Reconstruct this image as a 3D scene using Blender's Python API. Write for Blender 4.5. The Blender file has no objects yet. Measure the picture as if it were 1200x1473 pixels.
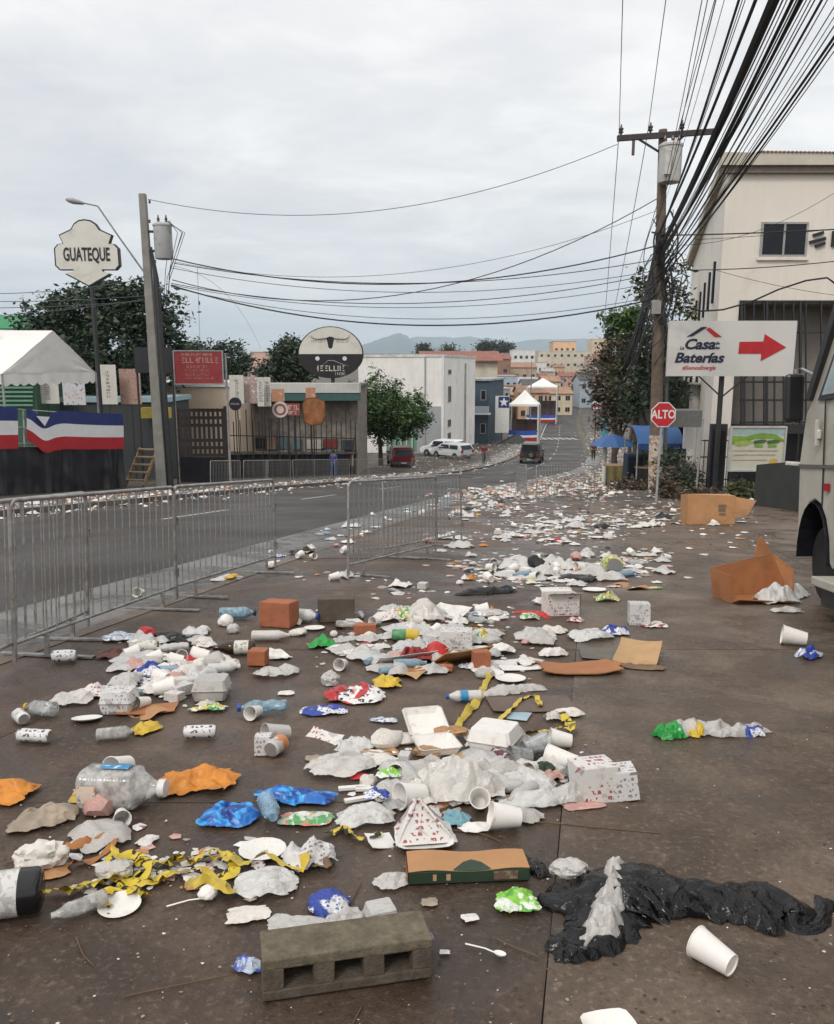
import bpy, bmesh, math, random
import numpy as np
from mathutils import Vector, Matrix, noise as mnoise
rnd = random.Random(7)
PI = math.pi
R = math.radians
scn = bpy.context.scene
COL = scn.collection

# ------------------------------------------------------------------ camera, sky, sun, exposure
EYE = 1.27
PITCH = R(10.4)
FPX = 1150.0                      # focal length in pixels of a 1200 px wide picture
cam_d = bpy.data.cameras.new('camera')
cam = bpy.data.objects.new('camera', cam_d)
COL.objects.link(cam)
cam.location = (0, 0, EYE)
cam.rotation_euler = (PI/2 - PITCH, 0, 0)
cam_d.sensor_fit = 'HORIZONTAL'
cam_d.sensor_width = 36
cam_d.lens = 36*FPX/1200
cam_d.clip_start = 0.05
cam_d.clip_end = 60000
scn.camera = cam

SUN_EL, SUN_AZ = R(46), R(-148)   # sun behind the cloud, to the left and a little behind the viewer
w = bpy.data.worlds.new('World')
scn.world = w
w.use_nodes = True
nt = w.node_tree
nt.nodes.clear()
def _n(t, **k):
    n = nt.nodes.new(t)
    for a, b in k.items(): setattr(n, a, b)
    return n
out = _n('ShaderNodeOutputWorld')
sky = _n('ShaderNodeTexSky', sky_type='NISHITA', sun_disc=False, sun_elevation=SUN_EL, sun_rotation=SUN_AZ)
bg1 = _n('ShaderNodeBackground'); bg1.inputs[1].default_value = 0.10
nt.links.new(sky.outputs[0], bg1.inputs[0])
tc = _n('ShaderNodeTexCoord')
sep = _n('ShaderNodeSeparateXYZ'); nt.links.new(tc.outputs['Generated'], sep.inputs[0])
def _m(op, a, b=None, clamp=False):
    n = _n('ShaderNodeMath', operation=op, use_clamp=clamp)
    for i, q in enumerate((a, b)):
        if q is None: continue
        if isinstance(q, (int, float)): n.inputs[i].default_value = q
        else: nt.links.new(q, n.inputs[i])
    return n.outputs[0]
zc = _m('MAXIMUM', sep.outputs[2], 0.0)
den = _m('ADD', zc, 0.16)
cmb = _n('ShaderNodeCombineXYZ')
nt.links.new(_m('DIVIDE', sep.outputs[0], den), cmb.inputs[0])
nt.links.new(_m('DIVIDE', sep.outputs[1], den), cmb.inputs[1])
def _noise(scale, detail, rough, off, sy=1.0):
    mp = _n('ShaderNodeMapping'); mp.inputs['Location'].default_value = off; mp.inputs['Scale'].default_value = (1, sy, 1)
    nt.links.new(cmb.outputs[0], mp.inputs[0])
    n = _n('ShaderNodeTexNoise'); n.inputs['Scale'].default_value = scale
    n.inputs['Detail'].default_value = detail; n.inputs['Roughness'].default_value = rough
    n.inputs['Distortion'].default_value = 0.35
    nt.links.new(mp.outputs[0], n.inputs['Vector'])
    return n.outputs[0]
n1 = _noise(0.55, 6, 0.55, (3.1, 0.4, 0)); n2 = _noise(1.7, 7, 0.6, (9, 2.2, 0), 1.3)
cl = _m('ADD', _m('MULTIPLY', n1, 0.55), _m('MULTIPLY', n2, 0.45))
ramp = _n('ShaderNodeValToRGB')
ramp.color_ramp.elements[0].position = 0.36; ramp.color_ramp.elements[0].color = (0.640, 0.645, 0.672, 1)
ramp.color_ramp.elements[1].position = 0.60; ramp.color_ramp.elements[1].color = (0.95, 0.935, 0.905, 1)
e = ramp.color_ramp.elements.new(0.48); e.color = (0.765, 0.757, 0.755, 1)
nt.links.new(cl, ramp.inputs[0])
bg2 = _n('ShaderNodeBackground')
nt.links.new(ramp.outputs[0], bg2.inputs[0])
# an overcast sky brightens steadily from the horizon to the zenith
nt.links.new(_m('ADD', 1.14, _m('MULTIPLY', zc, 0.38)), bg2.inputs[1])
mix = _n('ShaderNodeMixShader')
# thin cloud low down lets some blue through
nt.links.new(_m('ADD', 0.80, _m('MULTIPLY', zc, 0.5), True), mix.inputs[0])
nt.links.new(bg1.outputs[0], mix.inputs[1]); nt.links.new(bg2.outputs[0], mix.inputs[2])
nt.links.new(mix.outputs[0], out.inputs[0])

sd = bpy.data.lights.new('sun', 'SUN'); sd.energy = 1.3; sd.angle = R(14); sd.color = (1.0, 0.955, 0.90)
so = bpy.data.objects.new('sun', sd); COL.objects.link(so)
sdir = Vector((math.sin(SUN_AZ)*math.cos(SUN_EL), math.cos(SUN_AZ)*math.cos(SUN_EL), math.sin(SUN_EL)))
so.rotation_euler = sdir.to_track_quat('Z', 'Y').to_euler()
so.location = sdir*60
scn.view_settings.view_transform = 'Standard'
scn.view_settings.look = 'None'
scn.view_settings.exposure = 0.0
scn.view_settings.gamma = 1.0
scn.view_settings.use_curve_mapping = False
scn.render.engine = 'CYCLES'
scn.cycles.use_denoising = True
scn.cycles.max_bounces = 8
scn.cycles.diffuse_bounces = 2
scn.cycles.glossy_bounces = 2
scn.cycles.transmission_bounces = 4
scn.cycles.volume_bounces = 3
scn.cycles.transparent_max_bounces = 12
scn.cycles.caustics_reflective = False
scn.cycles.caustics_refractive = False

# ------------------------------------------------------------------ terrain and picture geometry
_T = [(-80, 1.27-0.112*80), (0, 1.27), (50, 6.87), (60, 7.78), (70, 8.45), (90, 9.5), (120, 10.8), (160, 11.6), (220, 12.1),
      (300, 12.6), (420, 11.2), (800, 4), (1600, 3.0), (30000, 3.0)]
_gy = np.concatenate([np.arange(-80, 900, 1.0), np.arange(900, 30001, 100.0)])
_gd = np.interp(_gy, [a for a, b in _T], [b for a, b in _T])
_k = np.ones(13)/13
_s = np.convolve(_gd[:970], _k, 'same'); _gd[10:950] = _s[10:950]
def gz(y):
    return EYE - float(np.interp(y, _gy, _gd))
cs, sn = math.cos(PITCH), math.sin(PITCH)
def _ray(u, v):
    a = (u-600)/FPX; b = (736-v)/FPX
    return a, cs+b*sn, -sn+b*cs
def at(u, v, Y):
    """world point seen at picture position (u, v) of the 1200 px photograph, Y metres ahead"""
    x, y, z = _ray(u, v); t = Y/y
    return Vector((x*t, Y, EYE+z*t))
def gp(u, v):
    """ground point under picture position (u, v)"""
    x, y, z = _ray(u, v)
    Y = 0.6; p = Y
    while Y < 600:
        if EYE+z/y*Y <= gz(Y): break
        p = Y; Y *= 1.03
    for _ in range(20):
        m = (p+Y)/2
        if EYE+z/y*m <= gz(m): Y = m
        else: p = m
    t = Y/y
    return Vector((x*t, Y, gz(Y)))
def mpp(u, v):
    """metres per photograph pixel on the ground at (u, v)"""
    p = gp(u, v)
    return (p.y*cs + (EYE-p.z)*sn)/FPX
def mppY(Y, v=525):
    x, y, z = _ray(600, v)
    return Y/y/FPX
def tab(t):
    ys = np.arange(-40, 420, 2.0)
    a = np.interp(ys, [p[0] for p in t], [p[1] for p in t])
    b = a.copy()
    for _ in range(3):
        b[3:-3] = np.convolve(b, np.ones(7)/7, 'same')[3:-3]
    return lambda y: float(np.interp(y, ys, b))
roadL = tab([(-40, -20), (0, -12.4), (10, -10.4), (17.5, -8.8), (23, -7.5), (36.4, -3.84), (48, 0.2), (60.5, 4.77), (70, 7.9), (90, 12.4), (120, 18.2), (160, 25.4), (220, 38), (300, 56.5), (420, 84)])
roadR = tab([(-40, -13.7), (0, -4.8), (6.5, -3.34), (12.3, -2.17), (16.8, -1.3), (25.5, 0.74), (39.5, 4.78), (50, 8.3), (60.5, 12.3), (70, 15), (90, 19.2), (120, 24.4), (160, 31.6), (220, 44), (300, 62.3), (420, 90)])
def slope(y):
    return (gz(y+0.5)-gz(y-0.5))
def tiltM(y):
    """rotation that lays a flat thing on the sloping street"""
    return Matrix.Rotation(math.atan(slope(y)), 3, 'X')

# ------------------------------------------------------------------ materials
MATS = {}
def new_mat(name):
    m = bpy.data.materials.new(name); m.use_nodes = True
    t = m.node_tree; b = t.nodes['Principled BSDF']
    return m, t, b
def N(t, typ, **k):
    n = t.nodes.new(typ)
    for a, b in k.items():
        if a in ('inp',):
            for q, z in b.items(): n.inputs[q].default_value = z
        else: setattr(n, a, b)
    return n
def coords(t, kind='Object', scale=(1, 1, 1)):
    c = N(t, 'ShaderNodeTexCoord'); mp = N(t, 'ShaderNodeMapping'); mp.inputs['Scale'].default_value = scale
    t.links.new(c.outputs[kind], mp.inputs[0])
    return mp.outputs[0]
def world_coords(t, scale=(1, 1, 1)):
    g = N(t, 'ShaderNodeNewGeometry'); mp = N(t, 'ShaderNodeMapping'); mp.inputs['Scale'].default_value = scale
    t.links.new(g.outputs['Position'], mp.inputs[0])
    return mp.outputs[0]
def nz(t, vec, scale, detail=4, rough=0.55, dist=0.0):
    n = N(t, 'ShaderNodeTexNoise', inp={'Scale': scale, 'Detail': detail, 'Roughness': rough, 'Distortion': dist})
    t.links.new(vec, n.inputs['Vector'])
    return n.outputs[0]
def rampn(t, fac, stops, interp='LINEAR'):
    r = N(t, 'ShaderNodeValToRGB'); cr = r.color_ramp; cr.interpolation = interp
    while len(cr.elements) < len(stops): cr.elements.new(0.5)
    for e, (p, c) in zip(cr.elements, stops):
        e.position = p; e.color = tuple(c)+(1,) if len(c) == 3 else c
    t.links.new(fac, r.inputs[0])
    return r.outputs[0]
def mixc(t, fac, a, b):
    n = N(t, 'ShaderNodeMix', data_type='RGBA')
    for s, q in ((0, fac), (6, a), (7, b)):
        if isinstance(q, (int, float)): n.inputs[s].default_value = q
        elif isinstance(q, tuple): n.inputs[s].default_value = q+(1,) if len(q) == 3 else q
        else: t.links.new(q, n.inputs[s])
    return n.outputs[2]
def mathn(t, op, a, b=None, clamp=False):
    n = N(t, 'ShaderNodeMath', operation=op, use_clamp=clamp)
    for i, q in enumerate((a, b)):
        if q is None: continue
        if isinstance(q, (int, float)): n.inputs[i].default_value = q
        else: t.links.new(q, n.inputs[i])
    return n.outputs[0]
def bump(t, b, h, dist=0.01, st=0.5):
    n = N(t, 'ShaderNodeBump', inp={'Strength': st, 'Distance': dist})
    t.links.new(h, n.inputs['Height']); t.links.new(n.outputs[0], b.inputs['Normal'])
def dk(c, f): return tuple(min(1, x*f) for x in c)
def M(name, col=(0.5, 0.5, 0.5), rough=0.6, var=0.18, scale=6.0, bmp=0.0, metal=0.0, dirt=0.0, alpha=1.0, spec=0.5, dirtcol=(0.09, 0.07, 0.05), streak=0.0):
    """general surface: base colour with mottling, optional grime and fine relief"""
    if name in MATS: return MATS[name]
    m, t, b = new_mat(name)
    v = coords(t)
    f = nz(t, v, scale, 5, 0.6)
    c = rampn(t, f, [(0.3, dk(col, 1-var)), (0.7, dk(col, 1+var*0.6))])
    if dirt:
        d = nz(t, v, scale*0.45, 6, 0.68, 0.6)
        c = mixc(t, rampn(t, d, [(0.62-dirt*0.35, (0, 0, 0)), (0.78, (1, 1, 1))]), c, dirtcol)
    if streak:        # rain streaks running down the wall
        sv = coords(t, 'Object', (2.2, 2.2, 0.16)); sq = mathn(t, 'MULTIPLY', nz(t, sv, 1.6, 5, 0.7), nz(t, v, 0.35, 3, 0.6))
        c = mixc(t, rampn(t, sq, [(0.24, (0, 0, 0)), (0.40, (streak,)*3)]), c, dk(dirtcol, .8))
    t.links.new(c, b.inputs['Base Color'])
    b.inputs['Roughness'].default_value = rough
    b.inputs['Metallic'].default_value = metal
    b.inputs['Specular IOR Level'].default_value = spec
    b.inputs['Alpha'].default_value = alpha
    if bmp: bump(t, b, nz(t, v, scale*4, 4, 0.6), bmp, 0.6)
    MATS[name] = m
    return m
def film(name, col=(0.75, 0.74, 0.72), alpha=0.55, rough=0.28, dirt=0.25):
    """thin plastic film: part of the light passes straight through, creases shine"""
    if name in MATS: return MATS[name]
    m, t, b = new_mat(name)
    v = coords(t)
    t.nodes.remove(b); o = t.nodes['Material Output']
    d = nz(t, v, 22, 5, 0.65, 0.5)
    c = mixc(t, rampn(t, d, [(0.66-dirt*0.4, (0, 0, 0)), (0.85, (1, 1, 1))]), col, (0.30, 0.24, 0.18))
    df = N(t, 'ShaderNodeBsdfDiffuse'); tl = N(t, 'ShaderNodeBsdfTranslucent'); gl = N(t, 'ShaderNodeBsdfGlossy', inp={'Roughness': rough}); tr = N(t, 'ShaderNodeBsdfTransparent')
    bp = N(t, 'ShaderNodeBump', inp={'Strength': 0.7, 'Distance': 0.006}); t.links.new(nz(t, v, 48, 3, 0.6, 2.0), bp.inputs['Height'])
    for q in (df, tl, gl): t.links.new(bp.outputs[0], q.inputs['Normal'])
    t.links.new(c, df.inputs[0]); t.links.new(c, tl.inputs[0])
    m1 = N(t, 'ShaderNodeMixShader'); m1.inputs[0].default_value = 0.18; t.links.new(df.outputs[0], m1.inputs[1]); t.links.new(tl.outputs[0], m1.inputs[2])
    lw = N(t, 'ShaderNodeLayerWeight', inp={'Blend': 0.4}); t.links.new(bp.outputs[0], lw.inputs['Normal'])
    a = mathn(t, 'ADD', alpha*0.86, mathn(t, 'MULTIPLY', lw.outputs['Facing'], 0.6*(1.25-alpha)), True)
    m2 = N(t, 'ShaderNodeMixShader'); t.links.new(a, m2.inputs[0]); t.links.new(tr.outputs[0], m2.inputs[1]); t.links.new(m1.outputs[0], m2.inputs[2])
    m3 = N(t, 'ShaderNodeMixShader'); t.links.new(mathn(t, 'ADD', 0.03, mathn(t, 'MULTIPLY', lw.outputs['Fresnel'], 0.9), True), m3.inputs[0]); t.links.new(m2.outputs[0], m3.inputs[1]); t.links.new(gl.outputs[0], m3.inputs[2])
    t.links.new(m3.outputs[0], o.inputs[0])
    MATS[name] = m
    return m
def pet(name, col=(0.82, 0.86, 0.88), body=0.22):
    """clear bottle plastic"""
    if name in MATS: return MATS[name]
    m, t, b = new_mat(name)
    t.nodes.remove(b)
    o = t.nodes['Material Output']
    tr = N(t, 'ShaderNodeBsdfTransparent'); tr.inputs[0].default_value = tuple(col)+(1,)
    gl = N(t, 'ShaderNodeBsdfGlossy'); gl.inputs['Roughness'].default_value = 0.12; gl.inputs[0].default_value = (0.9, 0.9, 0.9, 1)
    df = N(t, 'ShaderNodeBsdfDiffuse'); df.inputs[0].default_value = tuple(dk(col, 0.85))+(1,)
    lw = N(t, 'ShaderNodeLayerWeight', inp={'Blend': 0.35})
    m1 = N(t, 'ShaderNodeMixShader'); m2 = N(t, 'ShaderNodeMixShader')
    v = coords(t)
    f = rampn(t, nz(t, v, 30, 4, 0.6), [(0.35, (body*0.6,)*3), (0.7, (min(1, body*1.7),)*3)])
    t.links.new(f, m1.inputs[0]); t.links.new(tr.outputs[0], m1.inputs[1]); t.links.new(df.outputs[0], m1.inputs[2])
    t.links.new(mathn(t, 'MULTIPLY', lw.outputs['Fresnel'], 0.9, True), m2.inputs[0])
    t.links.new(m1.outputs[0], m2.inputs[1]); t.links.new(gl.outputs[0], m2.inputs[2])
    t.links.new(m2.outputs[0], o.inputs[0])
    MATS[name] = m
    return m
def printed(name, base, inks, scale=9.0, rough=0.4, sharp=0.02, cover=0.45, dirt=0.2, stretch=(1, 1, 1), text=None):
    """printed wrapper or carton: patches of ink with crisp edges on a base colour"""
    if name in MATS: return MATS[name]
    m, t, b = new_mat(name)
    v = coords(t, 'Object', stretch)
    c = base
    for i, ink in enumerate(inks):
        mp = N(t, 'ShaderNodeMapping'); mp.inputs['Location'].default_value = (3.7*i+1.3, 1.9*i, 0.7*i)
        t.links.new(v, mp.inputs[0])
        f = nz(t, mp.outputs[0], scale*(1+0.35*i), 2.5, 0.55, 0.8)
        th = 1-cover+0.02*i
        c = mixc(t, rampn(t, f, [(th*0.92, (0, 0, 0)), (th*0.92+sharp, (1, 1, 1))]), c, ink)
    if text:
        ink, rows_, area = text        # lines of small lettering inside printed fields
        sp = N(t, 'ShaderNodeSeparateXYZ'); t.links.new(v, sp.inputs[0])
        yy = mathn(t, 'MULTIPLY', mathn(t, 'ADD', sp.outputs[1], mathn(t, 'MULTIPLY', sp.outputs[2], 1.15)), rows_)
        row = mathn(t, 'FLOOR', yy); fr = mathn(t, 'FRACT', yy)
        cb = N(t, 'ShaderNodeCombineXYZ'); t.links.new(mathn(t, 'MULTIPLY', sp.outputs[0], rows_*2.4), cb.inputs[0]); t.links.new(mathn(t, 'MULTIPLY', yy, .9), cb.inputs[1]); t.links.new(mathn(t, 'MULTIPLY', row, 3.7), cb.inputs[2])
        lt = rampn(t, nz(t, cb.outputs[0], 1.0, 1.0, 0.5), [(0.54, (0, 0, 0)), (0.57, (1, 1, 1))])
        band = mathn(t, 'MULTIPLY', mathn(t, 'GREATER_THAN', fr, 0.25), mathn(t, 'LESS_THAN', fr, 0.82))
        fld = rampn(t, nz(t, v, scale*0.5, 1.5, 0.5), [(0.5-area*.3, (0, 0, 0)), (0.52-area*.3, (1, 1, 1))])
        c = mixc(t, mathn(t, 'MULTIPLY', mathn(t, 'MULTIPLY', lt, band), fld), c, ink)
    if dirt:
        d = nz(t, v, scale*1.4, 6, 0.7, 0.4)
        c = mixc(t, rampn(t, d, [(0.7-dirt*0.3, (0, 0, 0)), (0.85, (1, 1, 1))]), c, (0.16, 0.12, 0.09))
    t.links.new(c, b.inputs['Base Color'])
    b.inputs['Roughness'].default_value = rough
    bump(t, b, nz(t, v, scale*5, 3, 0.6), 0.003, 0.4)
    MATS[name] = m
    return m

# ------------------------------------------------------------------ mesh building
class MB:
    def __init__(s): s.v = []; s.f = []; s.m = []
    def add(s, verts, faces, m=0):
        o = len(s.v)
        s.v.extend([tuple(p) for p in verts]); s.f.extend([tuple(i+o for i in f) for f in faces]); s.m.extend([m]*len(faces))
        return s
    def box(s, x0, x1, y0, y1, z0, z1, m=0):
        return s.add([(x0, y0, z0), (x1, y0, z0), (x1, y1, z0), (x0, y1, z0), (x0, y0, z1), (x1, y0, z1), (x1, y1, z1), (x0, y1, z1)],
                     [(0, 3, 2, 1), (4, 5, 6, 7), (0, 1, 5, 4), (1, 2, 6, 5), (2, 3, 7, 6), (3, 0, 4, 7)], m)
    def obox(s, mat, sx, sy, sz, m=0):
        vs = [mat @ Vector((x*sx/2, y*sy/2, z*sz/2)) for z in (-1, 1) for x, y in ((-1, -1), (1, -1), (1, 1), (-1, 1))]
        return s.add(vs, [(0, 3, 2, 1), (4, 5, 6, 7), (0, 1, 5, 4), (1, 2, 6, 5), (2, 3, 7, 6), (3, 0, 4, 7)], m)
    def beam(s, a, b, w_, h_, m=0):
        a = Vector(a); b = Vector(b); d = b-a
        q = d.to_track_quat('X', 'Z').to_matrix().to_4x4()
        return s.obox(Matrix.Translation((a+b)/2) @ q, d.length, w_, h_, m)
    def tube(s, pts, r, n=6, cap=True, m=0, flat=1.0):
        pts = [Vector(p) for p in pts]; k = len(pts)
        rs = r if isinstance(r, (list, tuple)) else [r]*k
        vs = []; fs = []
        up = None
        for i, p in enumerate(pts):
            d = (pts[min(i+1, k-1)]-pts[max(i-1, 0)]).normalized()
            if up is None:
                up = Vector((0, 0, 1)) if abs(d.z) < 0.9 else Vector((1, 0, 0))
            x = d.cross(up)
            if x.length < 1e-6: x = d.orthogonal()
            x.normalize(); y = x.cross(d).normalized(); up = y
            for j in range(n):
                a = 2*PI*j/n
                vs.append(p + x*math.cos(a)*rs[i] + y*math.sin(a)*rs[i]*flat)
        for i in range(k-1):
            for j in range(n):
                fs.append((i*n+j, i*n+(j+1) % n, (i+1)*n+(j+1) % n, (i+1)*n+j))
        if cap:
            fs.append(tuple(range(n))[::-1]); fs.append(tuple((k-1)*n+j for j in range(n)))
        return s.add(vs, fs, m)
    def lathe(s, prof, n=16, m=0, cap0=True, cap1=True, mat=None):
        vs = []; fs = []; k = len(prof)
        for r, z in prof:
            for j in range(n):
                a = 2*PI*j/n; vs.append(Vector((r*math.cos(a), r*math.sin(a), z)))
        if mat is not None: vs = [mat @ v for v in vs]
        for i in range(k-1):
            for j in range(n):
                fs.append((i*n+j, i*n+(j+1) % n, (i+1)*n+(j+1) % n, (i+1)*n+j))
        if cap0: fs.append(tuple(range(n))[::-1])
        if cap1: fs.append(tuple((k-1)*n+j for j in range(n)))
        return s.add(vs, fs, m)
    def prism(s, poly, y0, y1, m=0):
        """polygon in x,z extruded along y"""
        n = len(poly)
        vs = [(x, y0, z) for x, z in poly]+[(x, y1, z) for x, z in poly]
        fs = [tuple(range(n)), tuple(range(n, 2*n))[::-1]]
        fs += [((i+1) % n, i, n+i, n+(i+1) % n) for i in range(n)]
        return s.add(vs, fs, m)
    def grid(s, fn, nu, nv, m=0, wrap=False):
        vs = [fn(i/(nu-(0 if wrap else 1)), j/(nv-1)) for j in range(nv) for i in range(nu)]
        fs = []
        for j in range(nv-1):
            for i in range(nu if wrap else nu-1):
                a = j*nu+i; b = j*nu+(i+1) % nu
                fs.append((a, b, b+nu, a+nu))
        return s.add(vs, fs, m)
    def mesh(s, name, mats, smooth=None):
        me = bpy.data.meshes.new(name)
        me.from_pydata(s.v, [], s.f)
        for q in (mats if isinstance(mats, (list, tuple)) else [mats]): me.materials.append(q)
        if any(s.m): me.polygons.foreach_set('material_index', s.m)
        if smooth is not None:
            me.polygons.foreach_set('use_smooth', [True]*len(s.f))
            if smooth < 179: me.set_sharp_from_angle(angle=R(smooth))
        me.update()
        return me
    def build(s, name, mats, parent=None, smooth=None, bev=0.0):
        o = bpy.data.objects.new(name, s.mesh(name, mats, smooth))
        COL.objects.link(o)
        if parent is not None: o.parent = parent
        if bev:
            q = o.modifiers.new('bevel', 'BEVEL'); q.width = bev; q.segments = 2; q.limit_method = 'ANGLE'; q.angle_limit = R(40)
        return o
def tag(o, label=None, cat=None, group=None, kind=None):
    if label: o['label'] = label
    if cat: o['category'] = cat
    if group: o['group'] = group
    if kind: o['kind'] = kind
    return o
def thing(name, label, cat, loc=(0, 0, 0), rz=0.0, group=None, rot=None, sc=1.0):
    o = bpy.data.objects.new(name, None); COL.objects.link(o)
    o.empty_display_size = 0.2
    setm(o, loc, rz, rot, sc)
    return tag(o, label, cat, group)
def setm(o, loc, rz=0.0, rot=None, sc=1.0):
    m = (rot if rot is not None else Matrix.Identity(3)) @ Matrix.Rotation(rz, 3, 'Z')
    o.matrix_basis = Matrix.Translation(Vector(loc)) @ m.to_4x4() @ Matrix.Scale(sc, 4)
def copy_tree(o, parent=None):
    c = o.copy(); COL.objects.link(c); c.parent = parent
    for ch in list(o.children): copy_tree(ch, c)
    return c
def link(name, me, parent=None, loc=(0, 0, 0), rz=0.0, sc=None):
    o = bpy.data.objects.new(name, me); COL.objects.link(o)
    if parent is not None: o.parent = parent
    o.location = loc; o.rotation_euler = (0, 0, rz)
    if sc is not None: o.scale = sc
    return o
def text_part(name, s, size, mat, parent, loc, rot=(PI/2, 0, 0), extrude=0.006, shear=0.0, fat=0.0, sx=1.0, align='CENTER'):
    cu = bpy.data.curves.new(name, 'FONT'); cu.body = s; cu.size = size; cu.extrude = extrude; cu.shear = shear; cu.offset = fat
    cu.align_x = align; cu.align_y = 'CENTER'; cu.resolution_u = 3
    tmp = bpy.data.objects.new('t', cu)
    me = bpy.data.meshes.new_from_object(tmp)
    bpy.data.objects.remove(tmp); bpy.data.curves.remove(cu)
    me.name = name; me.materials.clear(); me.materials.append(mat)
    o = bpy.data.objects.new(name, me); COL.objects.link(o); o.parent = parent
    o.location = loc; o.rotation_euler = rot; o.scale = (sx, 1, 1)
    return o
def fbm(p, seed, oct_=4, f=1.0):
    s = 0; a = 1.0
    for _ in range(oct_):
        s += a*mnoise.noise(Vector((p[0]*f+seed*7.13, p[1]*f+seed*3.7, p[2]*f-seed*1.9))); a *= 0.5; f *= 2.03
    return s
def ridge(p, seed, oct_=4, f=1.0):
    s = 0; a = 1.0; t = 0
    for _ in range(oct_):
        n = 1-abs(mnoise.noise(Vector((p[0]*f+seed*5.31, p[1]*f-seed*2.7, p[2]*f+seed*8.3))))*2.2
        s += a*n; t += a; a *= 0.55; f *= 1.97
    return s/t

# ------------------------------------------------------------------ the setting: ground, road, pavements
def ground_mat():
    m, t, b = new_mat('ground_dirt')
    v = world_coords(t)
    c = rampn(t, nz(t, v, 0.05, 6, 0.65), [(0.3, (0.07, 0.075, 0.045)), (0.55, (0.11, 0.095, 0.07)), (0.75, (0.15, 0.13, 0.10))])
    t.links.new(c, b.inputs['Base Color']); b.inputs['Roughness'].default_value = 0.9
    return m
def asphalt_mat():
    m, t, b = new_mat('asphalt')
    v = world_coords(t)
    big = nz(t, v, 0.35, 5, 0.6, 0.4); fine = nz(t, v, 90, 3, 0.7)
    streak = nz(t, world_coords(t, (1.6, 0.12, 1)), 0.9, 4, 0.6)
    c = rampn(t, mathn(t, 'ADD', mathn(t, 'MULTIPLY', big, 0.6), mathn(t, 'MULTIPLY', streak, 0.4)), [(0.35, (0.034, 0.030, 0.027)), (0.65, (0.068, 0.061, 0.056))])
    c = mixc(t, mathn(t, 'MULTIPLY', fine, 0.35), c, (0.07, 0.066, 0.062))
    t.links.new(c, b.inputs['Base Color'])
    t.links.new(rampn(t, big, [(0.35, (0.70,)*3), (0.65, (0.50,)*3)]), b.inputs['Roughness'])
    b.inputs['Specular IOR Level'].default_value = 0.24
    bump(t, b, fine, 0.006, 0.5)
    return m
def wet_concrete(name, c0, c1, c2, rough=(0.62, 0.34), stain=0.5):
    m, t, b = new_mat(name)
    v = world_coords(t)
    big = nz(t, v, 0.55, 6, 0.66, 0.9); mid = nz(t, v, 4.5, 6, 0.65, 0.3); fine = nz(t, v, 130, 3, 0.75); grit = nz(t, v, 46, 4, 0.7)
    c = rampn(t, big, [(0.36, dk(c0, .8)), (0.50, c1), (0.64, dk(c2, 1.08))])
    c = mixc(t, mathn(t, 'MULTIPLY', rampn(t, mid, [(0.42, (0, 0, 0)), (0.64, (1, 1, 1))]), stain), c, dk(c0, 0.55))
    c = mixc(t, rampn(t, grit, [(0.54, (0, 0, 0)), (0.70, (0.42,)*3)]), c, dk(c2, 1.9))
    c = mixc(t, rampn(t, grit, [(0.30, (0.62,)*3), (0.45, (0, 0, 0))]), c, dk(c0, 0.45))
    vo = N(t, 'ShaderNodeTexVoronoi', inp={'Scale': 34.0, 'Randomness': 1.0}); t.links.new(v, vo.inputs['Vector'])
    spot = rampn(t, vo.outputs['Distance'], [(0.07, (1, 1, 1)), (0.13, (0, 0, 0))])
    sel = rampn(t, nz(t, v, 11, 3, 0.6), [(0.58, (0, 0, 0)), (0.66, (0.6,)*3)])
    c = mixc(t, mathn(t, 'MULTIPLY', spot, sel), c, dk(c2, 2.1))
    # damp patches: darker and smoother than the drier concrete around them
    wet = rampn(t, mathn(t, 'ADD', mathn(t, 'MULTIPLY', nz(t, v, 0.8, 5, 0.6, 1.2), 0.8), mathn(t, 'MULTIPLY', mid, 0.2)), [(0.47, (0, 0, 0)), (0.56, (1, 1, 1))])
    c = mixc(t, mathn(t, 'MULTIPLY', wet, 0.42), c, dk(c0, 0.5))
    t.links.new(c, b.inputs['Base Color'])
    rr = rampn(t, wet, [(0.0, (rough[0],)*3), (1.0, (rough[1]*.78,)*3)])
    t.links.new(rr, b.inputs['Roughness'])
    b.inputs['Specular IOR Level'].default_value = 0.42
    h = mathn(t, 'ADD', mathn(t, 'MULTIPLY', fine, 0.45), mathn(t, 'ADD', mathn(t, 'MULTIPLY', grit, 0.8), mathn(t, 'MULTIPLY', mid, 0.8)))
    bump(t, b, h, 0.010, 0.6)
    return m
m_ground = ground_mat(); m_asph = asphalt_mat()
m_lotL = wet_concrete('lot_brown', (0.064, 0.041, 0.028), (0.097, 0.065, 0.046), (0.136, 0.096, 0.070))
m_lotR = wet_concrete('lot_grey', (0.096, 0.066, 0.046), (0.142, 0.102, 0.073), (0.190, 0.146, 0.110), (0.60, 0.30), 0.45)
m_joint = M('joint_dirt', (0.040, 0.032, 0.026), 0.8)
m_gut = wet_concrete('gutter_concrete', (0.09, 0.086, 0.081), (0.15, 0.145, 0.138), (0.21, 0.204, 0.195), (0.5, 0.22), 0.3)
m_walk = wet_concrete('sidewalk_concrete', (0.11, 0.10, 0.09), (0.16, 0.15, 0.138), (0.21, 0.20, 0.185), (0.7, 0.55), 0.4)
m_verge = wet_concrete('verge_dirt', (0.055, 0.042, 0.032), (0.085, 0.068, 0.052), (0.13, 0.11, 0.088), (0.8, 0.55), 0.5)
m_paint = M('road_paint', (0.52, 0.51, 0.48), 0.6, 0.3, 14, dirt=0.5, dirtcol=(0.12, 0.11, 0.10))

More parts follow.
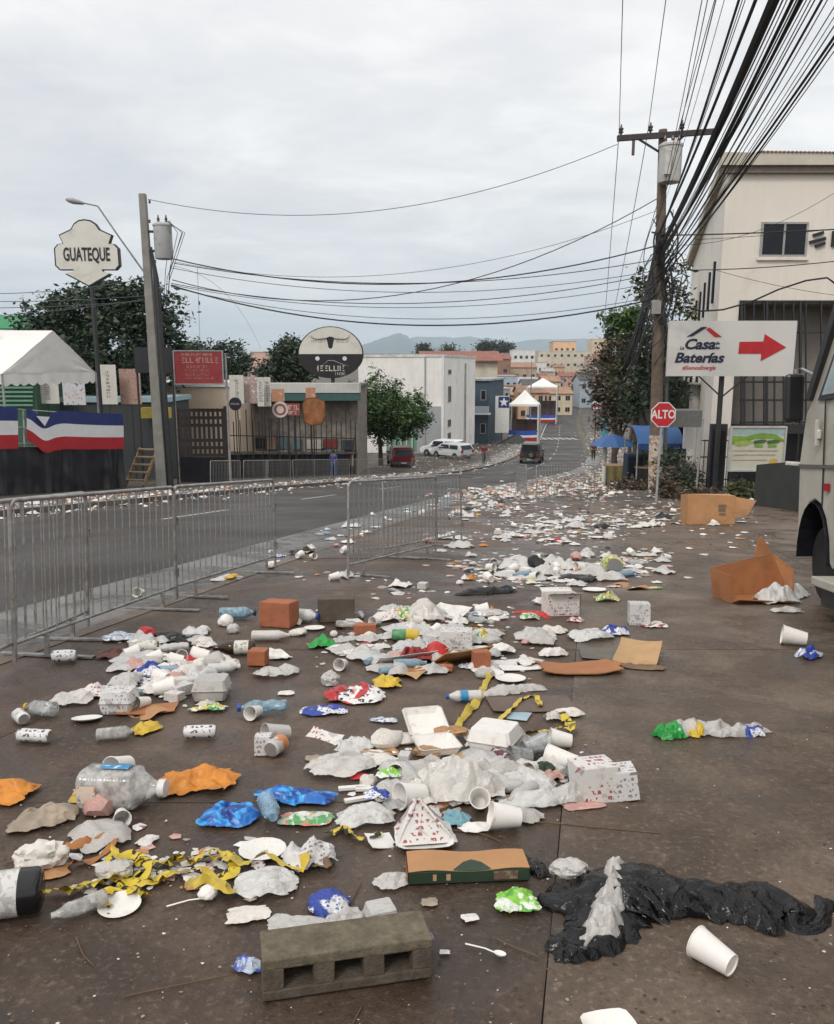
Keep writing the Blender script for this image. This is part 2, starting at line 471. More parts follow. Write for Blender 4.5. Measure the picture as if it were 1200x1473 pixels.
mb = MB()
ys = list(np.arange(-40, 100, 4.0))+list(np.arange(100, 460, 20.0))+[520, 640, 800, 1200, 2000, 4000, 8000, 14000, 26000]
xs = [-12000, -4000, -1500, -500, -150, -60, -20, 20, 60, 150, 500, 1500, 4000, 12000]
vs = [(x, y, gz(y)-0.12) for y in ys for x in xs]
nx = len(xs)
fs = [(j*nx+i, j*nx+i+1, (j+1)*nx+i+1, (j+1)*nx+i) for j in range(len(ys)-1) for i in range(nx-1)]
mb.add(vs, fs)
tag(mb.build('ground', m_ground), kind='structure')

def strip(name, fl, fr, y0, y1, dz, mat, step=2.0, thick=0.0, parent=None, ncol=1):
    mb = MB(); n = max(2, int((y1-y0)/step)+1); k = ncol+1
    vs = []
    for i in range(n):
        y = y0+(y1-y0)*i/(n-1)
        a, b_ = fl(y), fr(y)
        for j in range(k): vs.append((a+(b_-a)*j/ncol, y, gz(y)+dz))
    fs = [(i*k+j, i*k+j+1, (i+1)*k+j+1, (i+1)*k+j) for i in range(n-1) for j in range(ncol)]
    if thick:
        o = len(vs)
        vs += [(x, y, z-thick) for x, y, z in vs]
        for i in range(n-1):
            fs.append((i*k, (i+1)*k, o+(i+1)*k, o+i*k)); fs.append(((i+1)*k+ncol, i*k+ncol, o+i*k+ncol, o+(i+1)*k+ncol))
        fs.append((0, o, o+ncol, ncol))
    mb.add(vs, fs)
    o = mb.build(name, mat, parent)
    return o if parent is not None else tag(o, kind='structure')
road = strip('road', roadL, roadR, -38, 400, -0.030, m_asph, 2.0)
gutter = strip('gutter', lambda y: roadR(y)+0.004, lambda y: roadR(y)+1.15, -38, 80, -0.026, m_gut, 2.0)
def kerbR(y): return roadR(y)+1.15
strip('kerb', kerbR, lambda y: kerbR(y)+0.14, -38, 80, 0.004, m_lotR, 1.0, 0.05)
strip('verge', lambda y: kerbR(y)+0.14, lambda y: kerbR(y)+70, 22.5, 400, -0.004, m_verge, 2.0)
strip('kerb', lambda y: roadL(y)-0.15, roadL, -38, 400, 0.100, m_walk, 2.0, 0.16)
strip('sidewalk', lambda y: roadL(y)-2.4, lambda y: roadL(y)-0.15, -38, 400, 0.094, m_walk, 2.0)
strip('verge', lambda y: roadL(y)-80, lambda y: roadL(y)-2.4, -38, 400, 0.085, m_verge, 2.0)
# worn lane dashes, crosswalk
for k in range(24):
    y0 = -6.2+k*7.4
    if y0 > 160: break
    f = lambda y: (roadL(y)+roadR(y))/2
    strip('lane_dash', lambda y: f(y)-0.06, lambda y: f(y)+0.06, y0, y0+2.9, -0.024, m_paint, 1.0, parent=road)
for y in (117.0,):
    a, b_ = roadL(y), roadR(y)
    for i in range(7):
        x = a+0.5+i*(b_-a-1.0)/6
        strip('crosswalk_stripe', lambda q: x-0.25, lambda q: x+0.25, y, y+4.5, -0.024, m_paint, 1.5, parent=road)
strip('edge_line', lambda y: roadL(y)+0.25, lambda y: roadL(y)+0.42, 122, 300, -0.024, m_paint, 4, parent=road)

# the paved lot in the foreground: slabs with recessed joints
lot = strip('lot', lambda y: kerbR(y)+0.14, lambda y: kerbR(y)+26, -30, 22.5, -0.012, m_joint, 2.0)
def jx(c, y): return 0.28+0.222*(y-1.55)+c*2.55
rows = [-6.6, -4.3, -2.0, 0.36, 2.68, 4.97, 7.25, 9.6, 11.9, 14.2, 16.5, 18.9, 22.5]
rs = random.Random(3)
for c in range(-4, 9):
    for r_ in range(len(rows)-1):
        y0, y1 = rows[r_]+0.0015, rows[r_+1]-0.0015
        g = 0.0012
        n = 7
        def left(y): return max(jx(c, y)+g, kerbR(y)+0.146)
        def right(y): return jx(c+1, y)-g
        if right(y0) <= left(y0)+0.05 and right(y1) <= left(y1)+0.05: continue
        if left(y0) > 24: continue
        mb = MB(); vs = []; dz = rs.uniform(-0.003, 0.003)
        ring = []
        for i in range(n): y = y0+(y1-y0)*i/(n-1); ring.append((left(y)+rs.uniform(-.001, .002), y))
        top = []
        for i in range(1, n): x = left(y1)+(right(y1)-left(y1))*i/n; top.append((x, y1+rs.uniform(-.002, .001)))
        rr_ = []
        for i in range(n): y = y1+(y0-y1)*i/(n-1); rr_.append((max(right(y), left(y)+.01)+rs.uniform(-.002, .001), y))
        bot = []
        for i in range(1, n): x = right(y0)+(left(y0)-right(y0))*i/n; bot.append((x, y0+rs.uniform(-.001, .002)))
        ring = ring+top+rr_+bot
        k = len(ring)
        vs = [(x, y, gz(y)+dz) for x, y in ring]+[(x, y, gz(y)-0.03) for x, y in ring]
        mb.add(vs, [tuple(range(k))[::-1]]+[(i, (i+1) % k, k+(i+1) % k, k+i) for i in range(k)])
        mb.build('concrete_slab', m_lotR if c >= 0 else m_lotL, lot)

# ------------------------------------------------------------------ mountains on the horizon
def mountain(name, label, prof, Y, depth, seed, mat):
    us = [p[0] for p in prof]; tops = [p[1] for p in prof]
    mb = MB(); n = 90; rows_ = 9
    vs = []
    for j in range(rows_):
        q = j/(rows_-1)
        for i in range(n):
            u = us[0]+(us[-1]-us[0])*i/(n-1)
            vt = float(np.interp(u, us, tops))
            p = at(u, vt, Y)
            h = p.z+60
            s = math.sin(q*PI) if j else 0
            z = -60+h*(s**1.2)*(1+0.10*fbm((u*0.03, q*3, 0), seed, 4))+ (6*fbm((u*0.12, q*5, 2), seed, 3) if 0 < j < rows_-1 else 0)
            vs.append((p.x, Y+(q-0.5)*depth, z))
    fs = [(j*n+i, j*n+i+1, (j+1)*n+i+1, (j+1)*n+i) for j in range(rows_-1) for i in range(n-1)]
    mb.add(vs, fs)
    o = mb.build(name, mat, None, 60)
    return tag(o, kind='structure')
m_mtn = M('forest_slope', (0.055, 0.085, 0.06), 0.9, 0.4, 0.01)
mountain('mountain', '', [(430, 512), (500, 506), (520, 496), (545, 486), (560, 483), (570, 477), (577, 475), (586, 480), (593, 487), (600, 492), (640, 500), (700, 512)], 7600, 1500, 1, m_mtn)
mountain('mountain', '', [(560, 500), (590, 485), (615, 483), (640, 482), (660, 485), (700, 487), (730, 492), (770, 489), (800, 486), (840, 487), (870, 494), (930, 500), (1100, 506), (1300, 512)], 9800, 1800, 2, m_mtn)
mountain('mountain', '', [(-300, 512), (-100, 505), (100, 507), (300, 508), (420, 504), (520, 503), (600, 508)], 11000, 1800, 3, m_mtn)

# ------------------------------------------------------------------ generic builders for houses and trees
m_glass = M('dark_glass', (0.014, 0.017, 0.024), 0.25, 0.3, 3, spec=0.25)
m_frame = M('window_frame', (0.35, 0.35, 0.34), 0.5)
WIN = {}
def wallm(name, col, dirt=0.35):
    return M('wall_'+name, col, 0.8, 0.10, 0.5, 0.01, dirt=dirt*0.7, dirtcol=dk(col, 0.5), streak=.2)
def window(parent, x, z, w_, h_, y=0.0, rz=0.0, glass=None):
    """window with frame and a sunk pane; x,z is its lower left corner on the face y"""
    key = (round(w_, 2), round(h_, 2), glass.name if glass else '')
    if key not in WIN:
        f = MB(); t = min(0.07, w_*0.12)
        f.box(0, t, -0.06, 0.03, 0, h_); f.box(w_-t, w_, -0.06, 0.03, 0, h_); f.box(t, w_-t, -0.06, 0.03, 0, t); f.box(t, w_-t, -0.06, 0.03, h_-t, h_)
        if w_ > 0.8: f.box(w_/2-t/2, w_/2+t/2, -0.056, 0.02, t, h_-t)
        p = MB(); p.box(t, w_-t, -0.02, -0.006, t, h_-t)
        WIN[key] = (f.mesh('window', m_frame), p.mesh('pane', glass or m_glass))
    a = link('window', WIN[key][0], parent, (x, y, z), rz)
    b_ = link('pane', WIN[key][1], a)
    return a
def house(name, label, cat, u0, u1, vtop, Y, depth, wall, roof='flat', roofm=None, win=(1, 2), rise=1.2, group=None, rz=0.0, side=None, ov=0.3, base=None):
    c = at((u0+u1)/2, vtop, Y); s = mppY(Y)
    W = (u1-u0)*s; zb = gz(Y)-0.4 if base is None else base; H = c.z-zb
    t = thing(name, label, cat, (c.x, Y, zb), rz, group)
    mb = MB(); mb.box(-W/2, W/2, 0, depth, 0, H)
    mb.build('wall', wall, t)
    if roof == 'flat':
        q = MB(); q.box(-W/2-ov*0.4, W/2+ov*0.4, -ov*0.4, depth+ov*0.4, H+0.003, H+0.25); q.build('roof', roofm or wall, t)
    elif roof == 'gable_side':      # ridge parallel to the front
        q = MB(); q.add([(-W/2-ov, -ov, H-0.05), (W/2+ov, -ov, H-0.05), (W/2+ov, depth/2, H+rise), (-W/2-ov, depth/2, H+rise), (W/2+ov, depth+ov, H-0.05), (-W/2-ov, depth+ov, H-0.05),
                         (-W/2-ov, -ov, H+0.1), (W/2+ov, -ov, H+0.1), (W/2+ov, depth/2, H+rise+0.15), (-W/2-ov, depth/2, H+rise+0.15), (W/2+ov, depth+ov, H+0.1), (-W/2-ov, depth+ov, H+0.1)],
                        [(0, 1, 7, 6), (6, 7, 8, 9), (9, 8, 10, 11), (4, 5, 11, 10), (0, 6, 9, 3), (1, 2, 8, 7), (3, 9, 11, 5), (2, 4, 10, 8), (0, 3, 2, 1), (3, 5, 4, 2)])
        q.build('roof', roofm, t)
        g = MB(); g.add([(-W/2, 0.02, H), (-W/2, depth-0.02, H), (-W/2, depth/2, H+rise-0.1), (W/2, 0.02, H), (W/2, depth-0.02, H), (W/2, depth/2, H+rise-0.1)], [(0, 2, 1), (3, 4, 5)])
        g.build('gable_wall', wall, t)
    elif roof == 'gable_front':
        q = MB(); q.prism([(-W/2-ov, H-0.1), (0, H+rise), (W/2+ov, H-0.1), (W/2+ov, H+0.05), (0, H+rise+0.15), (-W/2-ov, H+0.05)], -ov, depth+ov)
        q.build('roof', roofm, t)
        g = MB(); g.prism([(-W/2+.02, H), (W/2-.02, H), (0, H+rise-0.08)], 0.02, 0.2); g.build('gable_wall', wall, t)
    nr, nc = win
    if nr*nc:
        fh = H/nr if nr > 1 else H; ww = min(1.3, W/nc*0.5); wh = min(1.3, fh*0.42)
        for r_ in range(nr):
            for k in range(nc):
                window(t, -W/2+W*(k+0.5)/nc-ww/2, r_*fh+fh*0.42, ww, wh)
    return t, W, H

m_bark = M('bark', (0.10, 0.075, 0.055), 0.9, 0.35, 9, 0.02)
def leafm(name, col):
    if name in MATS: return MATS[name]
    m, t, b = new_mat(name)
    g = N(t, 'ShaderNodeNewGeometry')
    c = rampn(t, g.outputs['Random Per Island'], [(0.0, dk(col, 0.5)), (0.45, col), (0.85, dk(col, 1.45)), (1.0, (col[0]*2.6, col[1]*1.9, col[2]*1.2))])
    t.links.new(c, b.inputs['Base Color']); b.inputs['Roughness'].default_value = 0.55
    b.inputs['Subsurface Weight'].default_value = 0.0
    MATS[name] = m
    return m
def crown_mesh(blobs, n, leaf, seed, mat, droop=0.0):
    """leaf-sized faces gathered in twig clumps spread through the crown's lobes"""
    rg = np.random.default_rng(seed)
    vol = np.array([b[3]*b[4]*b[5] for b in blobs]); vol = vol/vol.sum()
    per = 26
    nc = max(1, n//per)
    which = rg.choice(len(blobs), nc, p=vol)
    d = rg.normal(size=(nc, 3)); d /= np.linalg.norm(d, axis=1)[:, None]
    rad = rg.uniform(0.35, 1.0, nc)**0.5
    B = np.array(blobs)
    cen = B[which, :3]+d*rad[:, None]*B[which, 3:6]*(1+0.18*rg.normal(size=(nc, 1)))
    ax = rg.normal(size=(nc, 3)); ax /= np.linalg.norm(ax, axis=1)[:, None]
    sz = leaf*rg.uniform(2.2, 4.4, nc)
    P = cen[:, None, :]+rg.normal(size=(nc, per, 3))*sz[:, None, None]*np.array([0.55, 0.55, 0.42])
    P = P.reshape(-1, 3)
    P[:, 2] -= droop*np.abs(rg.normal(size=len(P)))
    k = len(P)
    a = rg.normal(size=(k, 3)); a[:, 2] *= 0.5; a /= np.linalg.norm(a, axis=1)[:, None]
    c = rg.normal(size=(k, 3)); c -= (c*a).sum(1)[:, None]*a; c /= np.linalg.norm(c, axis=1)[:, None]
    l = leaf*(rg.uniform(0.5, 1.35, nc).repeat(per)*rg.uniform(0.6, 1.3, k))[:, None]; w_ = l*rg.uniform(.35, .6, k)[:, None]
    V = np.stack([P-a*l, P-c*w_, P+a*l, P+c*w_], 1).reshape(-1, 3)
    me = bpy.data.meshes.new('crown')
    me.vertices.add(4*k); me.vertices.foreach_set('co', V.ravel())
    me.loops.add(4*k); me.loops.foreach_set('vertex_index', np.arange(4*k))
    me.polygons.add(k); me.polygons.foreach_set('loop_start', np.arange(k)*4); me.polygons.foreach_set('loop_total', np.full(k, 4))
    me.update(calc_edges=True); me.validate()
    me.materials.append(mat)
    return me
def tree(name, label, base, H, blobs, n, leaf, seed, lm, trunk_r=0.18, fork=0.45, group=None, cat='tree', droop=0.0, bark=None):
    """blobs are given relative to the tree's foot"""
    t = thing(name, label, cat, base, 0, group)
    rg = random.Random(seed)
    mb = MB()
    fz = H*fork
    top = Vector((rg.uniform(-.2, .2), rg.uniform(-.2, .2), fz))
    mb.tube([(0, 0, -0.2), (0.02*H*rg.uniform(-1, 1), 0, fz*0.5), top], [trunk_r*1.25, trunk_r, trunk_r*0.8], 8)
    for b_ in blobs:
        e = Vector(b_[:3]); mid = top.lerp(e, 0.5)+Vector((rg.uniform(-.3, .3), rg.uniform(-.3, .3), 0.1))
        mb.tube([top-Vector((0, 0, 0.1)), mid, e], [trunk_r*0.55, trunk_r*0.35, trunk_r*0.12], 6)
        for q in range(3):
            d = Vector((rg.gauss(0, 1), rg.gauss(0, 1), rg.uniform(0, 1))).normalized()
            f = mid.lerp(e, rg.uniform(0.1, .8))
            mb.tube([f, f+Vector((d.x*b_[3], d.y*b_[4], d.z*b_[5]))*0.75], [trunk_r*0.2, trunk_r*0.05], 5)
    mb.build('trunk', bark or m_bark, t, 60)
    o = link('crown', crown_mesh(blobs, n, leaf, seed, lm), t)
    o['kind'] = 'stuff'
    return t
def blobs_px(base, Y, lst):
    """lobes given as picture boxes (u, v, half width px, half height px, depth shift m)"""
    s = mppY(Y); r_ = []
    for u, v, a, b_, dy in lst:
        p = at(u, v, Y)-Vector(base)
        r_.append((p.x, dy, p.z, a*s, (a+b_)/2*s, b_*s))
    return r_
lf_dark = leafm('leaf_dark', (0.026, 0.047, 0.025)); lf_mid = leafm('leaf_mid', (0.046, 0.10, 0.022)); lf_olive = leafm('leaf_olive', (0.055, 0.065, 0.022))
lf_brown = leafm('leaf_brownish', (0.075, 0.055, 0.035)); lf_far = leafm('leaf_far', (0.03, 0.05, 0.028))

# ------------------------------------------------------------------ the far town
wc = {k: wallm(k, c) for k, c in dict(cream=(0.62, 0.55, 0.44), white=(0.74, 0.73, 0.70), orange=(0.66, 0.42, 0.25), salmon=(0.56, 0.36, 0.29), yellow=(0.66, 0.56, 0.40), grey=(0.34, 0.34, 0.34),
       blue=(0.055, 0.085, 0.115), paleblue=(0.40, 0.48, 0.55), brick=(0.30, 0.17, 0.125), pink=(0.66, 0.44, 0.36), tan=(0.50, 0.40, 0.28), green=(0.15, 0.35, 0.22)).items()}
rf = {k: M('roof_'+k, c, 0.75, 0.3, 1.5, 0.02, dirt=0.5, dirtcol=dk(c, 0.5)) for k, c in dict(red=(0.29, 0.11, 0.075), rust=(0.29, 0.17, 0.115), zinc=(0.42, 0.43, 0.44), orange=(0.38, 0.22, 0.14), dark=(0.09, 0.085, 0.08), green=(0.03, 0.26, 0.10), white=(0.72, 0.72, 0.70), salmon=(0.5, 0.25, 0.18)).items()}
far = [ # label, u0,u1, vtop, Y, depth, wall, roof, roofm, windows
 ('orange upper storey block above the cream roofs far down the street', 797, 829, 491, 430, 14, 'orange', 'flat', 'orange', (3, 4)),
 ('long pale cream building with flat roof under the mountains', 775, 852, 505, 415, 16, 'cream', 'flat', 'white', (4, 8)),
 ('tall yellow tower block at the far end of town', 853, 880, 487, 440, 14, 'yellow', 'flat', 'white', (5, 3)),
 ('salmon pink building next to the dark street trees', 850, 905, 512, 360, 14, 'salmon', 'flat', 'salmon', (3, 5)),
 ('orange red walled house where the street ends', 806, 868, 541, 335, 12, 'salmon', 'gable_side', 'red', (2, 5)),
 ('white house with white parapet between orange roofs', 738, 770, 503, 350, 12, 'white', 'flat', 'white', (3, 4)),
 ('house under a broad orange tile roof', 716, 772, 528, 270, 12, 'tan', 'gable_side', 'orange', (2, 5)),
 ('red roofed house with red banner on the ridge', 688, 735, 516, 255, 12, 'brick', 'gable_side', 'red', (2, 3)),
 ('cream house with rust roof', 664, 712, 540, 190, 12, 'cream', 'gable_side', 'rust', (2, 4)),
 ('dark fronted shop row under the orange roofs', 768, 812, 545, 262, 10, 'grey', 'flat', 'dark', (2, 5)),
 ('pale blue building with white vertical stripes', 718, 745, 541, 205, 12, 'paleblue', 'flat', 'zinc', (2, 3)),
 ('small grey house behind the second white tent', 745, 775, 551, 232, 10, 'grey', 'gable_side', 'zinc', (2, 2)),
 ('tan house with dark roof beside the far tent', 772, 800, 561, 215, 9, 'tan', 'gable_side', 'dark', (1, 3)),
 ('brick red shop front at the roadside', 696, 722, 566, 150, 10, 'brick', 'flat', 'dark', (2, 2)),
 ('pink house among trees behind the tree tops', 360, 398, 506, 150, 12, 'pink', 'flat', 'white', (2, 2)),
 ('beige flat roofed house behind the white warehouse', 524, 600, 510, 140, 14, 'pink', 'flat', 'zinc', (1, 4)),
]
for lab, u0, u1, vt, Y, dep, wl, rt, rm, wn in far:
    house('house', lab, 'house', u0, u1, vt, Y, dep, wc[wl], rt, rf[rm], wn, 1.6 if rt != 'flat' else 0)
house('warehouse', 'long building under a red metal roof behind the white warehouse', 'building', 610, 716, 519, 125, 14, wc['cream'], 'gable_side', rf['red'], (1, 6), 1.5, ov=0.8)
rg = random.Random(11)
kinds = [('cream', 'rust'), ('salmon', 'red'), ('white', 'zinc'), ('yellow', 'orange'), ('grey', 'zinc'), ('orange', 'rust'), ('paleblue', 'dark'), ('tan', 'red')]
for k in range(60):
    wl, rm = kinds[k % 8]
    u = rg.uniform(668, 806); Y = rg.uniform(170, 430)
    if k % 5 == 0: u = rg.uniform(845, 900); Y = rg.uniform(230, 430)
    vt = np.interp(Y, [170, 300, 430], [566, 540, 520])+rg.uniform(-7, 7)
    wdt = rg.uniform(14, 30)*300/Y
    house('house', 'small %s walled house with %s roof in the crowded far town' % (wl.replace('paleblue', 'pale blue'), {'zinc': 'grey metal'}.get(rm, rm)), 'house', u-wdt/2, u+wdt/2, vt, Y, 10, wc[wl], rg.choice(['flat', 'gable_side', 'gable_side']), rf[rm], (2, 3), 1.4, 'houses crowded in the far town')
# far trees between the roofs
for k, (u, v, a, b_, Y) in enumerate([(700, 499, 14, 6, 420), (648, 508, 16, 12, 170), (842, 548, 16, 20, 300), (862, 545, 22, 32, 240), (830, 565, 12, 10, 310), (724, 500, 12, 5, 430), (880, 560, 20, 30, 200), (610, 505, 10, 8, 300)]):
    p = at(u, v, Y); base = Vector((p.x, Y, gz(Y)-0.1)); s = mppY(Y)
    tree('tree', ['round dark tree rising over the far roofs', 'bushy tree behind the red metal roof', 'dark street tree beside the far end of the road', 'tall dense tree on the roadside before the salmon building', 'low dark tree where the road narrows', 'wide flat crowned tree on the far ridge', 'dense dark tree lining the right of the street', 'small tree beyond the white warehouse'][k], base, p.z-base.z, [(0, 0, p.z-base.z, a*s, a*s, b_*s), (a*s*0.4, 0, p.z-base.z-b_*s*0.6, a*s*0.7, a*s*0.6, b_*s*0.6)], 1500, 0.45*Y/250, 40+k, lf_far, 0.25)

# ------------------------------------------------------------------ crowd barricades
m_galv = M('galvanised_steel', (0.38, 0.37, 0.36), 0.42, 0.35, 18, metal=0.7, dirt=0.45, dirtcol=(0.16, 0.13, 0.10))
def make_barricade(label, group):
    t = thing('crowd_barricade', label, 'barricade', (0, 0, 0), 0, group)
    L_, H_, r_ = 2.1, 1.0, 0.055
    pts = [(0, 0, 0.04), (0, 0, H_-r_)]
    for k in range(1, 5): a = PI/2*k/4; pts.append((r_-r_*math.cos(a), 0, H_-r_+r_*math.sin(a)))
    for k in range(0, 5): a = PI/2*k/4; pts.append((L_-r_+r_*math.sin(a), 0, H_-r_+r_*math.cos(a)))
    pts.append((L_, 0, 0.04))
    f = MB(); f.tube(pts, 0.0145, 8); f.build('frame', m_galv, t, 60)
    f = MB(); f.tube([(0.012, 0, 0.15), (L_-0.012, 0, 0.15)], 0.012, 8); f.build('bottom_rail', m_galv, t, 60)
    bm_ = MB(); bm_.tube([(0, 0, 0.15), (0, 0, H_-0.008)], 0.0056, 6, False)
    bme = bm_.mesh('bar', m_galv, 60)
    n = 19
    for k in range(n): link('bar', bme, t, (L_*(k+1)/(n+1), 0, 0))
    for x in (0.28, L_-0.28):
        f = MB(); f.beam((x, -0.34, 0.012), (x, 0.30, 0.012), 0.045, 0.012); f.beam((x, -0.02, 0.012), (x, -0.02, 0.15), 0.03, 0.012)
        f.build('foot', m_galv, t)
    for z in (0.30, 0.74):
        f = MB(); f.tube([(L_+0.017, 0, z), (L_+0.05, 0, z), (L_+0.055, 0, z-0.07)], 0.007, 5); f.build('hook', m_galv, t, 60)
    return t
def frame_rot(d, y):
    """axes with x along d and z square to the street surface"""
    x = Vector(d).normalized(); up = Vector((0, -slope(y), 1)).normalized()
    z = (up-x*up.dot(x)).normalized(); yv = z.cross(x)
    return Matrix((x, yv, z)).transposed()
b0 = make_barricade('steel crowd barricade at the pavement edge beside the gutter', 'barricades in the near row')
def put_barricade(o, a, b_, label=None, group=None, lean=0.0, dz=0.0):
    a = Vector(a); b_ = Vector(b_)
    a.z = gz(a.y)+dz; b_.z = gz(b_.y)+dz
    m = frame_rot(b_-a, (a.y+b_.y)/2) @ Matrix.Rotation(lean, 3, 'X')
    o.matrix_basis = Matrix.Translation(a) @ m.to_4x4()
    if label: o['label'] = label
    if group: o['group'] = group
near = [(gp(-168, 1052), gp(14, 963), 'steel crowd barricade at the bend of the near row, hooked to the next', 0.01),
        (gp(22, 961), gp(247, 871), 'steel crowd barricade standing over the red capped bottle and black bag', 0.0),
        (gp(255, 867), gp(404, 816), 'steel crowd barricade ending at the gap in the near row', -0.015),
        (gp(501, 833), gp(634, 798), 'steel crowd barricade standing alone past the gap, litter around its foot', 0.01),
        (gp(553, 806), gp(660, 783), 'steel crowd barricade overlapping behind another one past the gap', -0.02),
        (gp(744, 712), gp(772, 722), 'crooked steel barricade turned across the pavement before the litter field', 0.03),
        (gp(772, 722), gp(853, 719), 'steel barricade facing the street in front of the dense litter', -0.03)]
for i, (a, b_, lab, ln) in enumerate(near):
    o = b0 if i == 0 else copy_tree(b0)
    put_barricade(o, a, b_, lab, 'barricades in the near row', ln)
y = 27.0; k = 0
rb = random.Random(5)
while y < 66:
    a = Vector((roadL(y)-0.75+rb.uniform(-.1, .1), y, 0)); y2 = y+2.04
    b_ = Vector((roadL(y2)-0.75+rb.uniform(-.1, .1), y2, 0))
    if not (44 < y < 47):
        o = copy_tree(b0)
        put_barricade(o, a, b_, 'steel barricade in the row along the far kerb before the shops', 'barricades along the far kerb', rb.uniform(-.03, .03), 0.094)
    y = y2+0.12; k += 1

# ------------------------------------------------------------------ left side: stage with flags and marquee
m_black = M('black_tarp', (0.012, 0.013, 0.018), 0.32, 0.4, 3, 0.01)
m_wood = M('bare_wood', (0.30, 0.20, 0.10), 0.7, 0.35, 5, 0.01)
m_dsteel = M('dark_steel', (0.03, 0.03, 0.032), 0.5, 0.3, 8)
m_steel = M('grey_paint_steel', (0.33, 0.34, 0.34), 0.5, 0.2, 8, dirt=0.3)
m_canvas = M('white_canvas', (0.78, 0.77, 0.74), 0.7, 0.06, 1.2, 0.01, dirt=0.18, dirtcol=(0.5, 0.49, 0.46))
fl_b = M('flag_blue', (0.020, 0.035, 0.16), 0.7, 0.12, 6); fl_w = M('flag_white', (0.74, 0.74, 0.76), 0.7, 0.06, 6); fl_r = M('flag_red', (0.42, 0.018, 0.028), 0.7, 0.12, 6)
SA = Vector((-13.4, 20.0, 0)); SB = Vector((-10.75, 29.0, 0)); SA.z = gz(20)+.085; SB.z = gz(29)+.085
SL = (SB-SA).length
SR = frame_rot(SB-SA, 25)      # local x along the front, local y away from the street
st = thing('stage', 'raised platform skirted in black tarp, hung with tricolour flags', 'stage', SA, 0, None, SR)
mb = MB(); mb.box(0, SL, 0.10, 4.2, 1.36, 1.46); mb.build('deck', m_wood, st)
def skirtf(u, v):
    x = u*SL
    fold = 0.05*math.sin(x*5.1+1.5*math.sin(x*1.3))+0.035*math.sin(x*11+2*math.sin(x*2.1))+0.05*fbm((x*1.4, v*2.2, 0), 4, 3)
    return (x, 0.02+fold*(0.35+0.65*(1-v))-0.05*(1-v), 0.01+v*1.44)
mb = MB(); mb.grid(skirtf, 240, 16); mb.build('skirt', m_black, st, 179)
def skirt2(u, v):
    y_ = u*4.1; f = 0.05*math.sin(y_*6)+0.04*fbm((y_*2, v*2, 3), 5, 3)
    return (SL+0.03+f*(1-v), y_+0.02, 0.01+v*1.44)
mb = MB(); mb.grid(skirt2, 60, 10); mb.build('skirt', m_black, st, 179)
for x in np.linspace(0.05, SL-0.05, 7):
    mb = MB(); mb.tube([(x, 0.06, 1.46), (x, 0.06, 2.62)], 0.03, 8); mb.build('rail_post', m_steel, st, 60)
for z in (2.60, 2.05, 1.55):
    mb = MB(); mb.tube([(0, 0.06, z), (SL, 0.06, z)], 0.022, 8); mb.build('rail', m_steel, st, 60)
def flag(x0, x1, top, label, seed, drop=0.0):
    def f(u, v):
        x = x0+(x1-x0)*u
        sag = drop*math.exp(-((u-0.16)/0.10)**2)
        z = top-(1-v)*1.26-sag*0.25-0.04*math.sin(u*PI)
        if drop and u < 0.3: z = z + (1-v)*0.25*(1-u/0.3)
        return (x+0.05*fbm((u*4, v, 1), seed, 2), -0.04-0.03*abs(fbm((u*7, v*1.5, 0), seed, 3))-0.02*math.sin(u*19+v*2), z)
    mb = MB(); nu, nv = 60, 19
    mb.grid(f, nu, nv)
    mb.m = [2 if (i//(nu-1)) < 6 else (1 if (i//(nu-1)) < 12 else 0) for i in range(len(mb.f))]
    o = mb.build('flag', [fl_b, fl_w, fl_r], None, 179)
    o.matrix_basis = Matrix.Translation(SA) @ SR.to_4x4()
    return tag(o, label, 'flag')
flag(0.0, 4.35, 2.66, 'blue white and red cloth tied along the stage rail, half hidden by the post', 1)
fl2 = flag(4.7, SL-0.02, 2.70, 'sagging tricolour flag with a white triangle in its blue corner', 2, 1.0)
mb = MB(); mb.add([(5.05, -0.115, 2.42), (5.62, -0.125, 2.42), (5.40, -0.12, 2.12)], [(0, 1, 2)])
mb.build('flag_emblem', fl_w, fl2)
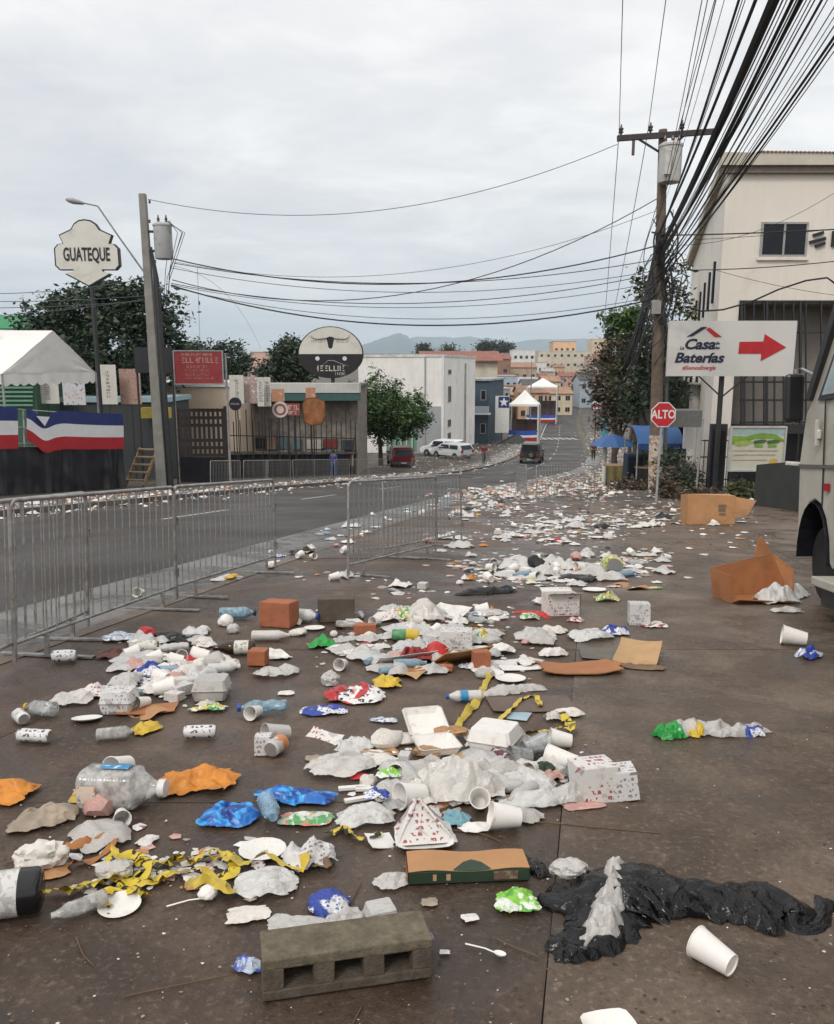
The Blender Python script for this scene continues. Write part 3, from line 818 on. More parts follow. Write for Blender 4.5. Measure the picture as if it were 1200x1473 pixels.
# marquee over the stage
def marquee():
    A1 = at(2, 531, 25.5); B1 = at(138, 541, 30.4); zt = (A1.z+B1.z)/2; A1.z = B1.z = zt
    Lv = Vector((-7.5, -2.2, 0)); pk = at(76, 475, 28.0); pk2 = pk+Lv
    t = thing('marquee', 'white ridge roofed marquee with scalloped edge over the stage', 'tent', (A1.x, A1.y, gz(27)+1.46))
    o_ = Vector(t.location) if False else Vector((A1.x, A1.y, gz(27)+1.46))
    q = lambda p: tuple(Vector(p)-o_)
    mb = MB()
    def quad(a, b_, c, d, n=14, sagm=0.12, seed=0):
        def f(u, v):
            p = (a.lerp(b_, u)).lerp(d.lerp(c, u), v)
            return q(p-Vector((0, 0, sagm*math.sin(PI*u)*math.sin(PI*v)))+Vector((0, 0, 0.02*fbm((u*5, v*5, seed), 3, 3))))
        mb.grid(f, n, n)
    quad(A1, A1+Lv, pk2, pk, 22); quad(B1, B1+Lv, pk2, pk, 22, 0.12, 1)
    mb.build('canopy', m_canvas, t, 40)
    mb = MB()
    mid = (A1+B1)/2
    def g(u, v):
        p = A1.lerp(B1, u)
        top_ = (A1.lerp(pk, u*2) if u < 0.5 else pk.lerp(B1, u*2-1))
        r_ = p.lerp(top_, v)
        return q(r_+Vector((0.03*fbm((u*6, v*4, 2), 8, 3), -0.03*fbm((u*6, v*4, 5), 8, 3), 0)))
    mb.grid(g, 31, 10); mb.build('gable_panel', m_canvas, t, 40)
    def val(a, b_, name='valance'):
        mb = MB(); n = 97
        vs = []; fs = []
        for i in range(n):
            u = i/(n-1); p = a.lerp(b_, u); dip = 0.30+0.09*abs(math.sin(u*PI*12))
            vs += [q(p+Vector((0, 0, 0.01))), q(p-Vector((0.02*math.sin(u*40), 0.03+0.03*math.sin(u*31), dip)))]
        fs = [(2*i, 2*i+2, 2*i+3, 2*i+1) for i in range(n-1)]
        mb.add(vs, fs); mb.build(name, m_canvas, t, 179)
    val(A1, B1); val(A1+Lv, A1)
    for p in (A1, B1, A1+Lv, B1+Lv):
        mb = MB(); mb.tube([q(p), q(Vector((p.x, p.y, gz(p.y)+1.4)))], 0.04, 8); mb.build('post', m_steel, t, 60)
marquee()

def steps(name, label, u, v, Y, w_, n, rise, run, mat, rz=0.0):
    p = at(u, v, Y); t = thing(name, label, 'steps', (p.x, Y, gz(Y)+.085), rz)
    for k in range(n):
        mb = MB(); mb.box(-w_/2, w_/2, k*run, k*run+run*1.05, (k+1)*rise-0.045, (k+1)*rise); mb.build('tread', mat, t)
    for s in (-1, 1):
        mb = MB(); mb.beam((s*w_/2, 0, 0.05), (s*w_/2, n*run, n*rise), 0.05, 0.14); mb.build('stringer', mat, t)
steps('wooden_steps', 'yellowish wooden steps at the end of the stage', 193, 690, 30.2, 0.75, 5, 0.27, 0.24, m_wood, R(-12))
steps('black_steps', 'black steps with pale edges below the lattice screen', 288, 690, 36.5, 0.95, 4, 0.26, 0.26, M('step_dark', (0.10, 0.10, 0.10), 0.6), R(-12))

def post_sign(name, label, cat, poly, u, v, Y, mats, thick=0.12, border=0.955, posts=(), post_w=0.09, rz=0.0, postmat=None):
    """outline board (metres about its centre) on posts given by their x offset"""
    c = at(u, v, Y); gzv = gz(Y)+0.05
    t = thing(name, label, cat, (c.x, Y, gzv), rz)
    h = c.z-gzv
    mb = MB(); mb.prism([(x, z+h) for x, z in poly], -thick/2, thick/2); mb.build('board', mats[0], t)
    if border:
        mb = MB(); mb.prism([(x*border, z*border+h) for x, z in poly], -thick/2-0.012, -thick/2+0.01); mb.build('face', mats[1], t)
    zl = min(z for x, z in poly)
    for x in posts:
        mb = MB(); mb.tube([(x, 0.03, -0.1), (x, 0.03, h+zl*0.9)], post_w, 8); mb.build('post', postmat or m_dsteel, t, 60)
    return t, h
m_signwhite = M('sign_white', (0.66, 0.64, 0.58), 0.5, 0.08, 1.5, dirt=0.25, dirtcol=(0.4, 0.36, 0.28))
m_ink = M('ink_black', (0.012, 0.012, 0.014), 0.5)
s = mppY(34)/3
half = [(0, 135), (25, 131), (45, 118), (60, 95), (85, 84), (112, 72), (98, 38), (120, 35), (136, 18), (137, -52), (120, -70), (60, -70), (66, -80), (98, -86)]
poly = [(x*s, z*s) for x, z in half]+[(0, -138*s)]+[(-x*s, z*s) for x, z in half[:0:-1]]
t, h = post_sign('pole_sign', 'cream badge shaped sign reading GUATEQUE on a tall pole', 'sign', poly, 126, 363.5, 34, (m_ink, m_signwhite), 0.2, 0.955, (0.07,), 0.10)
text_part('lettering', 'GUATEQUE', 25*3*s, m_ink, t, (0, -0.125, h-9*s), fat=0.014, sx=0.50, extrude=0.008)

m_concpole = M('pole_concrete', (0.25, 0.245, 0.22), 0.8, 0.22, 2.2, 0.01, dirt=0.35, dirtcol=(0.14, 0.14, 0.11))
m_insul = M('insulator', (0.10, 0.07, 0.06), 0.3)
def left_pole():
    Y = 30.0; base = at(234, 695, Y); base.z = gz(Y)+0.05
    top = at(205, 278, Y)
    t = thing('concrete_utility_pole', 'square tapered concrete pole with transformer and street lamp', 'utility pole', base)
    H = top.z-base.z; dx = top.x-base.x-0.0
    def ax(z): return dx*z/H
    mb = MB()
    mb.add([(ax(0)-.2, -.17, -.2), (ax(0)+.2, -.17, -.2), (ax(0)+.2, .17, -.2), (ax(0)-.2, .17, -.2), (ax(H)-.12, -.11, H), (ax(H)+.12, -.11, H), (ax(H)+.12, .11, H), (ax(H)-.12, .11, H)],
           [(0, 3, 2, 1), (4, 5, 6, 7), (0, 1, 5, 4), (1, 2, 6, 5), (2, 3, 7, 6), (3, 0, 4, 7)])
    mb.build('shaft', m_concpole, t, bev=0.03)
    zv = lambda v: at(220, v, Y).z-base.z
    def hx(u, v): p = at(u, v, Y); return p.x-base.x
    # cable conduit strapped to the shaft
    mb = MB(); mb.tube([(ax(0)+0.32, -0.05, 0), (ax(zv(400))+0.30, -0.05, zv(400)), (ax(zv(355))+0.2, -0.05, zv(355))], [0.12, 0.10, 0.03], 7); mb.build('cable_conduit', m_dsteel, t, 60)
    z0, z1 = zv(373), zv(322); xc = hx(235, 348)
    mb = MB(); mb.lathe([(0.02, z0), (0.30, z0+0.02), (0.32, z0+0.06), (0.32, z1-0.08), (0.345, z1-0.07), (0.345, z1-0.02), (0.25, z1+0.05), (0.02, z1+0.08)], 18, mat=Matrix.Translation((xc, 0, 0)))
    tr = mb.build('transformer', M('transformer_grey', (0.42, 0.43, 0.43), 0.45, 0.1, 3, dirt=0.2), t, 40)
    for d in (-0.14, 0.14):
        mb = MB(); mb.lathe([(0.045, z1), (0.06, z1+0.08), (0.035, z1+0.12), (0.06, z1+0.18), (0.03, z1+0.24), (0.02, z1+0.32)], 8, mat=Matrix.Translation((xc+d, 0, 0))); mb.build('bushing', m_insul, tr, 40)
    mb = MB(); mb.beam((ax(z1), 0, z1-0.25), (xc, 0, z1-0.25), 0.08, 0.08); mb.beam((ax(z0), 0, z0+0.3), (xc, 0, z0+0.3), 0.08, 0.08); mb.build('bracket', m_dsteel, t)
    # street lamp arm and head
    pa = Vector((ax(zv(398)), -0.1, zv(398))); pb = Vector((hx(155, 303), -0.9, zv(303))); pc = Vector((hx(137, 299), -1.1, zv(300)))
    mb = MB(); mb.tube([pa, pa.lerp(pb, 0.55)+Vector((-0.03, 0, 0.02)), pb, pc], [0.035, 0.03, 0.028, 0.026], 8); mb.build('lamp_arm', m_steel, t, 60)
    lm = Matrix.Translation(pc+Vector((-0.05, 0, 0))) @ Matrix.Rotation(R(-78), 4, 'Y')
    mb = MB(); mb.lathe([(0.03, -0.12), (0.09, -0.05), (0.13, 0.10), (0.16, 0.26), (0.13, 0.42), (0.06, 0.52), (0.01, 0.54)], 14, mat=lm @ Matrix.Scale(0.62, 4, (1, 0, 0))); mb.build('lamp_head', M('lamp_grey', (0.30, 0.31, 0.33), 0.4), t, 50)
    for v, dxx in ((290, 0.25), (318, 0.2), (376, 0.3), (384, 0.3), (405, 0.3), (412, 0.3)):
        mb = MB(); z = zv(v); mb.lathe([(0.02, z-0.06), (0.05, z-0.03), (0.03, z), (0.05, z+0.03), (0.02, z+0.06)], 8, mat=Matrix.Translation((ax(z)+dxx, -0.05, 0))); mb.build('insulator', m_insul, t, 40)
    # hanging leads round the transformer
    rg = random.Random(2)
    for k in range(5):
        a = Vector((xc+rg.uniform(-.1, .3), -.1, z1+0.1)); b_ = Vector((ax(zv(410))+rg.uniform(.2, .4), -.1, zv(405+k*5)))
        mb = MB(); mb.tube([a, a+Vector((0.28+0.1*k, 0, -0.4)), b_+Vector((0.45, 0, 0.5)), b_+Vector((0.35, 0, -0.35)), b_], 0.012, 5); mb.build('lead', m_dsteel, t, 60)
    return base, top
LPB, LPT = left_pole()

# big dark tree behind the stage
bs = at(140, 640, 44); bs = Vector((bs.x, 44, gz(44)))
tree('tree', 'broad dark green tree behind the white marquee', bs, 5.5, blobs_px(bs, 44, [(70, 470, 42, 40, 0), (110, 440, 48, 32, 1), (165, 435, 55, 30, 0), (215, 450, 42, 42, 0), (235, 505, 32, 40, 0.5), (180, 500, 60, 45, -1), (100, 515, 60, 40, 0), (150, 545, 80, 30, 0), (60, 500, 30, 40, 0)]), 30000, 0.15, 1, lf_dark, 0.35)
bs = at(320, 640, 60); bs = Vector((bs.x, 60, gz(60)))
tree('tree', 'dark tree behind the red banner', bs, 5.0, blobs_px(bs, 60, [(290, 515, 40, 25, 0), (335, 520, 28, 25, 0), (310, 545, 50, 25, 0), (265, 525, 30, 30, 0)]), 11000, 0.17, 2, lf_dark, 0.3)
bs = at(410, 640, 72); bs = Vector((bs.x, 72, gz(72)))
tree('tree', 'dark green tree beside the longhorn sign', bs, 5.5, blobs_px(bs, 72, [(412, 512, 22, 26, 0), (425, 530, 28, 25, 0), (390, 535, 22, 14, 0)]), 9000, 0.2, 3, lf_far, 0.3)
bs = at(548, 668, 63); bs = Vector((bs.x, 63, gz(63)+.08))
tree('tree', 'round leafy green tree on a forked trunk by the parked cars', bs, 6.0, blobs_px(bs, 63, [(545, 568, 36, 28, 0), (530, 590, 28, 28, 0), (565, 590, 38, 30, -0.5), (595, 590, 24, 24, 0), (602, 605, 16, 18, 0), (540, 608, 34, 22, 0.4), (575, 618, 28, 16, 0), (545, 626, 24, 12, 0)]), 17000, 0.13, 4, lf_mid, 0.17, 0.42)

# ------------------------------------------------------------------ left side: signs, screens, shops
def board_on(name, label, cat, u0, u1, v0, v1, Y, face, frame=None, posts=(), group=None, thick=0.06, postmat=None, rz=0.0, pr=0.045, gnd=0.085):
    """rectangular board filling a picture box at distance Y, posts given as fractions of its width"""
    a = at(u0, v1, Y); b_ = at(u1, v0, Y); W = b_.x-a.x; H = b_.z-a.z; zg = gz(Y)+gnd
    t = thing(name, label, cat, ((a.x+b_.x)/2, Y, zg), rz, group)
    h0 = a.z-zg
    mb = MB(); mb.box(-W/2, W/2, -thick/2, thick/2, h0, h0+H); mb.build('panel', face, t)
    if frame:
        f = 0.05
        for bx in ((-W/2-f, -W/2-.002, h0-f, h0+H+f), (W/2+.002, W/2+f, h0-f, h0+H+f)):
            mb = MB(); mb.box(bx[0], bx[1], -thick, thick, bx[2], bx[3]); mb.build('frame', frame, t)
        for z in (h0-f, h0+H+.002):
            mb = MB(); mb.box(-W/2, W/2, -thick, thick, z, z+f-.002); mb.build('frame', frame, t)
    for q in posts:
        mb = MB(); x = -W/2+W*q; mb.tube([(x, thick+pr, -0.1), (x, thick+pr, h0+H*0.95)], pr, 8); mb.build('post', postmat or m_dsteel, t, 60)
    return t, W, H, h0
def glyphs(parent, rows, W, h0, H, y, mat, seed=1, x0=-0.4, x1=0.4, name='lettering'):
    """rows of small worn letter strokes, too far off to be read; row = (z fraction, height fraction, x0, x1)"""
    rg = random.Random(seed)
    for zf, hf, a, b_ in rows:
        mb = MB(); x = a*W; hh = hf*H; z = h0+zf*H
        while x < b_*W-0.3*hh:
            cw = hh*rg.uniform(0.45, 0.75); k = rg.randint(0, 4)
            st_ = hh*0.17
            if k in (0, 1, 3): mb.box(x, x+st_, y-0.006, y, z, z+hh)
            if k in (1, 2): mb.box(x+st_+0.001, x+cw, y-0.006, y, z+hh-st_, z+hh)
            if k in (2, 3): mb.box(x+st_+0.001, x+cw, y-0.0055, y, z, z+st_)
            if k in (0, 4): mb.box(x+cw-st_, x+cw, y-0.0052, y, z, z+hh)
            if k in (2, 4): mb.box(x+st_+0.001, x+cw-st_-0.001, y-0.0058, y, z+hh*0.45, z+hh*0.45+st_)
            x += cw+hh*0.18
        mb.build(name, mat, parent)
m_bannerred = M('banner_red', (0.30, 0.035, 0.04), 0.55, 0.2, 2)
m_pale = M('pale_print', (0.62, 0.58, 0.52), 0.6); m_dim = M('dim_print', (0.36, 0.20, 0.17), 0.6)
t, W, H, h0 = board_on('sign_board', 'plain black board behind the concrete pole', 'sign', 195, 246, 499, 536, 33, M('sign_black', (0.016, 0.016, 0.022), 0.5), None, (0.02, 0.98))
t, W, H, h0 = board_on('banner', 'dark red banner with pale lettering in a steel frame', 'banner', 253, 319, 505, 551, 34.5, m_bannerred, m_steel, (-0.06, 1.06), pr=0.05, postmat=m_steel)
glyphs(t, [(0.86, 0.09, -0.36, 0.30), (0.64, 0.17, -0.36, 0.38)], W, h0, H, -0.033, M('faded_print', (0.42, 0.28, 0.25), .6), 3)
glyphs(t, [(0.48, 0.09, -0.26, 0.20), (0.36, 0.09, -0.28, 0.24), (0.24, 0.08, -0.30, 0.22), (0.13, 0.07, -0.30, 0.30)], W, h0, H, -0.033, m_dim, 4)
# lattice screen under the banner
def lattice():
    Y = 35.5; a = at(255, 650, Y); b_ = at(326, 587, Y); zg = gz(Y)+.085
    t = thing('lattice_screen', 'dark brown wooden lattice screen with small square openings', 'screen', (a.x, Y, zg))
    W = b_.x-a.x; H = b_.z-zg; m_ = M('dark_brown_wood', (0.035, 0.024, 0.02), 0.6, 0.3, 5)
    mb = MB(); mb.box(0, 0.13, -.05, .05, 0, H+0.1)
    me = mb.mesh('lattice_post', m_); link('lattice_post', me, t); link('lattice_post', me, t, (W-0.13, 0, 0))
    n = 10
    sl = MB(); sl.box(0, 0.115, -.02, .01, 1.15, H); sm = sl.mesh('slat', m_)
    for k in range(n): link('slat', sm, t, (0.15+(W-0.4)*k/(n-1), 0, 0))
    hs = MB(); hs.box(0.131, W-0.131, 0.012, 0.03, 0, 0.14); hm = hs.mesh('slat', m_)
    for k in range(7):
        if k in (3,): continue
        link('slat', hm, t, (0, 0, 1.15+(H-1.3)*k/6))
    mb = MB(); mb.box(0.131, W-0.131, -.01, .035, 0, 1.14); mb.build('lower_panel', m_black, t)
lattice()
def wall_thing(name, label, cat, u0, u1, v0, v1, Y, mat, depth=0.25, rz=0.0):
    a = at(u0, v1, Y); b_ = at(u1, v0, Y)
    o = MB(); W = b_.x-a.x; zb = min(a.z, gz(Y)+5)
    o.box(-W/2, W/2, 0, depth, 0, b_.z-zb)
    ob = o.build(name, mat)
    setm(ob, ((a.x+b_.x)/2, Y, zb), rz)
    return tag(ob, label, cat)
# terrace of the grill house: posts, rail, boards
house('shop', 'long cream walled shop behind the red banner', 'shop', 195, 345, 556, 46, 8, wallm('shopcream', (0.62, 0.50, 0.38)), 'flat', wc['white'], (0, 0), group=None)
house('shop', 'low shop with pale blue front and yellow stripe behind the stage', 'shop', 20, 240, 578, 40.5, 4, wallm('slate', (0.06, 0.065, 0.07)), 'flat', M('roof_sky', (0.34, 0.48, 0.54), .6), (0, 0))
wall_thing('awning', 'yellow awning strip beside the concrete pole', 'awning', 203, 243, 586, 601, 39.8, M('awning_yellow', (0.55, 0.42, 0.08), 0.6), 0.4)
house('shed', 'green slatted shed behind the marquee', 'shed', -10, 50, 546, 38, 3, wallm('shedgreen', (0.05, 0.12, 0.08)), 'flat', rf['dark'], (0, 0))
for k in range(6):
    p = at(-6, 552+k*6.3, 37.9)
    mb = MB(); mb.box(0, 1.75, -0.05, 0.0, 0, 0.09); o = mb.build('shutter_slat', M('slat_green', (0.15, 0.33, 0.21), 0.5)); o.location = (p.x, 37.9, p.z)
    o.parent = bpy.data.objects['shed']; o.location = Vector((p.x, 37.9, p.z))-Vector(bpy.data.objects['shed'].matrix_basis.translation)
house('green_roof_house', 'house with bright green metal roof behind the dark tree', 'house', -140, 42, 474, 52, 9, wc['cream'], 'gable_side', rf['green'], (0, 0), 1.0)
m_poster = [printed('poster%d' % i, b_, ink, 7.0, 0.5, 0.06, 0.36, 0.2) for i, (b_, ink) in enumerate([((0.42, 0.27, 0.22), [(0.5, 0.36, 0.3), (0.2, 0.05, 0.04)]), ((0.6, 0.6, 0.62), [(0.08, 0.12, 0.25), (0.5, 0.25, 0.15)]), ((0.46, 0.34, 0.32), [(0.8, 0.75, 0.7), (0.1, 0.05, 0.05)]), ((0.50, 0.25, 0.15), [(0.62, 0.48, 0.36), (0.3, 0.12, 0.06)])])]
bann = [(50, 83, 543, 580, 38.5, None, 'white upright banner with dark letters under the marquee edge'), (92, 121, 543, 582, 37.5, 1, 'photo poster of figures beside the white banner under the marquee'), (144, 166, 524, 581, 38.0, None, 'tall narrow white banner with a column of letters'), (174, 201, 530, 581, 38.6, 0, 'red brown food poster behind the black board post'),
        (331, 350, 539, 580, 41, None, 'white banner above the round black sign'), (351, 370, 541, 580, 41.4, 2, 'red and white photo poster between white banners'), (371, 379, 542, 584, 41.2, None, 'narrow white banner, inner one of a pair'), (381, 389, 542, 584, 41.6, None, 'narrow white banner next to the orange poster'), (391, 409, 559, 577, 43, 3, 'small orange poster at the terrace'), (440, 454, 557, 575, 44, 3, 'pale food poster above the brown plaque')]
for i, (u0, u1, v0, v1, Y, ps, lab) in enumerate(bann):
    t, W, H, h0 = board_on('banner', lab, 'banner', u0, u1, v0, v1, Y, m_signwhite if ps is None else m_poster[ps], None, (0.5,), thick=0.03, pr=0.03)
    if ps is None:
        glyphs(t, [(z, 0.055, -0.07 if W > 0.5 else -0.25, 0.14 if W > 0.5 else 0.3) for z in np.linspace(0.16, 0.78, 8)], W, h0, H, -0.0165, m_ink, 20+i)
# round black sign on a thin pole
circ = lambda rx, rz_, n=36: [(rx*math.cos(2*PI*k/n), rz_*math.sin(2*PI*k/n)) for k in range(n)]
s = mppY(39)
t, h = post_sign('round_sign', 'small round black disc sign on a thin pole', 'sign', circ(9*s, 9.5*s), 338.5, 580.5, 39, (m_dsteel, M('navy_face', (0.018, 0.016, 0.03), 0.5)), 0.06, 0.93, (0,), 0.03)
glyphs(t, [(0.45, 0.12, -0.38, 0.38)], 18*s, h-9*s, 18*s, -0.045, m_pale, 9)
# grill house
t, W, H = house('restaurant', 'low grill restaurant with white fascia and dark open terrace', 'restaurant', 345, 515, 560, 50, 9, M('wall_umber', (0.27, 0.235, 0.205), 0.8, 0.5, 2.5), 'flat', rf['dark'], (0, 0))
mb = MB(); mb.box(-W/2+1.2, W/2+.2, -1.3, 0, H-0.15, H+0.42); mb.build('fascia', wallm('fascia', (0.62, 0.61, 0.58)), t)
mb = MB(); mb.box(-W/2+1.2, W/2+.2, -1.25, -.01, H-0.62, H-0.152); mb.build('awning', M('awning_green', (0.05, 0.12, 0.11), 0.6), t)
rg = random.Random(31)
pc = [(0.22, 0.04, 0.035), (0.42, 0.40, 0.37), (0.42, 0.28, 0.2), (0.05, 0.06, 0.08), (0.5, 0.46, 0.40), (0.03, 0.03, 0.03), (0.14, 0.2, 0.22), (0.6, 0.55, 0.45)]
x = -W/2+.1
k = 0
while x < W/2-.5:
    ww = rg.uniform(.4, 1.0); 
    for z0, z1 in ((rg.uniform(.9, 1.1), rg.uniform(1.7, 2.0)), (rg.uniform(2.05, 2.2), rg.uniform(2.6, 3.0))):
        mb = MB(); mb.box(x, x+ww, -rg.uniform(.05, .4), 0.0, z0, z1); mb.build('wall_panel', M('shop_panel%d' % (k % 8), pc[k % 8], 0.6, .3, 2), t); k = k+rg.randint(1, 4)
    x += ww+rg.uniform(.05, .4)
ter = thing('terrace_fence', 'black steel terrace fence with pale sill in front of the restaurant', 'fence', (0, 0, 0))
ta, tb = at(328, 652, 41.5), at(512, 652, 50)
tdir = (tb-ta)
for k in range(24):
    p = ta+tdir*(k/23); zt = at(400, 604+2.0*math.sin(k*1.7), p.y).z
    mb = MB(); mb.beam((p.x, p.y, gz(p.y)), (p.x, p.y, zt if k % 3 else zt+0.5), 0.05, 0.05); mb.build('post', m_dsteel, ter)
for dz, mt, hh in ((0.05, m_walk, 0.13), (0.95, m_dsteel, 0.05)):
    mb = MB(); mb.beam(ta+Vector((0, 0, dz)), tb+Vector((0, 0, dz)), 0.22 if mt is m_walk else 0.05, hh); mb.build('sill' if mt is m_walk else 'rail', mt, ter)
mb = MB(); mb.beam((ta.x, ta.y+.1, (gz(ta.y)+ta.z)/2), (tb.x, tb.y+.1, (gz(tb.y)+tb.z)/2), 0.05, ta.z-gz(ta.y)-0.1); mb.build('skirting', m_black, ter)
# round logo sign and brown plaque on the terrace
t, W, H, h0 = board_on('logo_sign', 'red and white sign with round emblem on the terrace', 'sign', 407, 431, 580, 597, 42, M('signred', (0.30, 0.07, 0.06), 0.5), None, (0.3, 0.7), thick=0.05)
mb = MB(); mb.lathe([(0.0, -0.02), (0.42, -0.02), (0.42, 0.02), (0.0, 0.02)], 24, mat=Matrix.Translation((-W/2-0.12, -0.06, h0+H/2)) @ Matrix.Rotation(PI/2, 4, 'X')); em = mb.build('emblem', M('emblem_white', (0.6, 0.56, 0.5), 0.5), t, 40)
mb = MB(); mb.lathe([(0.20, -0.03), (0.30, -0.03), (0.30, 0.01), (0.20, 0.01)], 24, cap0=False, cap1=False, mat=Matrix.Translation((-W/2-0.12, -0.075, h0+H/2)) @ Matrix.Rotation(PI/2, 4, 'X')); mb.build('emblem_ring', MATS['signred'], em)
glyphs(t, [(0.5, 0.36, -0.28, 0.45), (0.1, 0.28, -0.28, 0.40)], W, h0, H, -0.027, m_pale, 12)
pl = [(x*mppY(44), z*mppY(44)) for x, z in [(-16, 12), (-10, 20), (6, 21), (17, 16), (18, -6), (12, -18), (-4, -20), (-14, -14)]]
post_sign('plaque', 'brown wooden plaque of irregular outline on the terrace', 'sign', pl, 451, 592, 44, (M('plaque_edge', (0.12, 0.05, 0.02), 0.6), M('plaque_brown', (0.33, 0.13, 0.045), 0.6, 0.5, 2.5)), 0.1, 0.93, (0,), 0.04)
# longhorn sign
s = mppY(52)
up_ = [(47*s*math.cos(a), 39*s*math.sin(a)) for a in np.linspace(0, PI, 30)]
dn_ = [(47*s*math.cos(a), 34*s*math.sin(a)) for a in np.linspace(PI, 2*PI, 30)]
t, h = post_sign('longhorn_sign', 'round pole sign, cream above with a longhorn skull, black below', 'sign', up_+dn_[1:-1], 476, 509, 52, (m_ink, m_ink), 0.25, 0, (0.1,), 0.12)
mb = MB(); mb.prism([(x*0.965, z*0.965+h+0.01) for x, z in up_], -0.145, -0.11); mb.build('upper_face', m_signwhite, t)
mb = MB(); mb.prism([(x*s, z*s+h) for x, z in [(-5.5, 23), (0, 25), (5.5, 23), (4.5, 18), (3, 10), (1.5, 8), (-1.5, 8), (-3, 10), (-4.5, 18)]], -0.156, -0.146); mb.build('skull', m_ink, t)
for sg in (-1, 1):
    mb = MB(); mb.tube([(sg*4*s, -0.155, h+22*s), (sg*12*s, -0.155, h+21.5*s), (sg*20*s, -0.155, h+21*s), (sg*26*s, -0.155, h+23*s), (sg*28*s, -0.155, h+27*s)], [1.6*s, 1.4*s, 1.3*s, 0.9*s, 0.2*s], 6, flat=0.3); mb.build('horn', m_ink, t)
glyphs(t, [(0.5, 0.07, -0.30, -0.10), (0.5, 0.07, 0.09, 0.30)], 90*s, h-10*s, 52*s, -0.146, m_dim, 13)
mb = MB(); mb.tube([(-12*s, -0.14, h-16*s), (-4*s, -0.14, h-9*s), (4*s, -0.14, h-9*s), (14*s, -0.14, h-13*s), (26*s, -0.14, h-17*s)], [0.3*s, 1.2*s, 1.4*s, 1.2*s, 0.3*s], 6, flat=0.3); mb.build('swoosh', m_pale, t)
for x in (-19, 20):
    mb = MB(); mb.prism([(x*s+q*1.1, z*1.1+h-6*s) for q, z in circ(2.8*s, 2.8*s, 14)], -0.14, -0.12); mb.build('spot', M('spot_white', (0.7, 0.7, 0.68), 0.5), t)
glyphs(t, [(0.14, 0.15, -0.24, 0.20), (0.03, 0.07, 0.06, 0.24)], 90*s, h-31*s, 52*s, -0.13, m_pale, 14)

# white warehouse and blue building along the street
t, W, H = house('warehouse', 'big white warehouse with grey lower cladding beside the green tree', 'warehouse', 512, 640, 513, 84, 17, wallm('warehouse', (0.86, 0.84, 0.80), 0.04), 'flat', rf['white'], (0, 0), rz=R(-15), ov=0.2)
mb = MB(); mb.box(W*0.16, W/2-0.25, -0.06, 0.0, 0, H*0.52); mb.build('cladding', wallm('clad', (0.36, 0.37, 0.39)), t)
mb = MB(); mb.box(W/2-0.22, W/2+0.05, -0.09, 0.4, 0, H-0.02); mb.build('corner_pier', wallm('pier', (0.75, 0.74, 0.72), 0.1), t)
mb = MB(); mb.tube([(W*0.29, -0.12, 0), (W*0.29, -0.12, H)], 0.07, 8); mb.build('downpipe', wallm('clad', (0.36, 0.37, 0.39)), t, 60)
for z, hh in ((H*0.83, 0.5), (H*0.55, 1.7), (H*0.30, 0.8), (H*0.08, 1.7)):
    window(t, W/2, z, 1.4, hh, y=2.0, rz=PI/2)
t, W, H = house('blue_house', 'two storey dark blue and grey house next to the white warehouse', 'house', 672, 704, 547, 104, 12, wc['blue'], 'flat', rf['zinc'], (2, 2), rz=R(-15), ov=0.8)
mb = MB(); mb.box(-W/2-0.3, W/2+0.3, -1.2, 0, H*0.5, H*0.5+0.2); mb.build('balcony_slab', wc['white'], t)
mb = MB(); mb.box(-W/2-0.25, W/2+0.25, -1.18, -1.1, H*0.5+0.2, H*0.5+1.1); mb.build('balcony_wall', wc['paleblue'], t)
wall_thing('fence', 'green boarded fence behind the red car', 'fence', 556, 600, 616, 650, 70, wallm('greenfence', (0.20, 0.45, 0.30)), 0.15)
for k in range(5):
    p = at(560+k*8, 650, 69.9); mb = MB(); mb.box(0, 0.12, -0.08, 0, gz(70)-p.z, 2.6); o = mb.build('fence_post', wc['white'], bpy.data.objects['fence']); o.location = Vector((p.x, 69.9, p.z))-Vector(bpy.data.objects['fence'].matrix_basis.translation)

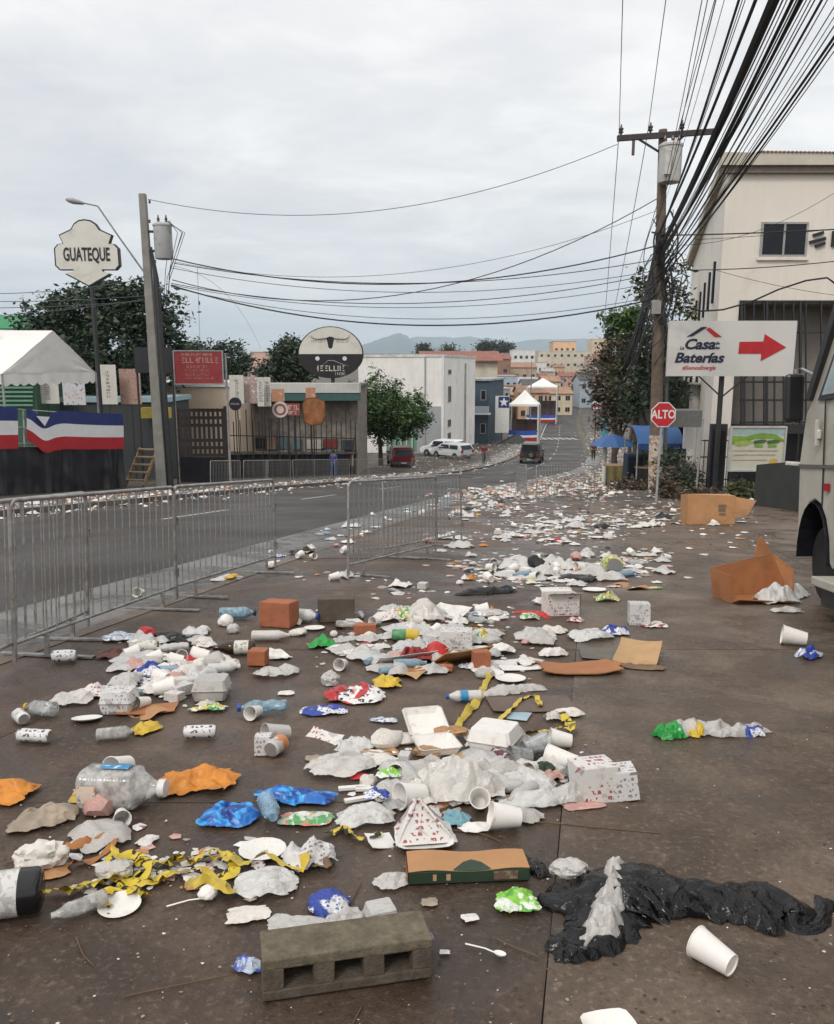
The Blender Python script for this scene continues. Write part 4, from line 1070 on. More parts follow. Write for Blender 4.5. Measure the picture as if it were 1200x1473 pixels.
# ------------------------------------------------------------------ vehicles and people on the street
m_tyre = M('tyre', (0.018, 0.018, 0.018), 0.8); m_rim = M('rim', (0.42, 0.42, 0.42), 0.4, metal=0.6); m_lampred = M('tail_red', (0.35, 0.01, 0.01), 0.3); m_lampw = M('lamp_clear', (0.7, 0.7, 0.68), 0.2); m_chrome = M('bumper_grey', (0.10, 0.10, 0.10), 0.5); m_plate = M('plate', (0.6, 0.6, 0.6), 0.5)
def car(name, label, cat, base, rz, paint, L_=4.4, W_=1.78, H_=1.65, kind='suv', group=None, spare=False):
    """local x across, local y forward; the rear faces -y"""
    t = thing(name, label, cat, base, 0, group, Matrix.Rotation(rz, 3, 'Z'))
    hw = W_/2; wr = 0.34 if kind != 'jeep' else 0.38
    if kind == 'suv': prof = [(-L_/2, 0.35), (-L_/2+0.02, 0.95), (-L_/2+0.35, H_-0.1), (-L_/2+0.6, H_), (0.35, H_), (0.75, H_-0.12), (1.25, 1.06), (L_/2-0.25, 0.92), (L_/2, 0.70), (L_/2, 0.32)]
    elif kind == 'van': prof = [(-L_/2, 0.30), (-L_/2, 1.2), (-L_/2+0.12, H_), (L_/2-1.3, H_), (L_/2-0.5, 1.25), (L_/2, 0.95), (L_/2, 0.30)]
    else: prof = [(-L_/2, 0.45), (-L_/2, 1.05), (-L_/2+0.06, H_-0.04), (-L_/2+0.2, H_), (0.25, H_), (0.45, 1.12), (L_/2-0.1, 1.05), (L_/2, 0.9), (L_/2, 0.45)]
    mb = MB(); n = len(prof)
    def inset(z): return hw if z < 1.05 else hw-(z-1.05)*0.24
    vs = [(-inset(z), y_, z) for y_, z in prof]+[(inset(z), y_, z) for y_, z in prof]
    fs = [tuple(range(n)), tuple(range(n, 2*n))[::-1]]+[((i+1) % n, i, n+i, n+(i+1) % n) for i in range(n)]
    mb.add(vs, fs); body = mb.build('body', paint, t, bev=0.05)
    # glass: rear, sides, windscreen
    zb, zt = 1.02, H_-0.14
    mb = MB(); mb.add([(-hw+.18, -L_/2-0.012+0.03, zb), (hw-.18, -L_/2-0.012+0.03, zb), (hw-.26, -L_/2+(0.30 if kind == 'suv' else 0.07), zt), (-hw+.26, -L_/2+(0.30 if kind == 'suv' else 0.07), zt)], [(0, 1, 2, 3)])
    mb.v = [(x, y_-0.02, z) for x, y_, z in mb.v]; mb.build('rear_window', m_glass, t)
    yf = {'suv': 0.62, 'van': L_/2-1.25, 'jeep': 0.2}[kind]
    for sg in (-1, 1):
        mb = MB(); a = sg*(inset(zb)+0.008); c = sg*(inset(zt)+0.008)
        ys_ = [-L_/2+0.45, -L_/2+0.45+(yf+L_/2-0.45)*0.48, -L_/2+0.45+(yf+L_/2-0.45)*0.53, yf]
        for i in (0, 2):
            q = [(a, ys_[i], zb), (a, ys_[i+1]+(0.25 if i == 2 and kind == 'suv' else 0), zb), (c, ys_[i+1], zt), (c, ys_[i]+0.05, zt)]
            mb.add(q, [(0, 1, 2, 3)])
        mb.build('side_window', m_glass, t)
        mb = MB(); mb.box(sg*(hw-.2)-0.1, sg*(hw-.2)+0.1, -L_/2-0.03, -L_/2+0.03, 0.72, 0.98); mb.build('tail_light', m_lampred, t)
        mb = MB(); mb.box(sg*(hw-.28)-0.14, sg*(hw-.28)+0.14, L_/2-0.04, L_/2+0.02, 0.62, 0.76); mb.build('headlight', m_lampw, t)
        mb = MB(); mb.beam((sg*(hw-.02), yf+0.15, 1.05), (sg*(hw+.18), yf+0.1, 1.08), 0.14, 0.12); mb.build('mirror', m_chrome, t)
    mb = MB(); mb.box(-hw+.03, hw-.03, -L_/2-0.08, -L_/2-0.002, 0.38, 0.56); mb.build('bumper', m_chrome, t, bev=0.02)
    mb = MB(); mb.box(-hw+.03, hw-.03, L_/2+0.002, L_/2+0.07, 0.34, 0.54); mb.build('bumper', m_chrome, t, bev=0.02)
    mb = MB(); mb.box(-0.22, 0.22, -L_/2-0.10, -L_/2-0.082, 0.42, 0.54); mb.build('number_plate', m_plate, t)
    ws = [(sg*(hw-0.06), yy) for sg in (-1, 1) for yy in (-L_/2+0.82, L_/2-0.82)]
    for x, yy in ws:
        wh = link('wheel', WH[0], t, (x, yy, wr)); wh.scale = (1, wr/0.34, wr/0.34)
        link('rim', WH[1], wh)
    if spare:
        wh = link('spare_wheel', WH[0], t, (0.12, -L_/2-0.14, 0.92), PI/2); wh.scale = (1, 1.02, 1.02)
        link('rim', WH[1], wh)
    return t
_a = MB(); _a.lathe([(0.19, -0.10), (0.32, -0.11), (0.34, -0.07), (0.34, 0.07), (0.32, 0.11), (0.19, 0.10)], 20, mat=Matrix.Rotation(PI/2, 4, 'Y')); 
_b = MB(); _b.lathe([(0.02, -0.115), (0.12, -0.09), (0.19, -0.105), (0.19, 0.105), (0.12, 0.09), (0.02, 0.115)], 16, mat=Matrix.Rotation(PI/2, 4, 'Y'))
WH = (_a.mesh('tyre', m_tyre, 40), _b.mesh('rim', m_rim, 40))
def onstreet(u, Y, dz=0.0):
    p = at(u, 600, Y); return Vector((p.x, Y, gz(Y)+dz))
def paint(name, c): return M(name, c, 0.28, 0.06, 1.0, dirt=0.08)
car('parked_car', 'dark red sport utility car parked with its rear to the street', 'car', onstreet(576, 64, .085), R(8), paint('paint_red', (0.16, 0.012, 0.018)), 4.3, 1.78, 1.62)
car('parked_car', 'white sport utility car parked by the white warehouse', 'car', onstreet(638, 79, .085), R(58), paint('paint_white', (0.74, 0.74, 0.73)), 4.4, 1.8, 1.66)
car('parked_van', 'white van with dark windows behind the white car', 'van', onstreet(633, 92, .085), R(12), MATS['paint_white'], 5.0, 1.95, 2.6, 'van')
car('parked_car', 'pale silver car half hidden behind the white one', 'car', onstreet(651, 75, .085), R(40), paint('paint_silver', (0.55, 0.56, 0.56)), 4.2, 1.75, 1.5)
car('jeep', 'dark green open jeep with spare wheel driving down the street', 'jeep', onstreet(767, 71, -.03), R(-14), paint('paint_green', (0.035, 0.045, 0.035)), 3.9, 1.75, 1.85, 'jeep', spare=True)

def skin_mesh(nodes, edges, root=0):
    me = bpy.data.meshes.new('body')
    me.from_pydata([n[0] for n in nodes], edges, [])
    o = bpy.data.objects.new('body', me); COL.objects.link(o)
    sm = o.modifiers.new('skin', 'SKIN')
    for i, n in enumerate(nodes):
        sv = me.skin_vertices[0].data[i]; sv.radius = (n[1], n[2] if len(n) > 2 else n[1]); sv.use_root = (i == root)
    sub = o.modifiers.new('sub', 'SUBSURF'); sub.levels = 1; sub.render_levels = 1
    return o
m_skin = M('skin', (0.20, 0.11, 0.07), 0.6); m_hair = M('hair', (0.012, 0.010, 0.009), 0.6)
def person(label, base, rz, shirt, pants, H=1.70, stride=0.12, arm=0.1):
    t = thing('person', label, 'person', base, rz)
    k = H/1.70
    J = lambda x, y_, z: (x*k, y_*k, z*k)
    nodes = [(J(0, 0, 0.92), .13*k, .10*k), (J(0, 0, 1.12), .13*k, .09*k), (J(0, 0, 1.36), .16*k, .10*k), (J(0, 0, 1.46), .06*k), (J(0, -.01, 1.53), .065*k), (J(0, -.015, 1.62), .085*k, .1*k), (J(0, -.01, 1.68), .06*k),
             (J(-.10, 0, .86), .09*k), (J(-.11, -stride, .48), .062*k), (J(-.11, -stride*.2, .09), .042*k), (J(-.11, -stride*.2-.14, .04), .035*k),
             (J(.10, 0, .86), .09*k), (J(.11, stride*.3, .48), .062*k), (J(.11, stride*1.6, .10), .042*k), (J(.11, stride*1.6-.14, .04), .035*k),
             (J(-.19, 0, 1.38), .055*k), (J(-.24, .02, 1.12), .042*k), (J(-.23, -arm, .90), .034*k), (J(-.22, -arm*1.4, .80), .03*k),
             (J(.19, 0, 1.38), .055*k), (J(.24, .02, 1.12), .042*k), (J(.23, -arm, .90), .034*k), (J(.22, -arm*1.4, .80), .03*k)]
    edges = [(0, 1), (1, 2), (2, 3), (3, 4), (4, 5), (5, 6), (0, 7), (7, 8), (8, 9), (9, 10), (0, 11), (11, 12), (12, 13), (13, 14), (2, 15), (15, 16), (16, 17), (17, 18), (2, 19), (19, 20), (20, 21), (21, 22)]
    o = skin_mesh(nodes, edges); o.parent = t; o.data.materials.append(m_skin)
    g = 0.022*k
    def cloth(ids, name, mat):
        mp = {i: j for j, i in enumerate(ids)}
        nn = [(nodes[i][0], nodes[i][1]+g, (nodes[i][2] if len(nodes[i]) > 2 else nodes[i][1])+g) for i in ids]
        ee = [(mp[a], mp[b_]) for a, b_ in edges if a in mp and b_ in mp]
        c = skin_mesh(nn, ee); c.name = name; c.parent = t; c.data.materials.append(mat)
    cloth([0, 1, 2, 15, 16, 19, 20], 'shirt', shirt); cloth([0, 7, 8, 9, 11, 12, 13], 'trousers', pants)
    mb = MB(); mb.lathe([(0.0, 1.74*k), (0.05*k, 1.73*k), (0.092*k, 1.68*k), (0.10*k, 1.62*k), (0.095*k, 1.57*k)][::-1], 12, mat=Matrix.Translation((0, 0.018*k, 0)), cap0=False); mb.build('hair', m_hair, t, 179)
    return t
m_jean = M('jeans', (0.03, 0.04, 0.07), 0.8); m_dkp = M('dark_trousers', (0.02, 0.02, 0.022), 0.8)
person('person in red shirt and dark trousers walking on the far pavement', onstreet(697, 66.5, .09), R(20), M('shirt_red', (0.28, 0.02, 0.025), 0.8), m_dkp, 1.7)
person('person in white shirt behind the barricades by the restaurant', onstreet(464, 50, .09), R(200), M('shirt_white', (0.62, 0.62, 0.60), 0.8), m_jean, 1.68, 0.16, 0.2)
person('person in blue shirt and blue trousers standing behind the far barricades', onstreet(479, 42.5, .09), R(150), M('shirt_blue', (0.03, 0.07, 0.28), 0.8), M('trousers_blue', (0.025, 0.06, 0.22), 0.8), 1.5, 0.1)

# ------------------------------------------------------------------ tents down the street
def pop_tent(label, u0, u1, vpeak, veave, Y, flagm=True, rz=0.0, nlegs=4):
    s = mppY(Y); W = (u1-u0)*s; c = at((u0+u1)/2, veave, Y); zg = gz(Y)+.05; he = c.z-zg
    hp = at(700, vpeak, Y).z-zg
    t = thing('canopy_tent', label, 'tent', (c.x, Y, zg), rz)
    mb = MB(); n = 9
    def f(u, v):
        a = 2*PI*u; k = max(abs(math.cos(a)), abs(math.sin(a)))
        x, y_ = math.cos(a)/k*W/2, math.sin(a)/k*W/2
        q = v**1.15
        return (x*(1-v), y_*(1-v), he+0.28+(hp-he-0.28)*q)
    mb.grid(f, 32, n, wrap=True)
    mb.build('canopy', m_canvas, t, 40)
    mb = MB(); mb.add([(-W/2, -W/2, he), (W/2, -W/2, he), (W/2, W/2, he), (-W/2, W/2, he), (-W/2, -W/2, he+.28), (W/2, -W/2, he+.28), (W/2, W/2, he+.28), (-W/2, W/2, he+.28)], [(0, 1, 5, 4), (1, 2, 6, 5), (2, 3, 7, 6), (3, 0, 4, 7)])
    mb.build('valance', m_canvas, t)
    for x, y_ in ((-1, -1), (1, -1), (1, 1), (-1, 1)):
        mb = MB(); mb.box(x*W/2-.09, x*W/2+.09, y_*W/2-.09, y_*W/2+.09, 0, he+.1); mb.build('leg', M('tent_leg', (0.66, 0.64, 0.60), 0.6), t)
    if flagm:
        mb = MB()
        nu, nv = 30, 10
        mb.grid(lambda u, v: (-W/2+W*u, -W/2-0.1-0.08*math.sin(u*17)*(1-v), 0.35+v*1.35+(0.35*(0.5-u)**2)), nu, nv)
        mb.m = [2 if (i//(nu-1)) < 3 else (1 if (i//(nu-1)) < 5 else 0) for i in range(len(mb.f))]
        mb.build('bunting', [M('bunting_blue', (0.03, 0.09, 0.42), 0.7), fl_w, fl_r], t, 179)
    mb = MB(); mb.box(-W/2+.2, W/2-.2, W*0.2, W*0.3, 0, he*0.62); mb.build('dark_inside', M('tent_inside_dark', (0.10, 0.06, 0.06), 0.8, 0.6, 0.8), t)  # dark panel stands in for the shade inside the tent
    return t
pop_tent('white peaked tent draped with blue, white and red cloth', 734, 776, 560, 583, 108, True, R(-12))
pop_tent('second white peaked tent farther down the street', 760, 802, 543, 557, 165, True, R(-12))
t, W, H, h0 = board_on('banner', 'tall white banner topped by a blue square with a white star', 'banner', 712, 733, 569, 622, 104, M('banner_white', (0.70, 0.69, 0.66), 0.6), None, (0.5,), thick=0.06)
mb = MB(); mb.box(-W*0.28, W/2-0.02, -0.05, -0.031, h0+H*0.68, h0+H*0.98); mb.build('blue_square', fl_b, t)
stp = [((0.62 if k % 2 == 0 else 0.26)*math.sin(PI*k/5), (0.62 if k % 2 == 0 else 0.26)*math.cos(PI*k/5)) for k in range(10)]
mb = MB(); mb.prism([(x+W*0.11, z+h0+H*0.83) for x, z in stp], -0.062, -0.051); mb.build('star', fl_w, t)
mb = MB(); mb.add([(0, 0, 0), (4.2, -0.4, 0), (2.6, 0.3, 1.25), (0.4, 2.2, 0), (4.4, 2, 0), (2.5, 2.2, 1.2)], [(0, 1, 2), (0, 2, 5, 3), (1, 4, 5, 2), (3, 5, 4)])
o = mb.build('tarp', m_black, None); o.location = onstreet(718, 103, .06); tag(o, 'black tarp propped like a low tent before the peaked tent', 'tarp')
# thin street poles along the left pavement
def street_pole(label, u, vtop, Y, r_=0.11, arm=None, mat=None):
    b_ = onstreet(u, Y, .05); tp = at(u, vtop, Y)
    t = thing('utility_pole', label, 'utility pole', b_)
    mb = MB(); mb.tube([(0, 0, -.1), (0, 0, tp.z-b_.z)], [r_*1.2, r_*0.8], 10); mb.build('shaft', mat or m_concpole, t, 60)
    if arm:
        mb = MB(); mb.beam((-arm, 0, tp.z-b_.z-0.4), (arm, 0, tp.z-b_.z-0.4), 0.12, 0.14); mb.build('crossarm', m_dsteel, t)
        for x in (-arm*.9, -arm*.4, arm*.4, arm*.9):
            mb = MB(); z = tp.z-b_.z-0.33; mb.lathe([(0.03, z), (0.07, z+.06), (0.04, z+.12), (0.07, z+.18), (0.02, z+.26)], 8, mat=Matrix.Translation((x, 0, 0))); mb.build('insulator', m_insul, t, 40)
    return t, b_, tp
street_pole('thin grey pole at the corner of the white warehouse', 669, 522, 76)
street_pole('slender pole beside the blue house', 708, 545, 108)
street_pole('slender pole near the second tent', 763, 520, 160, 0.12)

# ------------------------------------------------------------------ right side: cream building
def right_building():
    Y = 30.0
    nc = at(1047, 240, Y); fc = at(996, 378, 58.0)
    zb = gz(Y)-0.2
    t = thing('cream_building', 'two storey cream building with caged terrace and dark window', 'building', (nc.x, Y, zb))
    mw = M('cream_render', (0.80, 0.745, 0.665), 0.85, 0.05, 0.35, 0.01, dirt=0.22, dirtcol=(0.52, 0.46, 0.39), streak=.14)
    H = nc.z-zb; W = 9.5
    fx, fy = fc.x-nc.x, 58-Y
    dcage0 = at(1064, 432, Y).x-nc.x; zc0 = at(1064, 610, Y).z-zb; zc1 = at(1064, 432, Y).z-zb
    # wall with the terrace opening left in it
    mb = MB()
    mb.add([(0, 0, 0), (fx, fy, -3), (fx, fy, H), (0, 0, H)], [(0, 3, 2, 1)])                 # long side wall
    mb.add([(0, 0, 0), (dcage0, 0, 0), (dcage0, 0, H), (0, 0, H)], [(0, 1, 2, 3)])           # pier
    mb.add([(dcage0, 0, zc1), (W, 0, zc1), (W, 0, H), (dcage0, 0, H)], [(0, 1, 2, 3)])       # upper wall
    mb.add([(fx, fy, 0), (fx+W, fy, 0), (fx+W, fy, H), (fx, fy, H)], [(0, 1, 2, 3)])
    mb.add([(W, 0, 0), (fx+W, fy, 0), (fx+W, fy, H), (W, 0, H)], [(0, 1, 2, 3)])
    mb.build('wall', mw, t)
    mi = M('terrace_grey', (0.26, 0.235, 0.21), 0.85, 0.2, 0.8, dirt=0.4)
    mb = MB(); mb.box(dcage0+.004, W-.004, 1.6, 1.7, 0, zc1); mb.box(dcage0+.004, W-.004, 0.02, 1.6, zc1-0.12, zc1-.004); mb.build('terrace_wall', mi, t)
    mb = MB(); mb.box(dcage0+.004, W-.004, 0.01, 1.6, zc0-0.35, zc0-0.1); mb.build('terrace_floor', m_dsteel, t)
    mb = MB(); mb.box(0.2, dcage0, 0.03, 0.3, zc0-0.4, zc0-0.15); mb.v = [(x, y_-0.09, z) for x, y_, z in mb.v]; mb.build('string_course', M('band_tan', (0.46, 0.39, 0.31), 0.8), t)
    # roof with parapet and corrugated edge
    mb = MB(); mb.add([(-.35, -.35, H), (W+.3, -.35, H+0.02), (fx+W+.3, fy+.3, H), (fx-.35, fy+.3, H), (-.35, -.35, H+.42), (W+.3, -.35, H+.30), (fx+W+.3, fy+.3, H+.4), (fx-.35, fy+.3, H+.42)],
                      [(0, 3, 2, 1), (4, 5, 6, 7), (0, 1, 5, 4), (1, 2, 6, 5), (2, 3, 7, 6), (3, 0, 4, 7)])
    rfm = mb.build('roof', M('parapet_cream', (0.60, 0.55, 0.47), 0.85, 0.15, 0.8, dirt=0.55, dirtcol=(0.34, 0.30, 0.25)), t)
    mb = MB()
    n = 60
    for i in range(n):
        x0 = 0.9+(W-0.9)*i/n
        mb.box(x0, x0+(W-.9)/n*0.6, -.40, 0.6, H+.425-.11*(x0/W), H+.47-.11*(x0/W))
    mb.build('tile_edge', rf['rust'], rfm)
    mb = MB(); mb.box(-.2, W, -.2, -.004, H-.22, H-.004); mb.build('eave_shadow_board', M('eave_shadow_brown', (0.22, 0.19, 0.16), 0.8), t)  # dark brown strip drawn in as the shadow line under the eave
    # upper window
    a = at(1092, 369, Y); b_ = at(1163, 319, Y)
    window(t, a.x-nc.x, a.z-zb, b_.x-a.x, b_.z-a.z, y=-0.01)
    mb = MB(); mb.box(a.x-nc.x-.08, b_.x-nc.x+.08, -.09, -.002, a.z-zb-.12, a.z-zb-.004); mb.build('sill', mw, t)
    # emblem of slanted bars and the start of the lettering
    for (u0, v0, u1, v1, th) in ((1169, 338.5, 1184, 334, 4.2), (1164, 348.5, 1187, 342.5, 4.2), (1172, 354, 1186, 349.5, 4.2)):
        p, q = at(u0, v0, Y), at(u1, v1, Y)
        mb = MB(); mb.beam((p.x-nc.x, -.05, p.z-zb), (q.x-nc.x, -.05, q.z-zb), 0.08, th*mppY(Y)); mb.build('emblem_bar', m_ink, t)
    p = at(1195, 354, Y); q = at(1195, 332, Y)
    mb = MB(); x = p.x-nc.x; z0 = p.z-zb; z1 = q.z-zb
    mb.box(x, x+.16, -.09, -.004, z0, z1); mb.box(x+.161, x+.5, -.09, -.004, z0, z0+.13); mb.build('letter', m_ink, t)
    # slit windows down the side wall
    sd = Vector((fx, fy, 0)); ang = math.atan2(fy, fx)
    for k, q in enumerate((0.10, 0.20, 0.32, 0.45, 0.60)):
        px_ = fx*q; py_ = fy*q
        sw = MB(); sw.box(0, 0.45, -.03, .06, H*0.62, H*0.62+1.6); o = sw.build('slit_window', m_glass, t)
        o.location = (px_, py_, -0.1*k); o.rotation_euler = (0, 0, ang)
        o.location = o.location+Vector((-0.03*math.sin(ang), 0.03*math.cos(ang), 0))
    # steel cage of the terrace
    def bar(u0, v0, u1, v1, th=0.05, name='cage_bar', y_=-.08, par=None):
        p, q = at(u0, v0, Y), at(u1, v1, Y)
        mb = MB(); mb.beam((p.x-nc.x, y_, p.z-zb), (q.x-nc.x, y_, q.z-zb), th, th); return mb.build(name, m_dsteel, t)
    for u in (1066, 1070, 1083, 1098, 1102, 1113, 1126, 1140, 1150, 1158, 1180, 1200): bar(u, 432, u, 610, 0.075 if u in (1066, 1102, 1150) else 0.05)
    for v in (433, 478, 549, 575, 607): bar(1064, v, 1240, v, 0.07, 'cage_rail', -.03)
    # ground floor, door and lower wall
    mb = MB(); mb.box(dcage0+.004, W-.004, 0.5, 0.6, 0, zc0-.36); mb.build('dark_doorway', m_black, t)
    for u in (1150, 1163, 1176, 1190):
        p = at(u, 600, Y); mb = MB(); mb.box(p.x-nc.x, p.x-nc.x+.05, -.05, 0, 0, zc0-.36); mb.build('gate_bar', m_dsteel, t)
    # rounded balcony drum and shop opening on the side
    p = at(1004, 552, 50); q = at(1004, 540, 50)
    return nc, zb
RB, RBz = right_building()
house('annex', 'dark fronted annex beside the cream building with grey awning', 'building', 962, 1004, 553, 40, 5, M('annex_dark', (0.055, 0.05, 0.045), 0.7), 'flat', rf['dark'], (1, 1))
# small round white balcony with dark slots
t = thing('balcony', 'small rounded white balcony with dark upright slots', 'balcony', at(1004, 553, 38.5))
mb = MB(); mb.lathe([(0.02, 0), (0.62, 0.02), (0.68, 0.10), (0.68, 0.42), (0.66, 0.46), (0.02, 0.46)], 24); mb.build('drum', wallm('drum', (0.74, 0.72, 0.68)), t, 40)
for k in range(7):
    a = R(200+k*23); mb = MB(); mb.obox(Matrix.Translation((0.68*math.cos(a), 0.68*math.sin(a), 0.27)) @ Matrix.Rotation(a, 4, 'Z'), 0.03, 0.12, 0.28); mb.build('slot', m_ink, t)
mb = MB(); mb.tube([(0, 0.3, 0), (0, 0.3, gz(38.5)-at(1004, 553, 38.5).z)], 0.25, 12); mb.build('column', wallm('drum', (0.74, 0.72, 0.68)), t, 60)
wall_thing('awning', 'plain grey awning board behind the stop sign', 'awning', 964, 1011, 590, 614, 29.0, M('awning_grey', (0.17, 0.17, 0.16), 0.7), 1.2)
for k, u in enumerate((986, 1008)):
    p = at(u, 614, 29.5); mb = MB(); mb.box(-.05, .05, -.05, .05, gz(29.5)-p.z, 0.1); o = mb.build('support', m_steel, bpy.data.objects['awning.001']); o.location = Vector((p.x, 29.5, p.z))-Vector(bpy.data.objects['awning.001'].matrix_basis.translation)
wall_thing('white_board', 'narrow white panel under the grey awning', 'panel', 984, 999, 613, 645, 30.5, wc['white'], 0.2)

# direction sign with arrow
m_white = M('sign_face_white', (0.62, 0.61, 0.58), 0.45, 0.06, 0.8, dirt=0.15, dirtcol=(0.42, 0.40, 0.36))
m_navy = M('sign_navy', (0.014, 0.018, 0.05), 0.5); m_sred = M('sign_red', (0.46, 0.014, 0.022), 0.45)
t, W, H, h0 = board_on('direction_sign', 'white sign reading Casa de las Baterias with red arrow on a black post', 'sign', 958.5, 1146, 461, 540.5, 25, m_white, None, (0.465,), thick=0.14, pr=0.085, gnd=-.02)
sx = W/187.5
def P_(u, v): return (u-1052)*sx, h0+H*(540.5-v)/79.5
mb = MB(); mb.prism([P_(*q) for q in ((1062.5, 491), (1062, 508), (1096, 508), (1096, 518.5), (1132, 499), (1099, 480), (1098, 490.5))], -.085, -.071); mb.build('arrow', m_sred, t)
mb = MB(); mb.prism([P_(*q) for q in ((984, 484), (993, 483), (1014, 470), (1008, 469.5), (1004, 470.5))], -.085, -.071); mb.build('roof_mark', m_navy, t)
mb = MB(); mb.prism([P_(*q) for q in ((1012, 473), (1017, 470.5), (1036, 484), (1026, 484.5))], -.085, -.071); mb.build('roof_mark', m_sred, t)
def tx(s_, u, v, hpx, mat, fat=0.0, sxx=0.8, shear=0.25):
    x, z = P_(u, v); text_part('lettering', s_, hpx*sx*1.38, mat, t, (x, -.076, z), extrude=0.004, shear=shear, fat=fat, sx=sxx)
tx('Casa', 1003.5, 495, 15, m_navy, 0.015, 1.14); tx('Baterías', 1004, 514.5, 14.5, m_navy, 0.015, 1.12)
tx('La', 978, 500, 4.5, m_navy, 0.004, 1); tx('de', 1030, 493, 4.5, m_navy, .004, 1); tx('las', 1030.5, 499.5, 4.5, m_navy, .004, 1); tx('#SomosEnergía', 1005, 528.5, 6, m_sred, 0.002, 0.95)
for sg in (-1, 1):
    mb = MB(); mb.beam((-0.035*W+sg*0.75, .14, h0), (-0.035*W, .14, h0-0.65), 0.04, 0.04); mb.build('brace', m_dsteel, t)

# stop sign
m_stop = M('stop_red', (0.50, 0.022, 0.03), 0.4, 0.08, 4); m_swhite = M('stop_white', (0.74, 0.72, 0.70), 0.4)
def stop_sign():
    Y = 22.0; c = at(954.5, 596, Y); b_ = gp(944, 721); 
    t = thing('stop_sign', 'red octagonal stop sign reading ALTO on a leaning post', 'sign', (b_.x, b_.y, b_.z))
    o = c-b_
    R_ = 20.3*mppY(Y)*0.96
    oc = [(R_*math.cos(PI/8+k*PI/4), R_*math.sin(PI/8+k*PI/4)) for k in range(8)]
    mb = MB(); mb.prism([(o.x+x, o.z+z) for x, z in oc], o.y-.006, o.y+.006); mb.build('plate', m_swhite, t)
    mb = MB(); mb.prism([(o.x+x*0.92, o.z+z*0.92) for x, z in oc], o.y-.011, o.y-.007); mb.build('face', m_stop, t)
    text_part('lettering', 'ALTO', 0.32, m_swhite, t, (o.x, o.y-.013, o.z), extrude=0.002, fat=0.008, sx=0.80)
    mb = MB(); mb.tube([(0, 0, -.1), (o.x*0.5, o.y*.5+.07, o.z*0.5), (o.x, o.y+.075, o.z+0.25)], 0.035, 8); mb.build('post', m_steel, t, 60)
stop_sign()
# green and cream billboard
def bill_mat():
    m, t, b = new_mat('billboard_print')
    v = coords(t, 'Object')
    sepn = N(t, 'ShaderNodeSeparateXYZ'); t.links.new(v, sepn.inputs[0])
    n = nz(t, v, 2.2, 3, 0.5)
    z = mathn(t, 'ADD', sepn.outputs[2], mathn(t, 'MULTIPLY', mathn(t, 'SUBTRACT', n, 0.5), 0.35))
    return m, t, b, z
t, W, H, h0 = board_on('billboard', 'small billboard with green hills on a cream ground', 'billboard', 1049, 1129, 615, 675, 24.0, M('board_cream', (0.60, 0.58, 0.47), 0.5, 0.06, 3, dirt=0.15, dirtcol=(0.42, 0.4, 0.3)), M('board_frame', (0.5, 0.5, 0.47), 0.5), (0.08, 0.92), thick=0.08)
def blob2(pts, mat, y_, name): 
    mb = MB(); mb.prism([(-W/2+W*x, h0+H*z) for x, z in pts], y_-.004, y_); mb.build(name, mat, t)
blob2([(0.0, 0.97), (1, 0.97), (1, 0.82), (0.0, 0.84)], M('print_sky', (0.36, 0.50, 0.50), 0.5), -.041, 'printed_sky')
blob2([(0.0, 0.82), (0.25, 0.80), (0.55, 0.88), (0.8, 0.86), (1, 0.72), (1, 0.66), (0.8, 0.74), (0.45, 0.74), (0.2, 0.64), (0, 0.60)], M('print_leaf', (0.20, 0.36, 0.06), 0.5, 0.3, 6), -.046, 'printed_hill')
blob2([(0.05, 0.66), (0.28, 0.70), (0.45, 0.68), (0.3, 0.58), (0.1, 0.56)], M('print_lime', (0.36, 0.46, 0.12), 0.5, 0.3, 6), -.05, 'printed_hill')
for x in (0.42, 0.68):
    blob2([(x, 0.62), (x+.2, 0.64), (x+.26, 0.70), (x+.18, 0.73), (x, 0.70)], M('print_dkgreen', (0.06, 0.15, 0.03), 0.5, 0.3, 8), -.052, 'printed_tree')
    blob2([(x+.02, 0.54), (x+.18, 0.54), (x+.18, 0.61), (x+.02, 0.61)], MATS['print_leaf'], -.052, 'printed_shape')
glyphs(t, [(0.44, 0.03, -0.46, 0.40), (0.34, 0.03, -0.46, 0.36), (0.22, 0.025, -0.46, 0.2)], W, h0, H, -.045, M('print_brown', (0.36, 0.28, 0.18), 0.5), 31)
blob2([(0.74, 0.16), (0.80, 0.12), (0.88, 0.16), (0.90, 0.24), (0.82, 0.28), (0.75, 0.24)], M('print_gold', (0.60, 0.42, 0.08), 0.5), -.052, 'printed_flower')
# dark ramp wall with sloped top and rail
a = gp(1084, 726); p1 = at(1084, 668, a.y); p2 = at(1152, 655, a.y-4.5)
mb = MB()
x0, y0, z0 = a.x, a.y, a.z; x1, y1 = p2.x, a.y-4.5
mb.add([(x0, y0, z0-.1), (x1+1.2, y1, gz(y1)-.1), (x1+1.2, y1, p2.z), (x0, y0, p1.z), (x0+.5, y0+.25, z0-.1), (x1+1.7, y1+.25, gz(y1)-.1), (x1+1.7, y1+.25, p2.z), (x0+.5, y0+.25, p1.z)],
       [(0, 1, 2, 3), (5, 4, 7, 6), (3, 2, 6, 7), (0, 3, 7, 4), (1, 5, 6, 2)])
tag(mb.build('ramp_wall', M('wall_charcoal', (0.042, 0.045, 0.043), 0.6, 0.25, 1.5, 0.01)), 'charcoal painted low wall beside the billboard', 'wall')
mb = MB(); a = gp(1000, 716)
